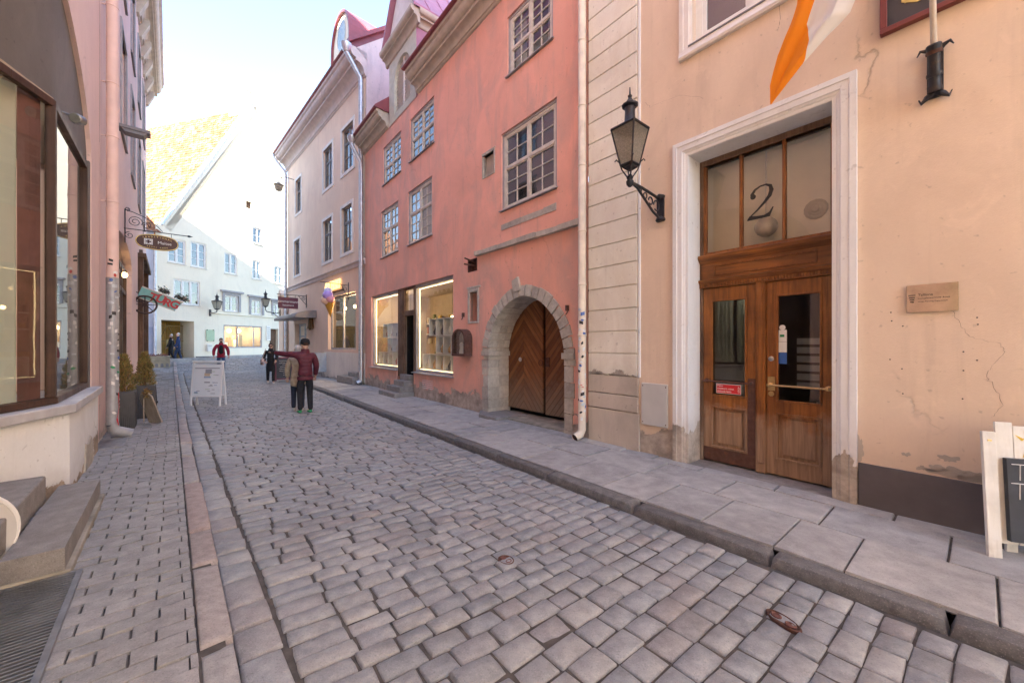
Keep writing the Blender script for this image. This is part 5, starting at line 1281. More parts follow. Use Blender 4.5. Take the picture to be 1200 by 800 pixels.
# downpipe with stickers
pipeL = downpipe(Lh, .02, .14, 2.6, 13.3, .078, m_pl := M_plain('rose_painted_pipe', (.77, .56, .50), .5, .08, 4, .06), cuffs=[4.0, 5.1, 6.0, 7.3, 9.0, 11], shoe=None)
m_zp = M_metal('dull_zinc_pipe', (.40, .41, .43), .5, .35); zp = MB(); zp.tube([(.02, .14, .24), (.02, .14, 2.72)], .081, 16, cap=False); zp.tube([(.02, .14, .24), (.01, .17, .13), (-.03, .36, .04)], .086, 16, cap=False); obj('zinc_lower_pipe', zp, m_zp, pipeL, smooth=True)
stickers(pipeL, .02, .14, .083, [.45 + .062 * i + random.uniform(-.02, .02) for i in range(42)], -25, 120, 4)
gr = MB()
for pts in ([(.78, 62), (.52, 70), (.34, 42), (.22, 62)],):
    for (z0, a0), (z1, a1) in zip(pts[:-1], pts[1:]):
        vs = []
        for t in np.linspace(0, 1, 6):
            a = R(a0 + (a1 - a0) * t); z = z0 + (z1 - z0) * t
            for e in (-.013, .013): vs.append((.02 + .087 * math.cos(a + e * 6), .14 + .087 * math.sin(a + e * 6), z + e))
        gr.add(vs, [[2 * i, 2 * i + 1, 2 * i + 3, 2 * i + 2] for i in range(5)])
obj('graffiti', gr, m_redink, pipeL, recalc=False)
# steps to the shop door, grating
st = at('stone_steps', 'two worn stone steps on a concrete plinth leading up to the bow windowed shop', 'steps', FL)
e0 = FL.loc(*ground_px(117.6, 561, .2)[:2]); e1 = FL.loc(*ground_px(76, 641, .2)[:2]); f0 = FL.loc(*ground_px(56, 555.6, .4)[:2]); f1 = FL.loc(*ground_px(0, 612, .4)[:2])
print('steps', e0, e1, f0, f1)
yo = (e0[1] + e1[1]) / 2; yi = (f0[1] + f1[1]) / 2
b = MB(); b.box(e0[0], e1[0], .05, yo, .045, .2); b.box(e0[0] + .9, e0[0] + .904, .05, yo + .001, .1, .2005); obj('lower_step', b, m_step, st, bevel=.018)
b = MB(); b.box(e0[0] - .01, e1[0] + .005, .05, yo + .03, -.1, .045); obj('step_plinth', b, m_conc, st, bevel=.01)
b = MB(); b.box(f0[0] + .02, 5.5, -1.7, yi, .16, .4); obj('upper_step', b, m_step, st, bevel=.018)
gt = at('drain_grating', 'ribbed steel grating set in the pavement below the stone steps', 'grating', FL)
g0, g1 = e1[0] + .03, 7.6; gy = FL.loc(*ground_px(76, 694)[:2])[1] + .02
b = MB(); n = int((g1 - g0) / .034)
for i in range(n): b.box(g0 + i * .034, g0 + i * .034 + .012, .08, gy, .0, .022)
obj('bars', b, m_zincd := M_metal('dull_grating_steel', (.30, .30, .31), .5, .9), gt)
b = MB(); b.box(g0 - .03, g0 - .004, .05, gy + .03, -.05, .026); b.box(g0 - .004, g1, gy, gy + .03, -.05, .026); b.box(g0, g1, .05, .08, -.05, .026); b.box(g0, g1, .08, gy, -.16, -.03); obj('frame', b, m_zincd, gt)
b = MB(); b.box(.16, .9, .02, .33, -.03, .014); o_ = obj('cellar_grate', b, m_zincd, Lh, bevel=.004)

# LEFT: the next rose house, slit-like windows, two shopfronts
L2 = at('lavender_rose_house', 'long pale rose house with rows of dark windows and two old wooden shopfronts', 'house', FL)
w = MB(); LE = -16.2; LZ = 13.3
LW = [(a, a + 1.35, z0, z1) for a in (-4.75, -7.85, -11.0, -14.1) for z0, z1 in ((6.6, 9.1), (10.2, 12.5))]
s1r = (-6.9, -2.25, .35, 4.3); s2r = (-14.2, -9.9, .3, 4.7)
def arcrect(q, k=.5): return [(q[0], q[2]), (q[1], q[2]), (q[1], q[3] - k)] + [((q[0] + q[1]) / 2 + (q[1] - q[0]) / 2 * math.cos(PI * i / 10), q[3] - k + k * math.sin(PI * i / 10)) for i in range(1, 10)] + [(q[0], q[3] - k)]
w.wall(rc(LE, .12, -.3, LZ), [(rc(*q), .2) for q in LW] + [(arcrect(s1r), .3), (rc(*s2r), .25)]); w.box(LE, LE + .02, -7.2, -.02, -.3, LZ); w.box(LE, .12, -7.3, -7.2, -.3, LZ)
obj('wall', w, m_rose, L2)
for q in LW:
    window(L2, *q, y=-.06, split=.35, top=(1, 1), bot=(1, 2), fr=.07, pm=m_windark, gm=m_glass2, sillm=m_windark)
    t_ = MB()
    for (a, b_, c_, d_) in ((q[0] - .1, q[1] + .1, q[3], q[3] + .1), (q[0] - .1, q[0], q[2], q[3]), (q[1], q[1] + .1, q[2], q[3])): t_.box(a, b_, -.03, .035, c_, d_)
    obj('window_surround', t_, m_winedge, L2)
cornice(profile(0, LZ - .02, [(.06, .10, 'o'), (.04, .0, 'l'), (.24, .42, 'c'), (.05, .0, 'l'), (0, .16, 'l'), (.16, .30, 'o'), (.06, .06, 'l'), (0, .15, 'l')]), LE - .25, .12, 'cornice', m_mould, L2)
for i in range(12): q = LE + .3 + i * 1.35; b = MB(); b.prism([(0.0, LZ - .4), (.08, LZ - .38), (.30, LZ + .15), (.30, LZ + .3), (0, LZ + .3)], q, q + .28, 'x'); obj('cornice_bracket', b, m_mould, L2)
b = MB(); b.prism([(.62, LZ + 1.17), (.64, LZ + 1.25), (-4.8, LZ + 1.4), (-10, LZ + 1), (-10, LZ + .8)], LE - .3, -10, 'x'); b.prism([(.62, LZ + 1.17), (.64, LZ + 1.25), (-3.4, LZ + 10.0), (-7.5, LZ + 1), (-7.5, LZ + .8)], -9.99, .12, 'x'); obj('roof', b, m_redmetal, L2)  # unseen; near part steepened to block the sun, far part kept low
for q, wdm, y in ((s1r, m_bw, -.16), (s2r, m_oldwood, -.05)):
    f = MB(); k = .11
    top = q[3] - (.5 if q is s1r else 0)
    for t in (0, .30, .42, .95): x = q[0] + (q[1] - q[0] - k) * t; f.box(x, x + k, y - .06, y + .05, q[2], top)
    f.box(q[0], q[1], y - .05, y + .04, q[2], q[2] + .55); f.box(q[0], q[1], y - .05, y + .04, top - .75, top - .63); f.box(q[0], q[1], y - .05, y + .04, top - .12, top)
    if q is s2r:
        f.box(q[0] - .2, q[1] + .2, -.04, .22, top, top + .16); f.box(q[0] - .15, q[0] + .15, -.04, .14, q[2] - .4, top); f.box(q[1] - .15, q[1] + .15, -.04, .14, q[2] - .4, top)
        for i in range(6): f.prism([(q[0] + .4 + i * .62, top + .16), (q[0] + .8 + i * .62, top + .16), (q[0] + .6 + i * .62, top + .42)], .0, .1, 'y')
    o = obj('shopfront', f, wdm, L2, bevel=.01)
    gp = MB(); gp.poly([(q[0], y - .01, q[2]), (q[1], y - .01, q[2]), (q[1], y - .01, q[3]), (q[0], y - .01, q[3])]); obj('pane', gp, m_dg2 := M_glass_dark('old_shopfront_glass', (.05, .05, .05), 1.6), o)
b = MB(); b.ball((s1r[0] + .9, -.10, 3.55), .07, 10, 8); obj('soffit_lamp', b, m_bulb, L2)
# unseen continuation of the street behind the camera: it shades the street and shows in the panes
Ob = at('unseen_ochre_house', 'unseen ochre plastered house added past the peach house to shape the light', 'house', FD)
w = MB(); OW = [(-s, -s + 1.2, z, z + 1.7) for s in range(12, 38, 3) for z in (1.2, 5.2, 9.0)]
w.box(-40, -8.03, -9, 0, -.3, 13.2); obj('wall', w, M_stucco('ochre_stucco', (.70, .52, .30), (.6, .45, .28), None, cracks=0), Ob)
b = MB(); b.prism([(.5, 13.2), (.5, 13.3), (-4.8, 17.0), (-10, 13.3), (-10, 13.2)], -40, -8.1, 'x'); obj('roof', b, m_redmetal, Ob)
gl = MB()
for q in OW: gl.box(q[0], q[1], -.05, .02, q[2], q[3])
obj('glazing', gl, m_dglass := M_glass_dark('dark_glazing'), Ob)
Gb = at('unseen_left_house', 'unseen cream plastered house added past the rose shop, cut short to let bounced sunlight in', 'house', FL)
w = MB(); OW = [(s, s + 1.1, z, z + 1.7) for s in range(10, 17, 2) for z in (1.2, 5.2, 9.0)]
w.box(9.02, 19.6, -9, 0, -.3, 13.5); obj('wall', w, M_stucco('cream_far_stucco', (.78, .66, .52), (.6, .52, .42), None, cracks=0), Gb)  # length and height set for the sunlight bouncing into the street
b = MB(); b.prism([(.5, 13.5), (.5, 13.6), (-5, 18.0), (-11, 13.6), (-11, 13.5)], 9.05, 19.7, 'x'); obj('roof', b, m_redmetal, Gb)
gl = MB()
for q in OW: gl.box(q[0], q[1], -.05, .02, q[2], q[3])
obj('glazing', gl, m_dglass, Gb)
# ================================================================== lamps
def M_lglass():
    t = NT('dirty_lantern_glass'); tr = t.node('ShaderNodeBsdfTransparent'); tl = t.node('ShaderNodeBsdfTranslucent'); tl.inputs[0].default_value = (.62, .58, .48, 1)
    t.put(t.b.inputs['Base Color'], t.mix(t.ramp(t.noise(60, 3, .7), [(.4, 0), (.65, 1)]), (.16, .15, .12), (.48, .44, .36))); t.b.inputs['Roughness'].default_value = .25
    m1 = t.node('ShaderNodeMixShader'); m1.inputs[0].default_value = .45; t.link(t.b.outputs[0], m1.inputs[1]); t.link(tl.outputs[0], m1.inputs[2])
    m2 = t.node('ShaderNodeMixShader'); m2.inputs[0].default_value = .25; t.link(m1.outputs[0], m2.inputs[1]); t.link(tr.outputs[0], m2.inputs[2]); t.link(m2.outputs[0], t.out.inputs[0]); return t.m
m_lglass = M_lglass()
def lantern(root, o, zb, zt, rb, rt, fin, neck=True):
    """four sided lantern hanging in its fork: frame, glass, cap"""
    f = MB(); t = .011
    cb = [(-rb, -rb), (rb, -rb), (rb, rb), (-rb, rb)]; ct = [(-rt, -rt), (rt, -rt), (rt, rt), (-rt, rt)]
    for i in range(4):
        j = (i + 1) % 4
        f.tube([(cb[i][0], o + cb[i][1], zb), (ct[i][0], o + ct[i][1], zt)], t, 6)
        f.tube([(cb[i][0], o + cb[i][1], zb), (cb[j][0], o + cb[j][1], zb)], t * 1.2, 6)
        f.tube([(ct[i][0], o + ct[i][1], zt), (ct[j][0], o + ct[j][1], zt)], t * 1.5, 6)
    f.lathe([(rb * .4, zb - .07), (rb * 1.1, zb - .035), (rb * 1.25, zb - .005)], 0, o, 4)
    h = zt - zb
    fr = obj('lantern_frame', f, m_iron, root)
    g_ = MB()
    for i in range(4):
        j = (i + 1) % 4; k = .985
        g_.poly([(cb[i][0] * k, o + cb[i][1] * k, zb), (cb[j][0] * k, o + cb[j][1] * k, zb), (ct[j][0] * k, o + ct[j][1] * k, zt), (ct[i][0] * k, o + ct[i][1] * k, zt)])
    obj('glass', g_, m_lglass, fr)
    c = MB(); c.lathe([(rt * 1.45, zt + .0), (rt * 1.48, zt + .012), (rt * .62, zt + h * .16), (rt * .5, zt + h * .18)], 0, o, 4)
    z = zt + h * .17
    c.lathe([(rt * .50, z), (rt * .42, z + .02), (rt * .38, z + fin * .30), (rt * .40, z + fin * .42), (rt * .60, z + fin * .46), (rt * .62, z + fin * .50), (rt * .34, z + fin * .56), (rt * .22, z + fin * .64), (rt * .12, z + fin * .70), (rt * .17, z + fin * .76), (rt * .07, z + fin * .80), (.006, z + fin)], 0, o, 12)
    obj('cap', c, m_iron, root, smooth=True)
lp = at('wall_lantern', 'large black four sided lantern on a scrolled bracket left of the white door frame', 'street lamp', FD, 2.10, .0, 3.34, 'wall lanterns')
b = MB(); b.box(-.05, .05, .0, .035, .02, .34); b.lathe([(.055, 0), (.07, .02), (.06, .05), (.03, .07)], 0, .02, 10); b.lathe([(.03, .30), (.06, .33), (.065, .36), (.03, .38)], 0, .02, 10)
for z in (.03, .35): b.ball((0, .05, z), .035, 8, 6)
obj('wall_plate', b, m_iron, lp, smooth=True)
b = MB(); b.tube([(0, .03, .31), (0, .25, .335), (0, .5, .36), (0, .76, .37)], .019, 8); b.tube([(0, .05, .04), (0, .22, .10), (0, .42, .22), (0, .60, .33), (0, .72, .36)], .017, 8)
for cy, cz_, rr in ((.13, .20, .07), (.28, .235, .05), (.41, .275, .038), (.53, .315, .025)): b.tube([(0, cy + rr * math.cos(a), cz_ + rr * math.sin(a)) for a in [i * PI / 7 for i in range(13)]], .010, 6)
b.lathe([(.02, .30), (.045, .33), (.05, .37), (.03, .39), (.045, .42), (.02, .46)], 0, .77, 10)
for a in range(4):
    q = PI / 4 + a * PI / 2; b.tube([(.03 * math.cos(q), .77 + .03 * math.sin(q), .42), (.10 * math.cos(q), .77 + .10 * math.sin(q), .52), (.135 * math.cos(q), .77 + .135 * math.sin(q), .62), (.175 * math.cos(q), .77 + .175 * math.sin(q), .655), (.19 * math.cos(q), .77 + .19 * math.sin(q), .63)], .009, 6)
obj('bracket_arm', b, m_iron, lp, smooth=True)
lantern(lp, .77, .58, 1.05, .085, .168, .46)
l2 = at('wall_lantern', 'black lantern on an S shaped arm at the far corner of the salmon house', 'street lamp', FI, IL + .55, .28, 3.35, 'wall lanterns')
b = MB(); b.box(-.05, .05, 0, .04, -.2, .35); b.tube([(0, .03, .2), (0, .2, .12), (0, .45, .15), (0, .72, .2), (0, .78, .3), (0, .78, .5)], .025, 7); b.tube([(0, .04, -.1), (0, .2, -.05), (0, .38, .12)], .02, 7); obj('bracket_arm', b, m_iron, l2, smooth=True)
lantern(l2, .78, .52, .95, .10, .19, .5)
s_, z_ = FW.px(246, 366); l3 = at('wall_lantern', 'black lantern on a curled arm on the white wall left of its shop window', 'street lamp', FW, s_, 0, z_, 'wall lanterns')
b = MB(); b.box(-.06, .06, 0, .05, -.25, .2); b.tube([(0, .03, 0), (0, .3, -.05), (0, .6, .02), (0, .62, .2)], .028, 7); obj('bracket_arm', b, m_iron, l3, smooth=True)
lantern(l3, .62, .22, .72, .11, .21, .5)
pl = at('pendant_lamp', 'small bell shaped lamp hanging from a short arm below the salmon house eaves', 'lamp', FI, FI.s_at(330, .6), .75, FI.z_at(FI.s_at(330, .6), 224, .75))
b = MB(); b.lathe([(.06, 0), (.16, .05), (.22, .22), (.19, .30), (.27, .34), (.12, .46), (.04, .52)], 0, 0, 12); obj('lamp_shade', b, M_plain('bronze_lamp_enamel', (.36, .30, .22), .5, .1, 5, .05), pl, smooth=True)
b = MB(); b.tube([(0, 0, .5), (0, 0, .72), (-.1, -.3, .86), (-.2, -.9, .8)], .018, 6); obj('hanger', b, m_iron, pl, smooth=True)
fl = at('spot_lamp', 'small steel spotlight above the bow window frame', 'spotlight', FL, c1[0] - .05, .05, FL.z_at(c1[0], 131))
b = MB(); b.tube([(0, -.05, .02), (0, .06, 0)], .014, 6); b.lathe([(.03, 0), (.05, .02), (.055, .12), (.045, .13)], 0, 0, 12, Matrix.Translation((-.03, .10, -.01)) @ Matrix.Rotation(R(105), 4, 'Y') @ Matrix.Rotation(R(20), 4, 'X')); obj('head', b, m_zincd, fl, smooth=True)
fb = at('floodlight', 'flat grey floodlight jutting from the lavender house wall beside the pipe', 'floodlight', FL, -2.2, 0, 6.1)
b = MB(); b.box(-.1, .1, 0, .05, -.1, .1); b.box(-.14, .14, .05, .55, .05, .12); b.prism([(.1, .05), (.5, .05), (.45, -.02), (.15, -.02)], -.12, .12, 'x'); obj('head', b, m_windark, fb, bevel=.008)

# ================================================================== flag, signs, plaque on the peach house
fp = at('flag_holder', 'forged black iron flag holder with curled ends bolted to the peach wall', 'flag holder', FD, -.53, 0, 3.78)
b = MB()
b.box(-.05, .05, 0, .03, .02, .42)
for sg in (-1, 1):
    b.tube([(0, .02, .06), (sg * .05, .03, .03), (sg * .085, .04, -.01), (sg * .10, .04, .03)], [.03, .024, .014, .005], 7)
    b.tube([(0, .03, .40), (sg * .05, .04, .45), (sg * .09, .05, .46), (sg * .11, .05, .42)], [.026, .02, .012, .004], 7)
obj('back_plate', b, m_iron, fp, smooth=True)
b = MB(); b.lathe([(.045, 0), (.05, .02), (.042, .05), (.042, .30), (.05, .34), (.05, .37), (.04, .38)], 0, 0, 12, Matrix.Translation((0, .05, .06)) @ Matrix.Rotation(R(-20), 4, 'X')); obj('socket', b, m_iron, fp, smooth=True)
for z in (.12, .30): b = MB(); b.lathe([(.052, 0), (.054, .012), (.052, .03)], 0, 0, 12, Matrix.Translation((0, .05, .06)) @ Matrix.Rotation(R(-20), 4, 'X') @ Matrix.Translation((0, 0, z))); obj('collar', b, m_iron if z < .2 else m_rust, fp, smooth=True)
pd = Vector((0, math.sin(R(20)), math.cos(R(20))))
pole = at('flag_pole', 'pale wooden flag pole standing in the iron holder', 'flag pole', FD, -.53, .05, 3.84)
b = MB(); b.tube([tuple(pd * .08), tuple(pd * 1.2), tuple(pd * 3.2)], .021, 12); obj('staff', b, M_wood('pale_pole_wood', (.50, .42, .34), (.62, .55, .46), .5, 'z'), pole, smooth=True)
b = MB(); b.ball(tuple(pd * 3.24), .045, 10, 8); obj('finial', b, m_brass, pole, smooth=True)
# flag: cloth hung from the pole, blown along the wall; rows from the pole side to the free corner
def interp(pts, t):
    t *= len(pts) - 1; i = min(int(t), len(pts) - 2); f_ = t - i
    return tuple(pts[i][k] * (1 - f_) + pts[i + 1][k] * f_ for k in range(len(pts[i])))
OFL = .92
def fpx(u, v): s, z = FD.px(u, v, OFL); return (s, z)
top_z = 6.5
Ledge = [(-.53 + .78, top_z + .25), fpx(948, -160), fpx(931, 0), fpx(922, 30), fpx(909.5, 63), fpx(901.5, 100), fpx(902.5, 122)]
Redge = [(-.53 + .10, top_z - .25), fpx(1052, -170), fpx(1009, -30), fpx(994, 8), fpx(972, 32), fpx(940, 70), fpx(903.5, 123)]
NU, NVv = 26, 54
flag = at('striped_flag', 'hanging flag with an orange and a white stripe blown beside the pole', 'flag', FD, 0, 0, 0)
BND = [.30, .30, .28, .30, .62, .97, .97]
vs = []; fs = []; mi = []
for j in range(NVv + 1):
    t = j / NVv; a = interp(Ledge, t); c_ = interp(Redge, t); wd = math.hypot(c_[0] - a[0], c_[1] - a[1])
    bq = min(1.0, interp([(x,) for x in BND], t)[0]); NO = 12
    for i in range(NU + 1):
        q = bq * i / NO if i <= NO else bq + (1 - bq) * (i - NO) / (NU - NO)
        y = OFL + .10 * min(1, wd) * math.sin(q * 9 + t * 2.5) * (.35 + .65 * q) + .03 * math.sin(q * 21 - t * 3) * min(1, wd) + .012 * math.sin(q * 8 + t * 26) * min(1, wd) - .12 * (1 - t)
        vs.append((a[0] + (c_[0] - a[0]) * q, y, a[1] + (c_[1] - a[1]) * q + .02 * math.sin(q * 6) * min(1, wd)))
bnd = [(.30), (.30), (.28), (.30), (.62), (1.01), (1.01)]
mb = MB(); mb.v = vs
for j in range(NVv):
    t = (j + .5) / NVv; bb = interp([(x,) for x in bnd], t)[0]
    for i in range(NU):
        mb.f.append([j * (NU + 1) + i, j * (NU + 1) + i + 1, (j + 1) * (NU + 1) + i + 1, (j + 1) * (NU + 1) + i]); mb.mi.append(0 if i < 12 else 1)
def M_cloth(name, col):
    t = NT(name); m = t.done(col, .75, t.bump(t.noise(3.5, 4), .15, .02), 0, .3)
    tr = t.node('ShaderNodeBsdfTranslucent'); tr.inputs[0].default_value = (*col, 1); mx = t.node('ShaderNodeMixShader'); mx.inputs[0].default_value = .35
    t.link(t.b.outputs[0], mx.inputs[1]); t.link(tr.outputs[0], mx.inputs[2]); t.link(mx.outputs[0], t.out.inputs[0]); return m
o = obj('cloth', mb, [M_cloth('orange_cloth', (.86, .27, .01)), M_cloth('white_cloth', (.80, .79, .77))], flag, smooth=True, recalc=False)
sg = at('framed_sign', 'dark grey sign in a red brown frame with a gold open book emblem', 'sign', FD, -.72, 0, 4.55)
b = MB(); b.box(-.52, .54, .02, .045, .05, .95); obj('panel', b, M_plain('dark_sign_panel', (.055, .05, .055), .4, .1, 5, .02), sg)
b = MB()
for q in ((-.55, .546, 0, .05), (-.55, .546, .95, 1.0), (-.55, -.50, .05, .95), (.496, .546, .05, .95)): b.box(q[0], q[1], .0, .065, q[2], q[3])
obj('frame', b, M_plain('mahogany_paint', (.20, .045, .04), .4, .12, 6, .05), sg, bevel=.006)
gold = M_plain('gold_leaf', (.78, .58, .20), .4, .08, 8, .02, .3)
def flatband(pts, wd, y0, y1):
    m = MB(); up = [(p[0], p[1] + wd) for p in pts]; m.prism(pts + up[::-1], y0, y1, 'y'); return m
book = [(.40, .22), (.30, .16), (.18, .17), (.06, .13), (-.02, .10), (-.10, .13), (-.22, .17), (-.34, .16), (-.42, .22)]
obj('emblem', flatband(book, .035, .045, .05), gold, sg)
obj('emblem', flatband([(p[0] * .92, p[1] + .10) for p in book], .03, .045, .05), gold, sg)
b = MB(); b.prism([(.38, .20), (.34, .20), (.34, .60), (.38, .60)], .045, .05, 'y'); b.prism([(-.38, .20), (-.42, .20), (-.42, .60), (-.38, .60)], .045, .05, 'y'); b.prism([(-.02, .14), (-.05, .14), (-.05, .55), (-.02, .55)], .045, .05, 'y'); obj('emblem', b, gold, sg)
ps0, ps1 = -.669, -.347
pq = at('brass_plaque', 'small polished metal plaque on the peach wall right of the door', 'plaque', FD, (ps0 + ps1) / 2, 0, 2.015)
b = MB(); b.box(-.158, .158, .014, .024, -.125, .125); obj('plate', b, M_metal('polished_steel', (.52, .47, .38), .12, 1.0), pq, bevel=.002)
for x in (-.13, .13):
    for z in (-.1, .1): b = MB(); b.lathe([(.008, 0), (.008, .014)], 0, 0, 8, Matrix.Translation((x, 0, z)) @ Matrix.Rotation(R(-90), 4, 'X')); obj('spacer', b, m_zincd, pq)
for i, (t_, sz) in enumerate((('Tallinna', .030), ('Linnaplaneerimise Amet', .020), ('Urban Planning Department', .016))): text('lettering', t_, m_blackink, pq, sz, (.085, .0245, .03 - .03 * i), OUT, .0006, 'LEFT')
b = MB()
for i in range(4): zq = .035 - .02 * i; b.prism([(.145 - .003 * i, zq), (.10 + .003 * i, zq), (.10 + .004 * i, zq - .008 - .002 * i), (.145 - .004 * i, zq - .008)], .0245, .0252, 'y')
obj('emblem', b, m_blackink, pq)
ub = at('meter_box', 'grey enamelled metal service panel set low beside the door frame', 'service box', FD, 2.195, 0, .42)
b = MB(); b.box(-.205, .205, 0, .03, 0, .61); obj('door', b, m_greyplate, ub, bevel=.008)
for x in (-.18, .18):
    for z in (.04, .57): b = MB(); b.lathe([(.009, 0), (.009, .004)], 0, 0, 8, Matrix.Translation((x, .03, z)) @ Matrix.Rotation(R(-90), 4, 'X')); obj('screw', b, m_rust, ub)

# ================================================================== wall box of the red house
bx0, bx1 = FD.s_at(555, .0), FD.s_at(537, .0); wbz = FD.z_at((bx0 + bx1) / 2, 417)
wb = at('arched_display_box', 'rusty brown round topped display box fixed to the red wall beside the gate', 'display box', FD, (bx0 + bx1) / 2, 0, wbz)
hw = (bx1 - bx0) / 2 * .86; hh = .62
def rt(k, z0): return [(k, z0), (k, hh - .2)] + [(k * math.cos(PI * i / 12), hh - .2 + .24 * k / hw * math.sin(PI * i / 12)) for i in range(1, 12)] + [(-k, hh - .2), (-k, z0)]
b = MB(); b.wall(rt(hw, 0), [(rt(hw - .055, .055), .18)], .22)
n = len(rt(hw, 0)); pp = rt(hw, 0); b.add([(p[0], .22, p[1]) for p in pp] + [(p[0], 0, p[1]) for p in pp], [[i, (i + 1) % n, n + (i + 1) % n, n + i] for i in range(n)]); obj('case', b, m_rust, wb)
b = MB(); b.box(-hw + .06, hw - .06, .03, .04, .06, hh - .05); obj('backing', b, m_room, wb)
b = MB(); b.prism(rt(hw - .05, .05), .195, .198, 'y'); obj('pane', b, m_clear, wb)
b = MB(); b.lathe([(.05, .06), (.06, .10), (.03, .2), (.05, .28), (.02, .34)], .02, .11, 10); b.box(-.12, -.04, .05, .15, .06, .25); obj('figurine', b, m_whitebox, wb)

# ================================================================== hanging signs
os_ = at('oval_hanging_sign', 'dark red brown oval board with gold edge hanging from a scrolled iron bracket', 'sign', FL, -4.3, 0, 4.05)
def oval(rx, rz, k=.18):
    p = []
    for i in range(40):
        a = 2 * PI * i / 40; c_, s1 = math.cos(a), math.sin(a); x = rx * (abs(c_) ** .8) * (1 if c_ >= 0 else -1); z = rz * (abs(s1) ** .9) * (1 if s1 >= 0 else -1)
        p.append((x, z))
    return [(x * (1.0 if abs(x) < rx * .86 else .97), z) for x, z in p]
oy = .62; oz = .20
m_sign = M_plain('dark_red_brown_board', (.06, .014, .010), .45, .15, 8, .05)
def sgn(mb): return mb.xf(Matrix.Translation((0, oy, oz)))
b = MB(); b.prism(oval(.43, .20), -.02, .02, 'x'); obj('board', sgn(b), m_sign, os_, bevel=.004)
b = MB(); a, c_ = oval(.424, .194), oval(.41, .181); n = 40
for xx in (.022, -.022): b.add([(xx, p[0], p[1]) for p in a] + [(xx, p[0], p[1]) for p in c_], [[i, (i + 1) % n, n + (i + 1) % n, n + i] for i in range(n)])
obj('gold_border', sgn(b), gold, os_)
TS = (R(90), 0, R(90))        # lettering on a board square to a left hand facade, read from the near side
def tsign(body, size, y, z, m, par, **kw): return text('lettering', body, m, par, size, (.0235, oy + y, oz + z), TS, .001, **kw)
for i, ch_ in enumerate('TRADITIONAL'): tsign(ch_, .055, -.27 + .054 * i, .135 - .010 * (i - 5) ** 2 * .18, gold, os_)
tsign('Maitse', .105, .14, -.005, m_paper, os_)
for i, ch_ in enumerate('EESTI KÖÖK'): tsign(ch_, .045, -.19 + .042 * i, -.135 + .006 * (i - 4.5) ** 2 * .16, gold, os_)
b = MB(); cxs, czs = -.17, .0
for i in range(5):
    for j in range(5):
        if (i + j) % 2 == 0 or i in (0, 4) or j in (0, 4):
            if (i, j) in ((2, 2),): continue
            b.box(.0225, .0245, cxs - .085 + i * .034, cxs - .085 + i * .034 + .030, czs - .075 + j * .030, czs - .075 + j * .030 + .026)
obj('emblem', sgn(b), m_paper, os_)
b = MB(); b.tube([(0, 0, .46), (0, .5, .47), (0, 1.25, .48)], .011, 6); b.tube([(0, .02, .1), (0, .02, .95)], .012, 6); b.lathe([(.02, 0), (.03, .03), (.0, .12)], 0, 0, 6, Matrix.Translation((0, 1.22, .48)) @ Matrix.Rotation(R(-90), 4, 'X'))
def spiral(cy, cz_, r0, r1, a0, a1, n=22): return [(0, cy + (r0 + (r1 - r0) * i / n) * math.cos(a0 + (a1 - a0) * i / n), cz_ + (r0 + (r1 - r0) * i / n) * math.sin(a0 + (a1 - a0) * i / n)) for i in range(n + 1)]
b.tube([(0, .02, .92), (0, .15, .90), (0, .40, .80), (0, .62, .62), (0, .72, .50)], .009, 5); b.tube(spiral(.20, .66, .14, .03, 0, 3.6 * PI), .008, 5); b.tube(spiral(.42, .60, .10, .02, PI, -2.4 * PI), .008, 5); b.tube(spiral(.10, .30, .09, .02, PI / 2, 3.4 * PI), .008, 5); b.tube(spiral(.06, .95, .05, .015, -PI / 2, 2.4 * PI), .008, 5)
for q in (-.27, .27): b.tube([(0, oy + q, oz + .16), (0, oy + q, .47)], .006, 5)
obj('bracket', b, m_iron, os_, smooth=True)

tg = at('wagon_sign', 'turquoise wagon shaped sign with red letters, a dark spoked wheel and flowers', 'sign', FL, -8.9, 0, 2.75)
m_turq = M_plain('turquoise_paint', (.20, .46, .43), .6, .15, 6, .08)
al_ = R(-24)
b = MB(); b.prism([(-.02, -.19), (1.02, -.19), (1.10, .19), (-.06, .19)], -.04, .04, 'x'); b.xf(Matrix.Translation((0, .12, .62)) @ Matrix.Rotation(al_, 4, 'X')); bd = obj('board', b, m_turq, tg, bevel=.006)
b = MB(); b.prism([(-.04, .175), (1.12, .175), (1.12, .215), (-.06, .215)], -.05, .05, 'x'); b.prism([(-.02, -.20), (1.04, -.20), (1.04, -.17), (-.02, -.17)], -.05, .05, 'x'); b.xf(Matrix.Translation((0, .12, .62)) @ Matrix.Rotation(al_, 4, 'X')); obj('edge_trim', b, m_winpaint, bd)
m_redlet = M_plain('red_letter_paint', (.50, .03, .04), .5, .1, 6, .03)
for i, ch_ in enumerate('TURG'):
    p = Matrix.Translation((0, .12, .62)) @ Matrix.Rotation(al_, 4, 'X') @ Vector((.044, .34 + .20 * i, -.01 + (.02 if i % 2 else -.01)))
    text('lettering', ch_, m_redlet, tg, .36, tuple(p), Matrix.Rotation(al_, 4, 'X').to_3x3() @ Matrix(((0, 0, 1), (1, 0, 0), (0, 1, 0))), .006, bold=.012)
    if ch_ == 'U':
        dd_ = MB()
        for e in (-.05, .05): q = Matrix.Translation((0, .12, .62)) @ Matrix.Rotation(al_, 4, 'X') @ Vector((.046, .34 + .20 * i + e, .16)); dd_.ball(tuple(q), (.008, .022, .022), 8, 6)
        obj('lettering', dd_, m_redlet, tg)
b = MB(); wy, wz_ = .22, .20; b.tube([(.06, wy + .30 * math.cos(a), wz_ + .30 * math.sin(a)) for a in [2 * PI * i / 24 for i in range(25)]], .028, 8)
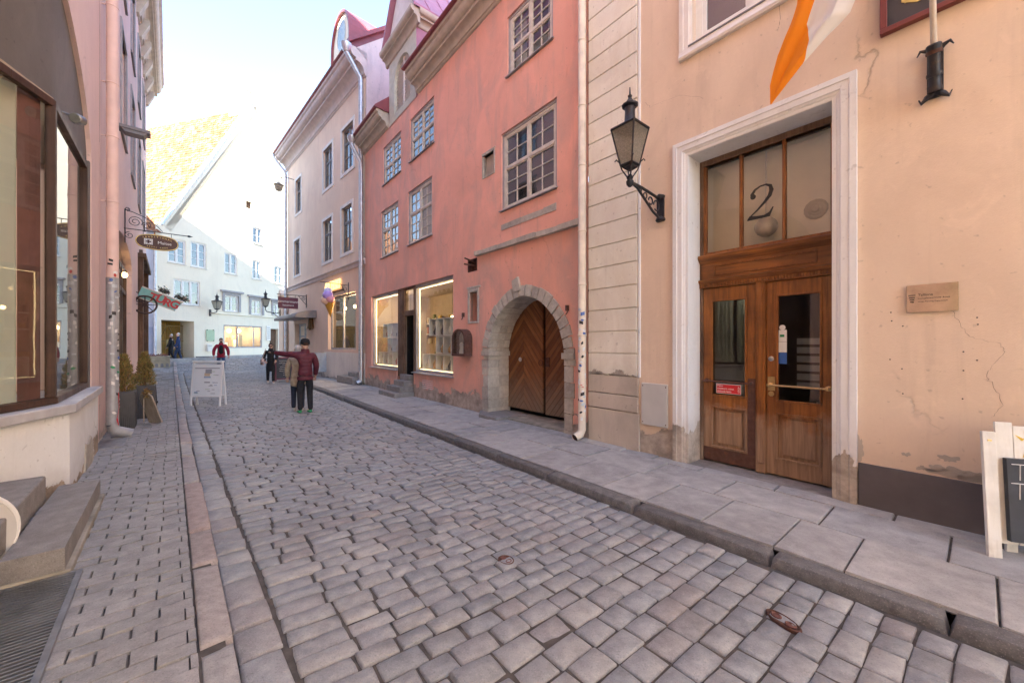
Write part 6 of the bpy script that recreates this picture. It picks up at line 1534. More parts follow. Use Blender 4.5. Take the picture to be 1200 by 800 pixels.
for i in range(8): a = 2 * PI * i / 8; b.tube([(.06, wy, wz_), (.06, wy + .29 * math.cos(a), wz_ + .29 * math.sin(a))], .014, 6)
b.lathe([(.06, -.05), (.07, 0), (.06, .05)], 0, 0, 12, Matrix.Translation((.06, wy, wz_)) @ Matrix.Rotation(R(90), 4, 'Y')); obj('wheel', b, m_oldwood2 := M_wood('dark_wheel_wood', (.05, .03, .025), (.10, .06, .045), .6, 'z'), tg, smooth=True)
b = MB(); b.tube([(0, 0, .62), (0, 1.05, .18)], .02, 6); b.tube([(0, 0, .3), (0, .6, .36)], .018, 6); b.tube([(.06, -.02, .3), (.16, .1, .5)], .014, 6); obj('bracket', b, m_iron, tg)
def leaves(name, parent, n, fn, size, mats, seed=1):
    rr = random.Random(seed); mb = MB()
    for k in range(n):
        c_ = Vector(fn(rr)); mb.cur = rr.randrange(len(mats)); s_ = size * rr.uniform(.6, 1.3)
        a = Vector((rr.gauss(0, 1), rr.gauss(0, 1), rr.gauss(0, 1))).normalized(); d_ = a.orthogonal().normalized() * .45
        mb.add([c_ - a * s_, c_ + d_ * s_, c_ + a * s_, c_ - d_ * s_], [[0, 1, 2, 3]])
    return obj(name, mb, mats, parent, recalc=False)
LEAFM = [M_plain('leaf_' + k, c, .6, .2, 9, 0) for k, c in (('deep', (.035, .075, .05)), ('mid', (.06, .11, .07)), ('blue', (.10, .16, .15)))]
FLOW = LEAFM + [M_plain('pale_petal', (.55, .5, .52), .7, .1, 9, 0), M_plain('brown_twig', (.11, .07, .05), .8, .2, 9, 0)]
M24 = Matrix.Translation((0, .12, .62)) @ Matrix.Rotation(al_, 4, 'X')
fo = leaves('flowers', tg, 700, lambda r: M24 @ Vector((r.gauss(0, .06), (lambda q: q)(r.choice([.42, .5, .55, .92, 1.05, 1.12]) + r.gauss(0, .05)), .26 + abs(r.gauss(0, .075)))), .042, FLOW, 3)

ic = at('ice_cream_sign', 'giant ice cream cone with coloured scoops hanging from a bracket on the salmon house', 'sign', FI, 1.7, 0, 2.72)
b = MB(); tilt = Matrix.Translation((.0, .74, 0)) @ Matrix.Rotation(R(-17), 4, 'Y') @ Matrix.Rotation(R(-10), 4, 'X')
b = MB()
k = 12
tip = (0, 0, 0)
b.lathe([(.012, 0), (.10, .28), (.21, .62), (.215, .66), (.20, .67)], 0, 0, 16, tilt)
def M_wafer():
    t = NT('golden_wafer'); x, y, z = t.sep(); 
    w_ = t.math('ADD', t.math('ABSOLUTE', t.math('SINE', t.math('MULTIPLY', t.math('ADD', z, t.math('MULTIPLY', x, .6)), 38))), t.math('ABSOLUTE', t.math('SINE', t.math('MULTIPLY', t.math('SUBTRACT', z, t.math('MULTIPLY', x, .6)), 38))))
    return t.done(t.mix(t.noise(5, 3), (.62, .27, .02), (.75, .40, .06)), .4, t.bump(w_, .5, .02), 0, .5)
obj('cone', b, M_wafer(), ic, smooth=True)
for nm, c_, p, r_s in (('peach', (.85, .55, .38), (-.0, .12, .72), .2), ('lilac', (.52, .34, .75), (-.05, .05, .93), .2), ('lime', (.50, .72, .12), (.16, .02, .84), .19), ('violet_white', (.62, .62, .85), (.10, -.02, 1.06), .16), ('pink', (.85, .38, .45), (-.19, .0, .80), .16), ('chocolate', (.16, .08, .05), (.15, -.1, .66), .16)):
    b = MB(); b.ball(p, (r_s, r_s, r_s * .92), 18, 12); b.xf(tilt); obj('scoop', b, M_plain('ice_' + nm, c_, .35, .05, 5, .12, bscale=18), ic, smooth=True)
b = MB(); b.box(-.03, .03, 0, .02, .75, 1.5); b.tube([(0, .01, 1.38), (0, .5, 1.40), (0, 1.15, 1.42)], .014, 6); b.tube(spiral(.16, 1.22, .12, .03, PI / 2, -2.6 * PI), .011, 5); b.tube([(0, .01, .8), (0, .12, 1.0), (0, .3, 1.38)], .012, 6); b.tube([(.0, .74, 1.2), (0, .74, 1.41)], .01, 5); obj('bracket', b, m_iron, ic, smooth=True)
gs_ = at('shop_lettering', 'row of small glowing gold letters above the ice cream shop window', 'sign', FI, FI.s_at(391), .05, FI.z_at(FI.s_at(391), 335.5))
m_goldlit = M_emit('lit_gold_letters', (1, .62, .22), .3); m_goldlit.node_tree.nodes['Principled BSDF'].inputs['Base Color'].default_value = (.7, .45, .15, 1)
text('lettering', 'AMELIEI', m_goldlit, gs_, .58, (0, .03, 0), OUT, .03, shear=.15)
b = MB(); b.box(-1.25, 1.25, -.04, .0, -.29, -.25); obj('rail', b, m_rust, gs_)
bs = at('maroon_hanging_sign', 'maroon rectangular hanging sign with pale lettering at the corner of the salmon house', 'sign', FI, 7.6, 0, 3.45)
m_maroon = M_plain('maroon_board', (.13, .03, .055), .5, .08, 5, .02)
b = MB(); b.box(-.03, .03, .42, 1.35, 0, .58); obj('board', b, m_maroon, bs, bevel=.006)
TI = (R(90), 0, R(-90))
text('lettering', 'zimmermann', m_paper, bs, .185, (-.033, .885, .36), TI, .002); text('lettering', 'basement', m_paper, bs, .135, (-.033, .885, .17), TI, .002)
b = MB(); b.tube([(0, 0, .72), (0, 1.4, .72)], .018, 6); b.tube([(0, .02, .25), (0, .15, .4), (0, .4, .7)], .014, 6); b.box(-.03, .03, 0, .03, .1, .8); b.tube(spiral(.15, .58, .1, .02, 0, 3 * PI), .012, 5)
for q in (.55, 1.25): b.tube([(0, q, .57), (0, q, .72)], .01, 5)
obj('bracket', b, m_iron, bs)
bl = at('bell_ornament', 'dark bronze bell shaped ornament on the wall beside the salmon house doorway', 'ornament', FI, FI.s_at(366), 0, FI.z_at(FI.s_at(366), 385))
b = MB(); b.lathe([(.30, 0), (.31, .03), (.25, .12), (.20, .40), (.15, .58), (.04, .64)], 0, .12, 16, Matrix.Diagonal((1, .6, 1, 1))); b.ball((0, .12, -.02), .06, 8, 6); obj('bell', b, M_metal('aged_bronze', (.20, .12, .06), .45, .9), bl, smooth=True)
b = MB(); b.box(-.28, .28, 0, .05, .55, .76); b.prism([(-.3, .76), (.3, .76), (.18, .9), (-.18, .9)], 0, .22, 'y'); obj('yoke', b, m_brass, bl, bevel=.01)
gp_ = at('green_notice_panel', 'pale green notice panel on the white wall behind the red jacketed man', 'sign', FW, FW.s_at(246), 0, FW.z_at(FW.s_at(246), 399.5))
b = MB(); b.box(-.27, .27, .03, .05, 0, .75); obj('panel', b, M_plain('pale_green_panel', (.42, .55, .36), .5, .08, 8, .02), gp_)
for x in (-.2, .2):
    for z in (.02, .74): b = MB(); b.box(x - .02, x + .02, 0, .06, z - .03, z + .03); obj('fixing', b, m_iron, gp_)
lb = at('letter_box', 'small white letter box on the white wall below the green panel', 'letter box', FW, FW.s_at(244.5), 0, FW.z_at(FW.s_at(244.5), 411.5))
b = MB(); b.box(-.16, .16, 0, .14, 0, .42); b.prism([(-.0, .42), (.17, .42), (0, .48)], -.17, .17, 'x'); obj('case', b, m_whitebox, lb, bevel=.01)
b = MB(); b.box(-.12, .12, .14, .145, .33, .35); obj('slot', b, m_black, lb)
wd_ = at('wall_sign_strip', 'tall narrow pale sign board beside the last door of the white house', 'sign', FW, FW.s_at(314), 0, FW.z_at(FW.s_at(314), 399))
b = MB(); b.box(-.18, .18, 0, .06, 0, 1.15); obj('board', b, m_whitebox, wd_, bevel=.005)
b = MB()
for i in range(6): b.box(-.12, .12, .06, .063, .15 + .16 * i, .23 + .16 * i)
obj('print', b, m_greyplate, wd_)

# ================================================================== pavement boards
def aframe(root, w, h, spread, mat, legw=.05, th=.02, legdown=.18):
    for sd, nm in ((1, 'front'), (-1, 'back')):
        f = MB()
        for x in (-w / 2, w / 2 - legw): f.box(x, x + legw, -th / 2, th / 2, 0, h)
        f.box(-w / 2 + legw, w / 2 - legw, -th / 2, th / 2, h - legw, h); f.box(-w / 2 + legw, w / 2 - legw, -th / 2, th / 2, legdown, legdown + legw)
        a = math.atan2(spread / 2, h); f.xf(Matrix.Translation((0, sd * (spread / 2), 0)) @ Matrix.Rotation(sd * a, 4, 'X'))
        yield sd, obj('frame', f, mat, root, bevel=.004), Matrix.Translation((0, sd * (spread / 2), 0)) @ Matrix.Rotation(sd * a, 4, 'X')
wa = thing('pavement_sign', 'white framed pavement sign with a pale poster on the cobbles by the left kerb', 'pavement sign', (-8.30, 10.50, -.09), PI + R(2), 'pavement signs')
def poster(par, M, w, z0, z1, rows):
    b = MB(); b.box(-w / 2, w / 2, .004, .012, z0, z1); b.xf(M); p = obj('panel', b, m_poster := M_plain('pale_blue_poster', (.80, .85, .90), .35, .03, 3, 0), par)
    b = MB(); b.cur = 0; H_ = z1 - z0
    pm = [M_plain('print_' + k, c_, .5, .05, 8, 0) for k, c_ in (('grey', (.33, .36, .42)), ('blue', (.30, .42, .60)), ('tan', (.62, .50, .36)), ('green', (.45, .58, .45)))]
    def r_(x0, x1, a, c_, m): b.cur = m; b.box(x0, x1, .012, .0135, z0 + a * H_, z0 + c_ * H_)
    r_(-w * .45, w * .45, .86, .89, 0); r_(-.12, .05, .70, .84, 0); r_(-.08, .07, .62, .72, 2); r_(-.10, .08, .56, .61, 1); r_(-.09, .06, .40, .44, 0)
    rr = random.Random(5)
    for i in range(22):
        x = rr.uniform(-w * .43, w * .3); a = rr.uniform(.05, .8)
        if -.2 < x < .12 and a > .38: continue
        r_(x, x + rr.uniform(.05, .13), a, a + .018, rr.choice((0, 0, 1, 3)))
    r_(w * .3, w * .42, .06, .12, 1); b.xf(M); obj('print', b, pm, p)
m_wframe = M_plain('white_powder_coat', (.86, .87, .89), .35, .04, 5, .02)
for sd, fr_, M_ in aframe(wa, .81, 1.22, .24, m_wframe, .045, .022, .26): poster(fr_, M_ if sd > 0 else M_ @ Matrix.Rotation(PI, 4, 'Z'), .73, .30, 1.14, 0)
b = MB(); b.box(-.40, .40, -.05, .05, 1.19, 1.235); obj('hinge_rail', b, m_wframe, wa, bevel=.006)
cb_ = thing('pavement_sign', 'small dark chalkboard in a maroon frame standing behind the woman in black', 'pavement sign', (-10.05, 16.9, .0), PI + R(35), 'pavement signs')
m_chalkb = M_plain('blackboard_slate', (.05, .055, .065), .75, .2, 6, .1)
m_chalk = M_plain('white_chalk', (.72, .72, .70), .9, .15, 30, 0)
for sd, fr_, M_ in aframe(cb_, .68, 1.05, .5, m_maroon, .06, .03, .06):
    b = MB(); b.box(-.28, .28, -.008, .008, .12, .99); b.xf(M_); p = obj('board', b, m_chalkb, fr_)
    if sd > 0:
        b = MB(); rr = random.Random(2)
        for i in range(8):
            z = .88 - .09 * i; pts = [(-.2 + .4 * q / 14, .011, z + rr.uniform(-.016, .016)) for q in range(int(rr.uniform(8, 15)))]; b.tube(pts, .005, 4)
        b.xf(M_); obj('chalk_writing', b, m_chalk, p)
AB = FD.w(-.92, .28)
ab = thing('pavement_sign', 'white wooden pavement sign with a chalked blackboard at the right edge of the pavement', 'pavement sign', (3.95, 2.95, .0), PI - R(21), 'pavement signs')
m_wboard = M_wood('chipped_white_paint', (.74, .70, .62), (.82, .79, .73), .6, 'z', (.55, .47, .38), .06)
tl_ = Matrix.Rotation(R(4), 4, 'X')
def AX(mb): return mb.xf(Matrix.Translation((0, .16, 0)) @ tl_)
b = MB()
for x in (.235, -.31): b.box(x, x + .075, -.012, .018, -.02, .93)
obj('leg', AX(b), m_wboard, ab, bevel=.003)
b = MB()
for i in range(5): x0 = .22 - i * .098; b.box(x0 - .095, x0, -.032, -.014, .10, 1.0 - (.02 if i in (1, 3) else 0) + (.0 if i else .005))
obj('plank', AX(b), m_wboard, ab, bevel=.003)
b = MB(); b.box(-.30, .19, -.012, .026, .13, .74); bb_ = obj('board', AX(b), m_chalkb, ab, bevel=.002)
MAX = Matrix.Translation((0, .16, 0)) @ tl_
def chalk(strokes, z0, x0, k):
    for st_ in strokes: yield [tuple(MAX @ Vector((x0 - px_ * k, .028, z0 + pz * k))) for px_, pz in st_]
b = MB()
LET = {'T': [[(0, 1), (.8, 1)], [(.4, 1), (.35, 0)]], 'H': [[(0, 1), (0, 0)], [(.7, 1), (.7, 0)], [(0, .5), (.7, .5)]], 'R': [[(0, 0), (.05, 1), (.5, .95), (.6, .75), (.45, .5), (.05, .48)], [(.3, .48), (.7, 0)]], 'i': [[(.1, .6), (.08, 0)], [(.1, .9), (.13, .93)]], '2': [[(0, .7), (.2, .95), (.5, .9), (.5, .6), (.05, .05), (.2, .15), (.4, 0), (.65, .12)]], 'A': [[(0, 0), (.35, 1), (.7, 0)], [(.15, .4), (.55, .4)]]}
def write(s_, x0, z0, k):
    for ch_ in s_:
        for q in chalk(LET.get(ch_, []), z0, x0, k): b.tube(q, .0035, 4)
        x0 -= k * (1.0 if ch_ != 'i' else .4)
write('TH', .165, .585, .115); write('TRi', .172, .445, .115); write('2', .07, .28, .13)
obj('chalk_writing', b, m_chalk, bb_)
b = MB()
for i in range(9): a = R(40 + 32 * i); b.prism([(.055 * math.cos(a - .2), .055 * math.sin(a - .2)), (.11 * math.cos(a), .11 * math.sin(a)), (.055 * math.cos(a + .2), .055 * math.sin(a + .2))], -.0, .0015, 'y')
b.xf(MAX @ Matrix.Translation((.03, -.012, .845))); obj('sun_emblem', b, M_plain('yellow_sign_paint', (.72, .48, .03), .6, .1, 8, 0), ab)
text('lettering', 'S', m_redlet, ab, .15, tuple(MAX @ Vector((.03, -.008, .845))), (MAX.to_3x3() @ Matrix(((-1, 0, 0), (0, 0, 1), (0, 1, 0)))), .002)
b = MB()
for x in (-.36, .06): b.box(x, x + .06, -.16, -.135, -.01, .92)
b.box(-.36, .12, -.175, -.162, .12, .88); b.xf(Matrix.Translation((0, .16, 0))); obj('back_frame', b, m_wboard, ab)
b = MB(); b.box(.262, .285, .0185, .022, .86, .872); obj('hinge', AX(b), m_brass, ab)
rd = thing('round_sign', 'white rimmed round board leaning beside the stone steps at the left edge', 'sign', (-3.60, 2.43, .0), R(-18))
b = MB(); b.lathe([(.30, -.012), (.31, 0), (.30, .012)], 0, 0, 40, Matrix.Translation((0, 0, .32)) @ Matrix.Rotation(R(86), 4, 'Y')); obj('board', b, m_greyplate, rd, smooth=True)
b = MB(); b.tube([(0, .31 * math.cos(a), .32 + .31 * math.sin(a)) for a in [2 * PI * i / 40 for i in range(41)]], .014, 8); obj('rim', b, m_winwhite, rd, smooth=True)

# ================================================================== plants and clutter on the left pavement
def conifer(parent, x, y, z0, h, r, seed):
    rr = random.Random(seed); cm = [M_CON[0], M_CON[1], M_CON[2], M_CON[3]]
    mb = MB()
    for k in range(3400):
        t = rr.random() ** .85; z = z0 + h * t; rad = r * min(1, .55 + 3.0 * t) * (1.04 - t) ** .62 * math.sqrt(rr.random()) * (1 + .10 * math.sin(t * 23 + seed) + .07 * rr.gauss(0, 1)); a = rr.uniform(0, 2 * PI)
        rad *= 1 + .15 * math.sin(3 * a + seed + t * 5) * .6
        c_ = Vector((x + rad * math.cos(a), y + rad * math.sin(a), z)); up = Vector((math.cos(a) * .45, math.sin(a) * .45, 1)) + Vector((rr.gauss(0, .35), rr.gauss(0, .35), rr.gauss(0, .35))); up.normalize()
        s_ = rr.uniform(.02, .045); d_ = up.orthogonal().normalized(); d_.rotate(Matrix.Rotation(rr.uniform(0, 6.28), 3, up)); mb.cur = rr.choice((0, 0, 1, 1, 2, 3))
        mb.add([c_ - d_ * s_ * .22, c_ + d_ * s_ * .22, c_ + up * s_ * 1.6], [[0, 1, 2]])
    return obj('foliage', mb, cm, parent, recalc=False)
M_CON = [M_plain('conifer_' + k, c_, .7, .25, 7, 0) for k, c_ in (('olive', (.20, .18, .055)), ('ochre', (.34, .23, .07)), ('green', (.12, .14, .045)), ('brown', (.28, .15, .065)))]
m_rib = M_plain('dark_grey_ribbed_planter', (.075, .075, .08), .5, .1, 8, .05)
for k, (s_, o_, lab, hh) in enumerate(((-1.10, .20, 'browning conifer in a dark ribbed planter nearest the sticker covered pipe', .60), (-2.3, .45, 'second browning conifer in a dark ribbed planter behind the first', .62))):
    cp_ = at('potted_conifer', lab, 'potted plant', FL, s_, o_, 0, 'conifers in planters')
    b = MB(); b.prism([(-.24, .0), (.24, .0), (.27, .70), (-.27, .70)], -.17, .17, 'y')
    for i in range(15): x = -.22 + i * .0314; b.box(x, x + .016, .17, .178, .02, .68); b.box(-.30 + 0, -.29, -.2, -.19, 0, .01)
    for i in range(13): y = -.16 + i * .0255; b.box(.245, .262, y, y + .013, .02, .68)
    obj('planter', b, m_rib, cp_, bevel=.004)
    b = MB(); b.box(-.24, .24, -.16, .16, .62, .66); obj('soil', b, m_bed, cp_)
    b = MB(); b.tube([(0, 0, .6), (.01, .0, 1.0), (0, .01, 1.2)], [.025, .018, .008], 7); obj('trunk', b, m_oldwood, cp_)
    conifer(cp_, 0, .0, .64, hh + .14, .20, 5 + k)
lbd = at('leaning_board', 'pale weathered board leaning against the planter by the pavement', 'board', FL, -1.25, .5, 0)
b = MB(); b.prism([(-.17, 0), (.17, 0), (.17, .55), (.10, .64), (-.10, .64), (-.17, .55)], -.014, .014, 'y'); b.xf(Matrix.Translation((0, .16, 0)) @ Matrix.Rotation(R(16), 4, 'X') @ Matrix.Rotation(R(35), 4, 'Z')); obj('board', b, m_pb2 := M_wood('grey_board', (.34, .28, .22), (.48, .41, .34), .8, 'z'), lbd, bevel=.006)
b = MB(); b.xf(Matrix.Identity(4)); b.box(-.05, .05, -.03, -.016, .05, .5); obj('batten', b, m_pb2, lbd)
fo2 = leaves('dry_wreath', lbd, 120, lambda r: (r.gauss(0, .07), .02 + r.gauss(0, .03), .62 + r.gauss(0, .035)), .03, [M_CON[1], M_CON[3], M_plain('straw', (.45, .28, .10), .8, .2, 9, 0)], 9)
stl = at('low_table', 'small low wooden table with a pale top standing on the left pavement', 'table', FL, -4.3, .30, 0)
b = MB(); b.box(-.2, .2, -.24, .32, .56, .60); obj('table_top', b, m_pb3 := M_wood('pale_pine', (.55, .42, .30), (.66, .53, .40), .6, 'y'), stl, bevel=.006)
for x in (-.16, .16):
    for y in (-.2, .27): b = MB(); b.tube([(x, y, .56), (x * 1.15, y * 1.1, 0)], .018, 6); obj('leg', b, m_oldwood, stl)
wh = at('cart_wheel', 'thin dark iron wheel leaning beside the boards on the left pavement', 'wheel', FL, -2.75, .62, .0)
b = MB(); b.tube([(.25 * math.cos(a), 0, .26 + .25 * math.sin(a)) for a in [2 * PI * i / 28 for i in range(29)]], .014, 6); obj('rim', b, m_iron, wh, smooth=True)
b = MB()
for i in range(8): a = PI * i / 4; b.tube([(0, 0, .26), (.24 * math.cos(a), 0, .26 + .24 * math.sin(a))], .005, 4)
b.lathe([(.025, -.04), (.03, 0), (.025, .04)], 0, 0, 8, Matrix.Translation((0, 0, .26)) @ Matrix.Rotation(R(90), 4, 'X')); obj('spoke', b, m_iron, wh)
for k, (s_, z0, lab) in enumerate(((-5.6, .0, 'dark framed picture leaning on the lavender house behind the conifers'), (-6.6, .0, 'pale framed picture leaning on the lavender house under its shopfront'))):
    pf = at('leaning_picture', lab, 'picture', FL, s_, .12, z0, 'pictures leaning by the shopfront')
    b = MB()
    for q in ((-.3, .3, 0, .06), (-.3, .3, .74, .8), (-.3, -.24, .06, .74), (.24, .3, .06, .74)): b.box(q[0], q[1], -.02, .02, q[2], q[3])
    Mx = Matrix.Translation((0, .28, 0)) @ Matrix.Rotation(R(12), 4, 'X') @ Matrix.Rotation(R(-30), 4, 'Z')
    b.xf(Mx); obj('frame', b, (m_oldwood, m_winwhite)[k], pf, bevel=.005); b = MB(); b.box(-.24, .24, -.01, .01, .06, .74); b.xf(Mx); obj('canvas', b, (M_plain('dark_blue_canvas', (.05, .06, .12), .7, .3, 6, .05), M_plain('pale_canvas', (.55, .58, .62), .7, .2, 6, .05))[k], pf)
sp0 = FL.loc(-18.9, 20.5)
spn = at('stone_planter', 'weathered concrete street planter with an arched base at the end of the left pavement', 'planter', FL, sp0[0] - .3, sp0[1] - .02, .33)
b = MB(); b.box(-.4, .4, -.56, .50, -.1, .60); b.box(-.42, .42, -.58, .52, .54, .62)
ob = obj('trough', b, m_conc2 := M_plain('mossy_concrete', (.36, .33, .24), .9, .25, 4, .5, bscale=30), spn, bevel=.015)
b = MB()
for i in range(5): y = -.45 + i * .21; b.prism([(y - .06, .04), (y + .06, .04), (y + .06, .18), (y + .035, .23), (y - .035, .23), (y - .06, .18)], .401, .405, 'x')
obj('arch_relief', b, m_windark, spn)
leaves('heather', spn, 300, lambda r: (r.uniform(-.34, .34), r.uniform(-.48, .42), .62 + abs(r.gauss(0, .05))), .04, [M_plain('dry_heather', (.28, .10, .09), .8, .2, 9, 0), M_plain('brown_stalk', (.16, .10, .07), .8, .2, 9, 0)], 4)
# iron valve covers in the road
for k, ((u, v), lab, ang_) in enumerate((((593, 656), 'rusty red oval valve cover among the setts in the middle of the road', .1), ((918, 727), 'rusty iron hydrant cover among the setts near the right kerb', -.35))):
    p = ground_px(u, v, ROADZ); vc = thing('valve_cover', lab, 'valve cover', (p.x, p.y, ROADZ + .005), FD.ang + ang_, 'valve covers')
    rx, ry = (.07, .055) if k == 0 else (.105, .05)
    b = MB(); b.lathe([(1, -.05), (1, .0), (.93, .004), (.86, .0), (.84, -.006), (.0, -.006)], 0, 0, 28, Matrix.Diagonal((rx, ry, 1, 1))); obj('frame', b, m_rust, vc, smooth=True)
    b = MB()
    for q in (-.42, .42): b.lathe([(.30, -.004), (.30, .003), (.24, .006), (.20, .0), (0, .0)], 0, 0, 16, Matrix.Translation((q * rx, 0, .0)) @ Matrix.Diagonal((rx, ry * 1.6, 1, 1)))
    obj('lid', b, M_plain('red_oxide_iron', (.17, .075, .062), .6, .25, 40, .2, .3), vc, smooth=True)
for q in (fo, fo2): q['kind'] = 'stuff'
# ================================================================== people
m_skin = M_plain('skin', (.52, .32, .24), .55, .06, 12, .03)
def skinned(name, verts, edges, radii, mat, parent, sub=2):
    me = bpy.data.meshes.new(name); me.from_pydata([tuple(v) for v in verts], edges, []); me.materials.append(mat)
    o = bpy.data.objects.new(name, me); COL.objects.link(o); o.parent = parent
    md = o.modifiers.new('Skin', 'SKIN'); md.use_smooth_shade = True; md.branch_smoothing = .6
    seen = set(); adj = {}
    for a, b in edges: adj.setdefault(a, []).append(b); adj.setdefault(b, []).append(a)
    for i in range(len(verts)):
        r = radii[i]; sv_ = me.skin_vertices[0].data[i]; sv_.radius = r if isinstance(r, tuple) else (r, r)
        sv_.use_root = False
    comp = set()
    for i in range(len(verts)):
        if i in comp: continue
        me.skin_vertices[0].data[i].use_root = True; stk = [i]
        while stk:
            q = stk.pop()
            if q in comp: continue
            comp.add(q); stk += adj.get(q, [])
    sb = o.modifiers.new('Subdivision', 'SUBSURF'); sb.levels = sub; sb.render_levels = sub
    return o
def V3(*a): return Vector(a)
def person(label, loc, fwd, h, top, bottom, shoe, hair, arms, legs, coat=None, coatm=None, cap=None, hairlen=0, bulk=1.0, quilt=True, group='passers-by', headturn=0, front=None):
    """local axes: x to the person's right, y forward, z up; drawn 1.75 m tall and scaled"""
    root = thing('person', label, 'person', loc, math.atan2(fwd[1], fwd[0]) - PI / 2, group); root.scale = (h / 1.75,) * 3
    pel, wai, che, nk = V3(0, 0, .96), V3(0, .01, 1.12), V3(0, 0, 1.30), V3(0, -.01, 1.47)
    sh = [V3(-.17, -.01, 1.405), V3(.17, -.01, 1.405)]; hp = [V3(-.09, 0, .92), V3(.09, 0, .92)]
    hd = Matrix.Rotation(headturn, 3, 'Z')
    vs = [pel, wai, che, nk, V3(0, .02, 1.545), V3(0, .025, 1.63), V3(0, .01, 1.70)]
    rs = [(.13, .10), (.12, .095), (.145, .10), .052, (.062, .075), (.078, .095), (.062, .075)]
    es = [(0, 1), (1, 2), (2, 3), (3, 4), (4, 5), (5, 6)]
    nose = len(vs); 
    for k in (0, 1):
        el, wr_ = arms[k]; i = len(vs); vs += [sh[k], el, wr_]; rs += [.055, .042, .028]; es += [(2, i), (i, i + 1), (i + 1, i + 2)]
        d_ = (wr_ - el).normalized(); pm = wr_ + d_ * .07; vs.append(pm); rs.append((.040, .020)); es.append((i + 2, i + 3))
        side = d_.cross(V3(0, 0, 1)); side = side.normalized() if side.length > .2 else V3(0, 1, 0)
        for f_ in range(4):
            a = len(vs); off = side * (-.027 + .018 * f_); L_ = (.062, .072, .068, .052)[f_]
            vs += [pm + off, pm + off + d_ * L_ * .55, pm + off + d_ * L_ * .95 + V3(0, 0, -.012)]; rs += [.010, .0095, .008]; es += [(a, a + 1), (a + 1, a + 2)]
        a = len(vs); vs += [wr_ + d_ * .03 - side * .025, wr_ + d_ * .065 - side * .055, wr_ + d_ * .095 - side * .058]; rs += [.012, .011, .009]; es += [(a, a + 1), (a + 1, a + 2)]
        kn, an = legs[k]; i = len(vs); vs += [hp[k], kn, an, an + V3(0, .13, -.035)]; rs += [.078, .052, .036, .03]; es += [(0, i), (i, i + 1), (i + 1, i + 2), (i + 2, i + 3)]
    b_ = skinned('body', vs, es, rs, m_skin, root)
    fc = MB(); fc.v = []
    nb = MB(); nb.add([(-.014, .108, 1.605), (.014, .108, 1.605), (0, .128, 1.612), (0, .106, 1.655)], [[0, 1, 2], [0, 2, 3], [2, 1, 3]]); obj('nose', nb, m_skin, root)
    ey = MB()
    for x in (-.033, .033): ey.ball((x, .103, 1.642), (.014, .008, .007), 8, 6)
    ey.box(-.022, .022, .098, .106, 1.576, 1.582); obj('face_features', ey, M_DARKF, root)
    er = MB()
    for x in (-.08, .08): er.ball((x, .015, 1.625), (.012, .022, .032), 8, 6)
    obj('ear', er, m_skin, root)
    # jacket
    B = bulk
    vs = [V3(0, 0, .84), V3(0, .005, .98), wai.copy(), che.copy(), V3(0, -.01, 1.43), V3(0, -.005, 1.49)]; rs = [(.165 * B, .125 * B), (.165 * B, .13 * B), (.155 * B, .13 * B), (.175 * B, .135 * B), (.10 * B, .085 * B), .068 * B]; es = [(0, 1), (1, 2), (2, 3), (3, 4), (4, 5)]
    if coat:
        vs[0] = V3(0, .0, coat); rs[0] = (.20 * B, .16 * B)
    for k in (0, 1):
        el, wr_ = arms[k]; i = len(vs); mid = sh[k].lerp(el, .5); vs += [sh[k], mid, el, el.lerp(wr_, .5), wr_ - (wr_ - el).normalized() * .01]; rs += [.085 * B, .078 * B, .066 * B, .06 * B, .048 * B]; es += [(3, i), (i, i + 1), (i + 1, i + 2), (i + 2, i + 3), (i + 3, i + 4)]
    skinned('coat' if coat else 'jacket', vs, es, rs, top, root)
    cl = MB(); cl.lathe([(.085, 1.43), (.088, 1.47), (.078, 1.525), (.066, 1.528), (.066, 1.45)], 0, -.005, 16, Matrix.Diagonal((1.05, 1.0, 1, 1))); obj('collar', cl, top, root, smooth=True)
    if not coat: hm = MB(); hm.lathe([(.158 * B, .80), (.163 * B, .82), (.163 * B, .86), (.156 * B, .88)], 0, 0, 20, Matrix.Diagonal((1.0, .80, 1, 1))); obj('hem_band', hm, top, root, smooth=True)
    vs = [V3(0, 0, 1.02), V3(0, 0, .93)]; rs = [(.135, .11), (.14, .115)]; es = [(0, 1)]
    for k in (0, 1):
        kn, an = legs[k]; i = len(vs); vs += [hp[k] + V3(0, 0, -.10), hp[k].lerp(kn, .6), kn, kn.lerp(an, .5), an + V3(0, -.01, -.02)]; rs += [.105, .088, .072, .066, .058]; es += [(1, i), (i, i + 1), (i + 1, i + 2), (i + 2, i + 3), (i + 3, i + 4)]
    skinned('trousers', vs, es, rs, bottom, root)
    for k in (0, 1):
        an = legs[k][1]; f_ = an.z - .08
        skinned('shoe', [an + V3(0, -.035, -.03), an + V3(0, .04, -.045), an + V3(0, .12, -.052), an + V3(0, .19, -.056)], [(0, 1), (1, 2), (2, 3)], [(.042, .048), (.046, .04), (.05, .030), (.036, .022)], shoe, root)
    if hair is not None:
        vs = [V3(0, -.02, 1.60 - hairlen * .4), V3(0, -.035, 1.66), V3(0, .0, 1.715), V3(0, .05, 1.715)]; rs = [(.07, .06), (.085, .085), (.082, .075), (.05, .035)]
        if hairlen: vs = [V3(0, -.06, 1.46)] + vs; rs = [(.07, .045)] + rs
        skinned('hair', vs, [(i, i + 1) for i in range(len(vs) - 1)], rs, hair, root)
    if cap is not None:
        b = MB(); b.lathe([(.098, 1.635), (.104, 1.65), (.102, 1.70), (.085, 1.75), (.05, 1.775), (.01, 1.78)], 0, .012, 18); obj('knitted_cap', b, cap, root, smooth=True)
    return root
M_DARKF = M_plain('dark_brown_features', (.06, .03, .025), .5, .1, 9, 0)
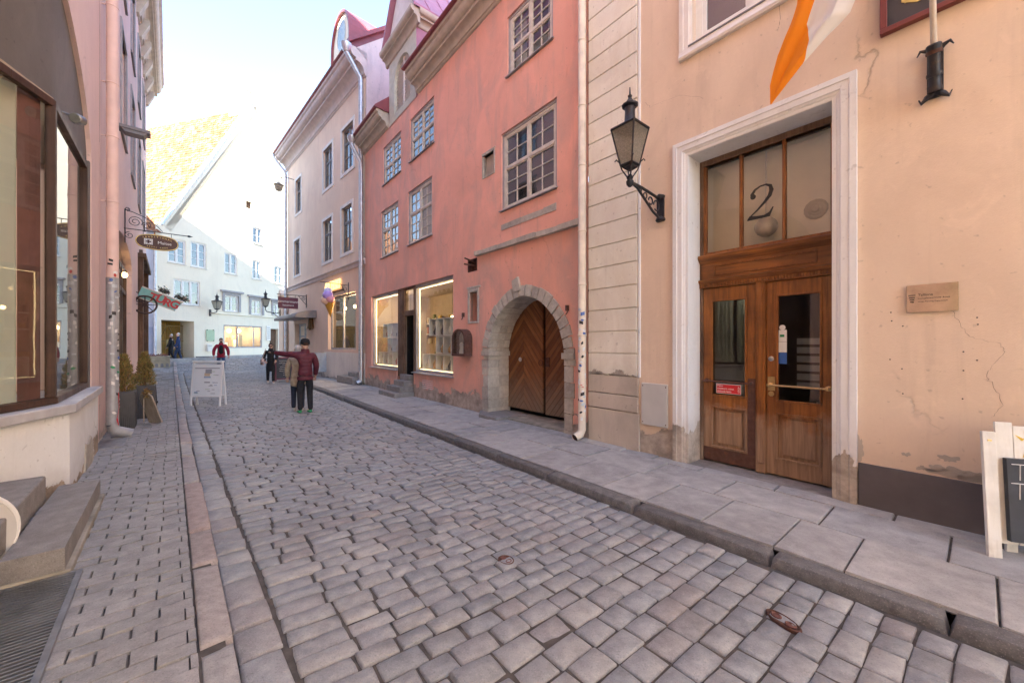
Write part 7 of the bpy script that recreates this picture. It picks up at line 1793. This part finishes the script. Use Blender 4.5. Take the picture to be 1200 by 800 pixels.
def arm_down(k, fw=0.0, out=.05): s_ = -1 if k == 0 else 1; return (V3(s_ * (.20 + out), -.02 + fw * .5, 1.13), V3(s_ * (.20 + out), .05 + fw, .88))
def leg(k, st_=0.0, lift=0.0): s_ = -1 if k == 0 else 1; return (V3(s_ * .10, .03 + st_ * .55, .50), V3(s_ * .10, st_ - .02, .09 + lift))
mj = M_fabric('maroon_padded_jacket', (.105, .02, .035), 14, .085, .5); mblack = M_fabric('black_cloth', (.018, .018, .021), 20); mdkt = M_fabric('charcoal_trousers', (.022, .022, .028), 20); mjean = M_fabric('blue_denim', (.05, .09, .19), 30); mjd = M_fabric('dark_denim', (.035, .045, .075), 30)
mbeige = M_fabric('beige_padded_coat', (.42, .345, .26), 14, .11); mred = M_fabric('crimson_jacket', (.36, .025, .05), 14, .12); mnavy = M_fabric('navy_jacket', (.025, .045, .12), 16); mgrey = M_fabric('silver_hair', (.55, .53, .50), 40); mbrown = M_fabric('dark_brown_hair', (.05, .028, .018), 40)
mgreen = M_fabric('green_trainers', (.05, .32, .15), 20); mwhite = M_fabric('white_trainers', (.70, .68, .66), 20)
pt = person('man in a maroon padded jacket and black cap pointing left down the street', (-5.05, 9.38, -.09), (-.66, .75), 1.80, mj, mdkt, mgreen, mbrown,
            [(V3(-.36, .24, 1.40), V3(-.56, .47, 1.44)), arm_down(1, .08)], [leg(0, .05), leg(1, -.03)], cap=mblack, bulk=1.08)
pt.children
gl_ = MB(); d0 = V3(-.56, .47, 1.44); dr_ = V3(-.2, .23, .04).normalized()
gl_.tube([tuple(d0 - dr_ * .03), tuple(d0 + dr_ * .03), tuple(d0 + dr_ * .10)], [.042, .045, .036], 10)
sd_ = dr_.cross(V3(0, 0, 1)).normalized()
gl_.tube([tuple(d0 + dr_ * .09 - sd_ * .02), tuple(d0 + dr_ * .19 - sd_ * .02)], [.014, .010], 7)
for i in range(3): q = d0 + dr_ * .09 + sd_ * (.0 + .018 * i); gl_.tube([tuple(q), tuple(q + dr_ * .045 - V3(0, 0, .012)), tuple(q + dr_ * .03 - V3(0, 0, .045))], [.013, .013, .010], 7)
gl_.tube([tuple(d0 + dr_ * .03 - sd_ * .035), tuple(d0 + dr_ * .09 - sd_ * .052 + V3(0, 0, .02))], [.014, .011], 7)
obj('glove', gl_, mblack, pt, smooth=True)
person('grey haired person in a long beige padded coat standing beside the pointing man', (-5.42, 9.72, -.09), (-.45, .9), 1.66, mbeige, mjd, mwhite, mgrey,
       [arm_down(0, .1), arm_down(1, .12)], [leg(0, .06), leg(1, -.05)], coat=.62, hairlen=.2, bulk=1.05)
wm = person('woman in a belted black coat and sunglasses walking with a brown shoulder bag', (-10.12, 16.1, -.05), (.55, -.83), 1.68, mblack, mblack, mwhite, mbrown,
       [(V3(-.24, .05, 1.15), V3(-.18, .22, 1.0)), (V3(.25, .0, 1.13), V3(.20, .2, .98))], [leg(0, .18), leg(1, -.14, .02)], coat=.50, bulk=.98)
b = MB(); 
for x in (-.035, .035): b.ball((x, .112, 1.642), (.028, .010, .022), 10, 6)
b.box(-.08, .08, .095, .105, 1.645, 1.652); obj('sunglasses', b, M_plain('dark_lens', (.015, .012, .012), .15, .05, 9, 0), wm, smooth=True)
b = MB(); b.tube([(0, 0, 1.06), (0, .001, 1.10)], .165, 20); b.xf(Matrix.Diagonal((1, .82, 1, 1))); obj('belt', b, mblack, wm, smooth=True)
wp = Vector((-10.12, 16.1, -.05))
bgp = thing('shoulder_bag', 'brown leather bag with a pale scarf hanging at the side of the woman in black', 'bag', tuple(wp), wm.rotation_euler[2])
b = MB(); b.prism([(-.11, .78), (.17, .80), (.13, 1.02), (-.07, 1.00)], .28, .36, 'x'); obj('bag_body', b, M_plain('brown_leather', (.16, .09, .06), .5, .15, 9, .1), bgp, bevel=.02)
b = MB(); b.tube([(.31, -.05, 1.0), (.24, -.02, 1.25), (.17, .0, 1.46), (.2, .05, 1.35), (.30, .10, 1.02)], .012, 6); obj('strap', b, M_plain('pale_strap', (.5, .40, .33), .6, .1, 9, .05), bgp, smooth=True)
b = MB(); b.tube([(.26, .14, 1.04), (.28, .18, .92), (.25, .17, .78)], [.05, .055, .02], 8); obj('scarf', b, M_fabric('pale_pink_scarf', (.62, .46, .42), 20), bgp, smooth=True)
rm_ = person('bearded man in an open crimson jacket over black walking behind the white sign', (-14.85, 19.6, .10), (.62, -.78), 1.80, mred, mjean, mblack, mbrown,
       [arm_down(0, .05, .09), arm_down(1, .02, .09)], [leg(0, .12), leg(1, -.12)], bulk=1.12)
skinned('dark_top', [V3(0, .075, .93), V3(0, .085, 1.1), V3(0, .085, 1.3), V3(0, .05, 1.42)], [(0, 1), (1, 2), (2, 3)], [(.10, .085), (.105, .095), (.10, .095), (.06, .06)], mblack, rm_)
skinned('beard', [V3(0, .075, 1.60), V3(0, .08, 1.56), V3(0, .06, 1.53)], [(0, 1), (1, 2)], [(.045, .03), (.05, .04), (.03, .02)], mbrown, rm_)
person('white haired man in navy walking past the ochre gateway', (-20.35, 23.4, .53), (-.55, -.45), 1.76, mnavy, M_fabric('navy_trousers', (.03, .045, .09), 20), mblack, mgrey,
       [arm_down(0, .1), arm_down(1, -.05)], [leg(0, .16), leg(1, -.16, .02)])
person('person in a long dark coat walking beside the navy dressed man', (-20.95, 23.6, .56), (-.6, -.3), 1.66, mblack, mdkt, mblack, mgrey,
       [arm_down(0, .1), arm_down(1, -.05)], [leg(0, -.16, .02), leg(1, .16)], coat=.55)
# lettering as plain meshes
dg = bpy.context.evaluated_depsgraph_get()
for o in [q for q in bpy.data.objects if q.type == 'FONT']:
    me = bpy.data.meshes.new_from_object(o.evaluated_get(dg)); me.name = o.name
    n_ = bpy.data.objects.new(o.name, me); COL.objects.link(n_); n_.parent = o.parent; n_.matrix_basis = o.matrix_basis.copy()
    nm = o.name; bpy.data.objects.remove(o); n_.name = nm
for t_ in list(bpy.data.curves): bpy.data.curves.remove(t_)
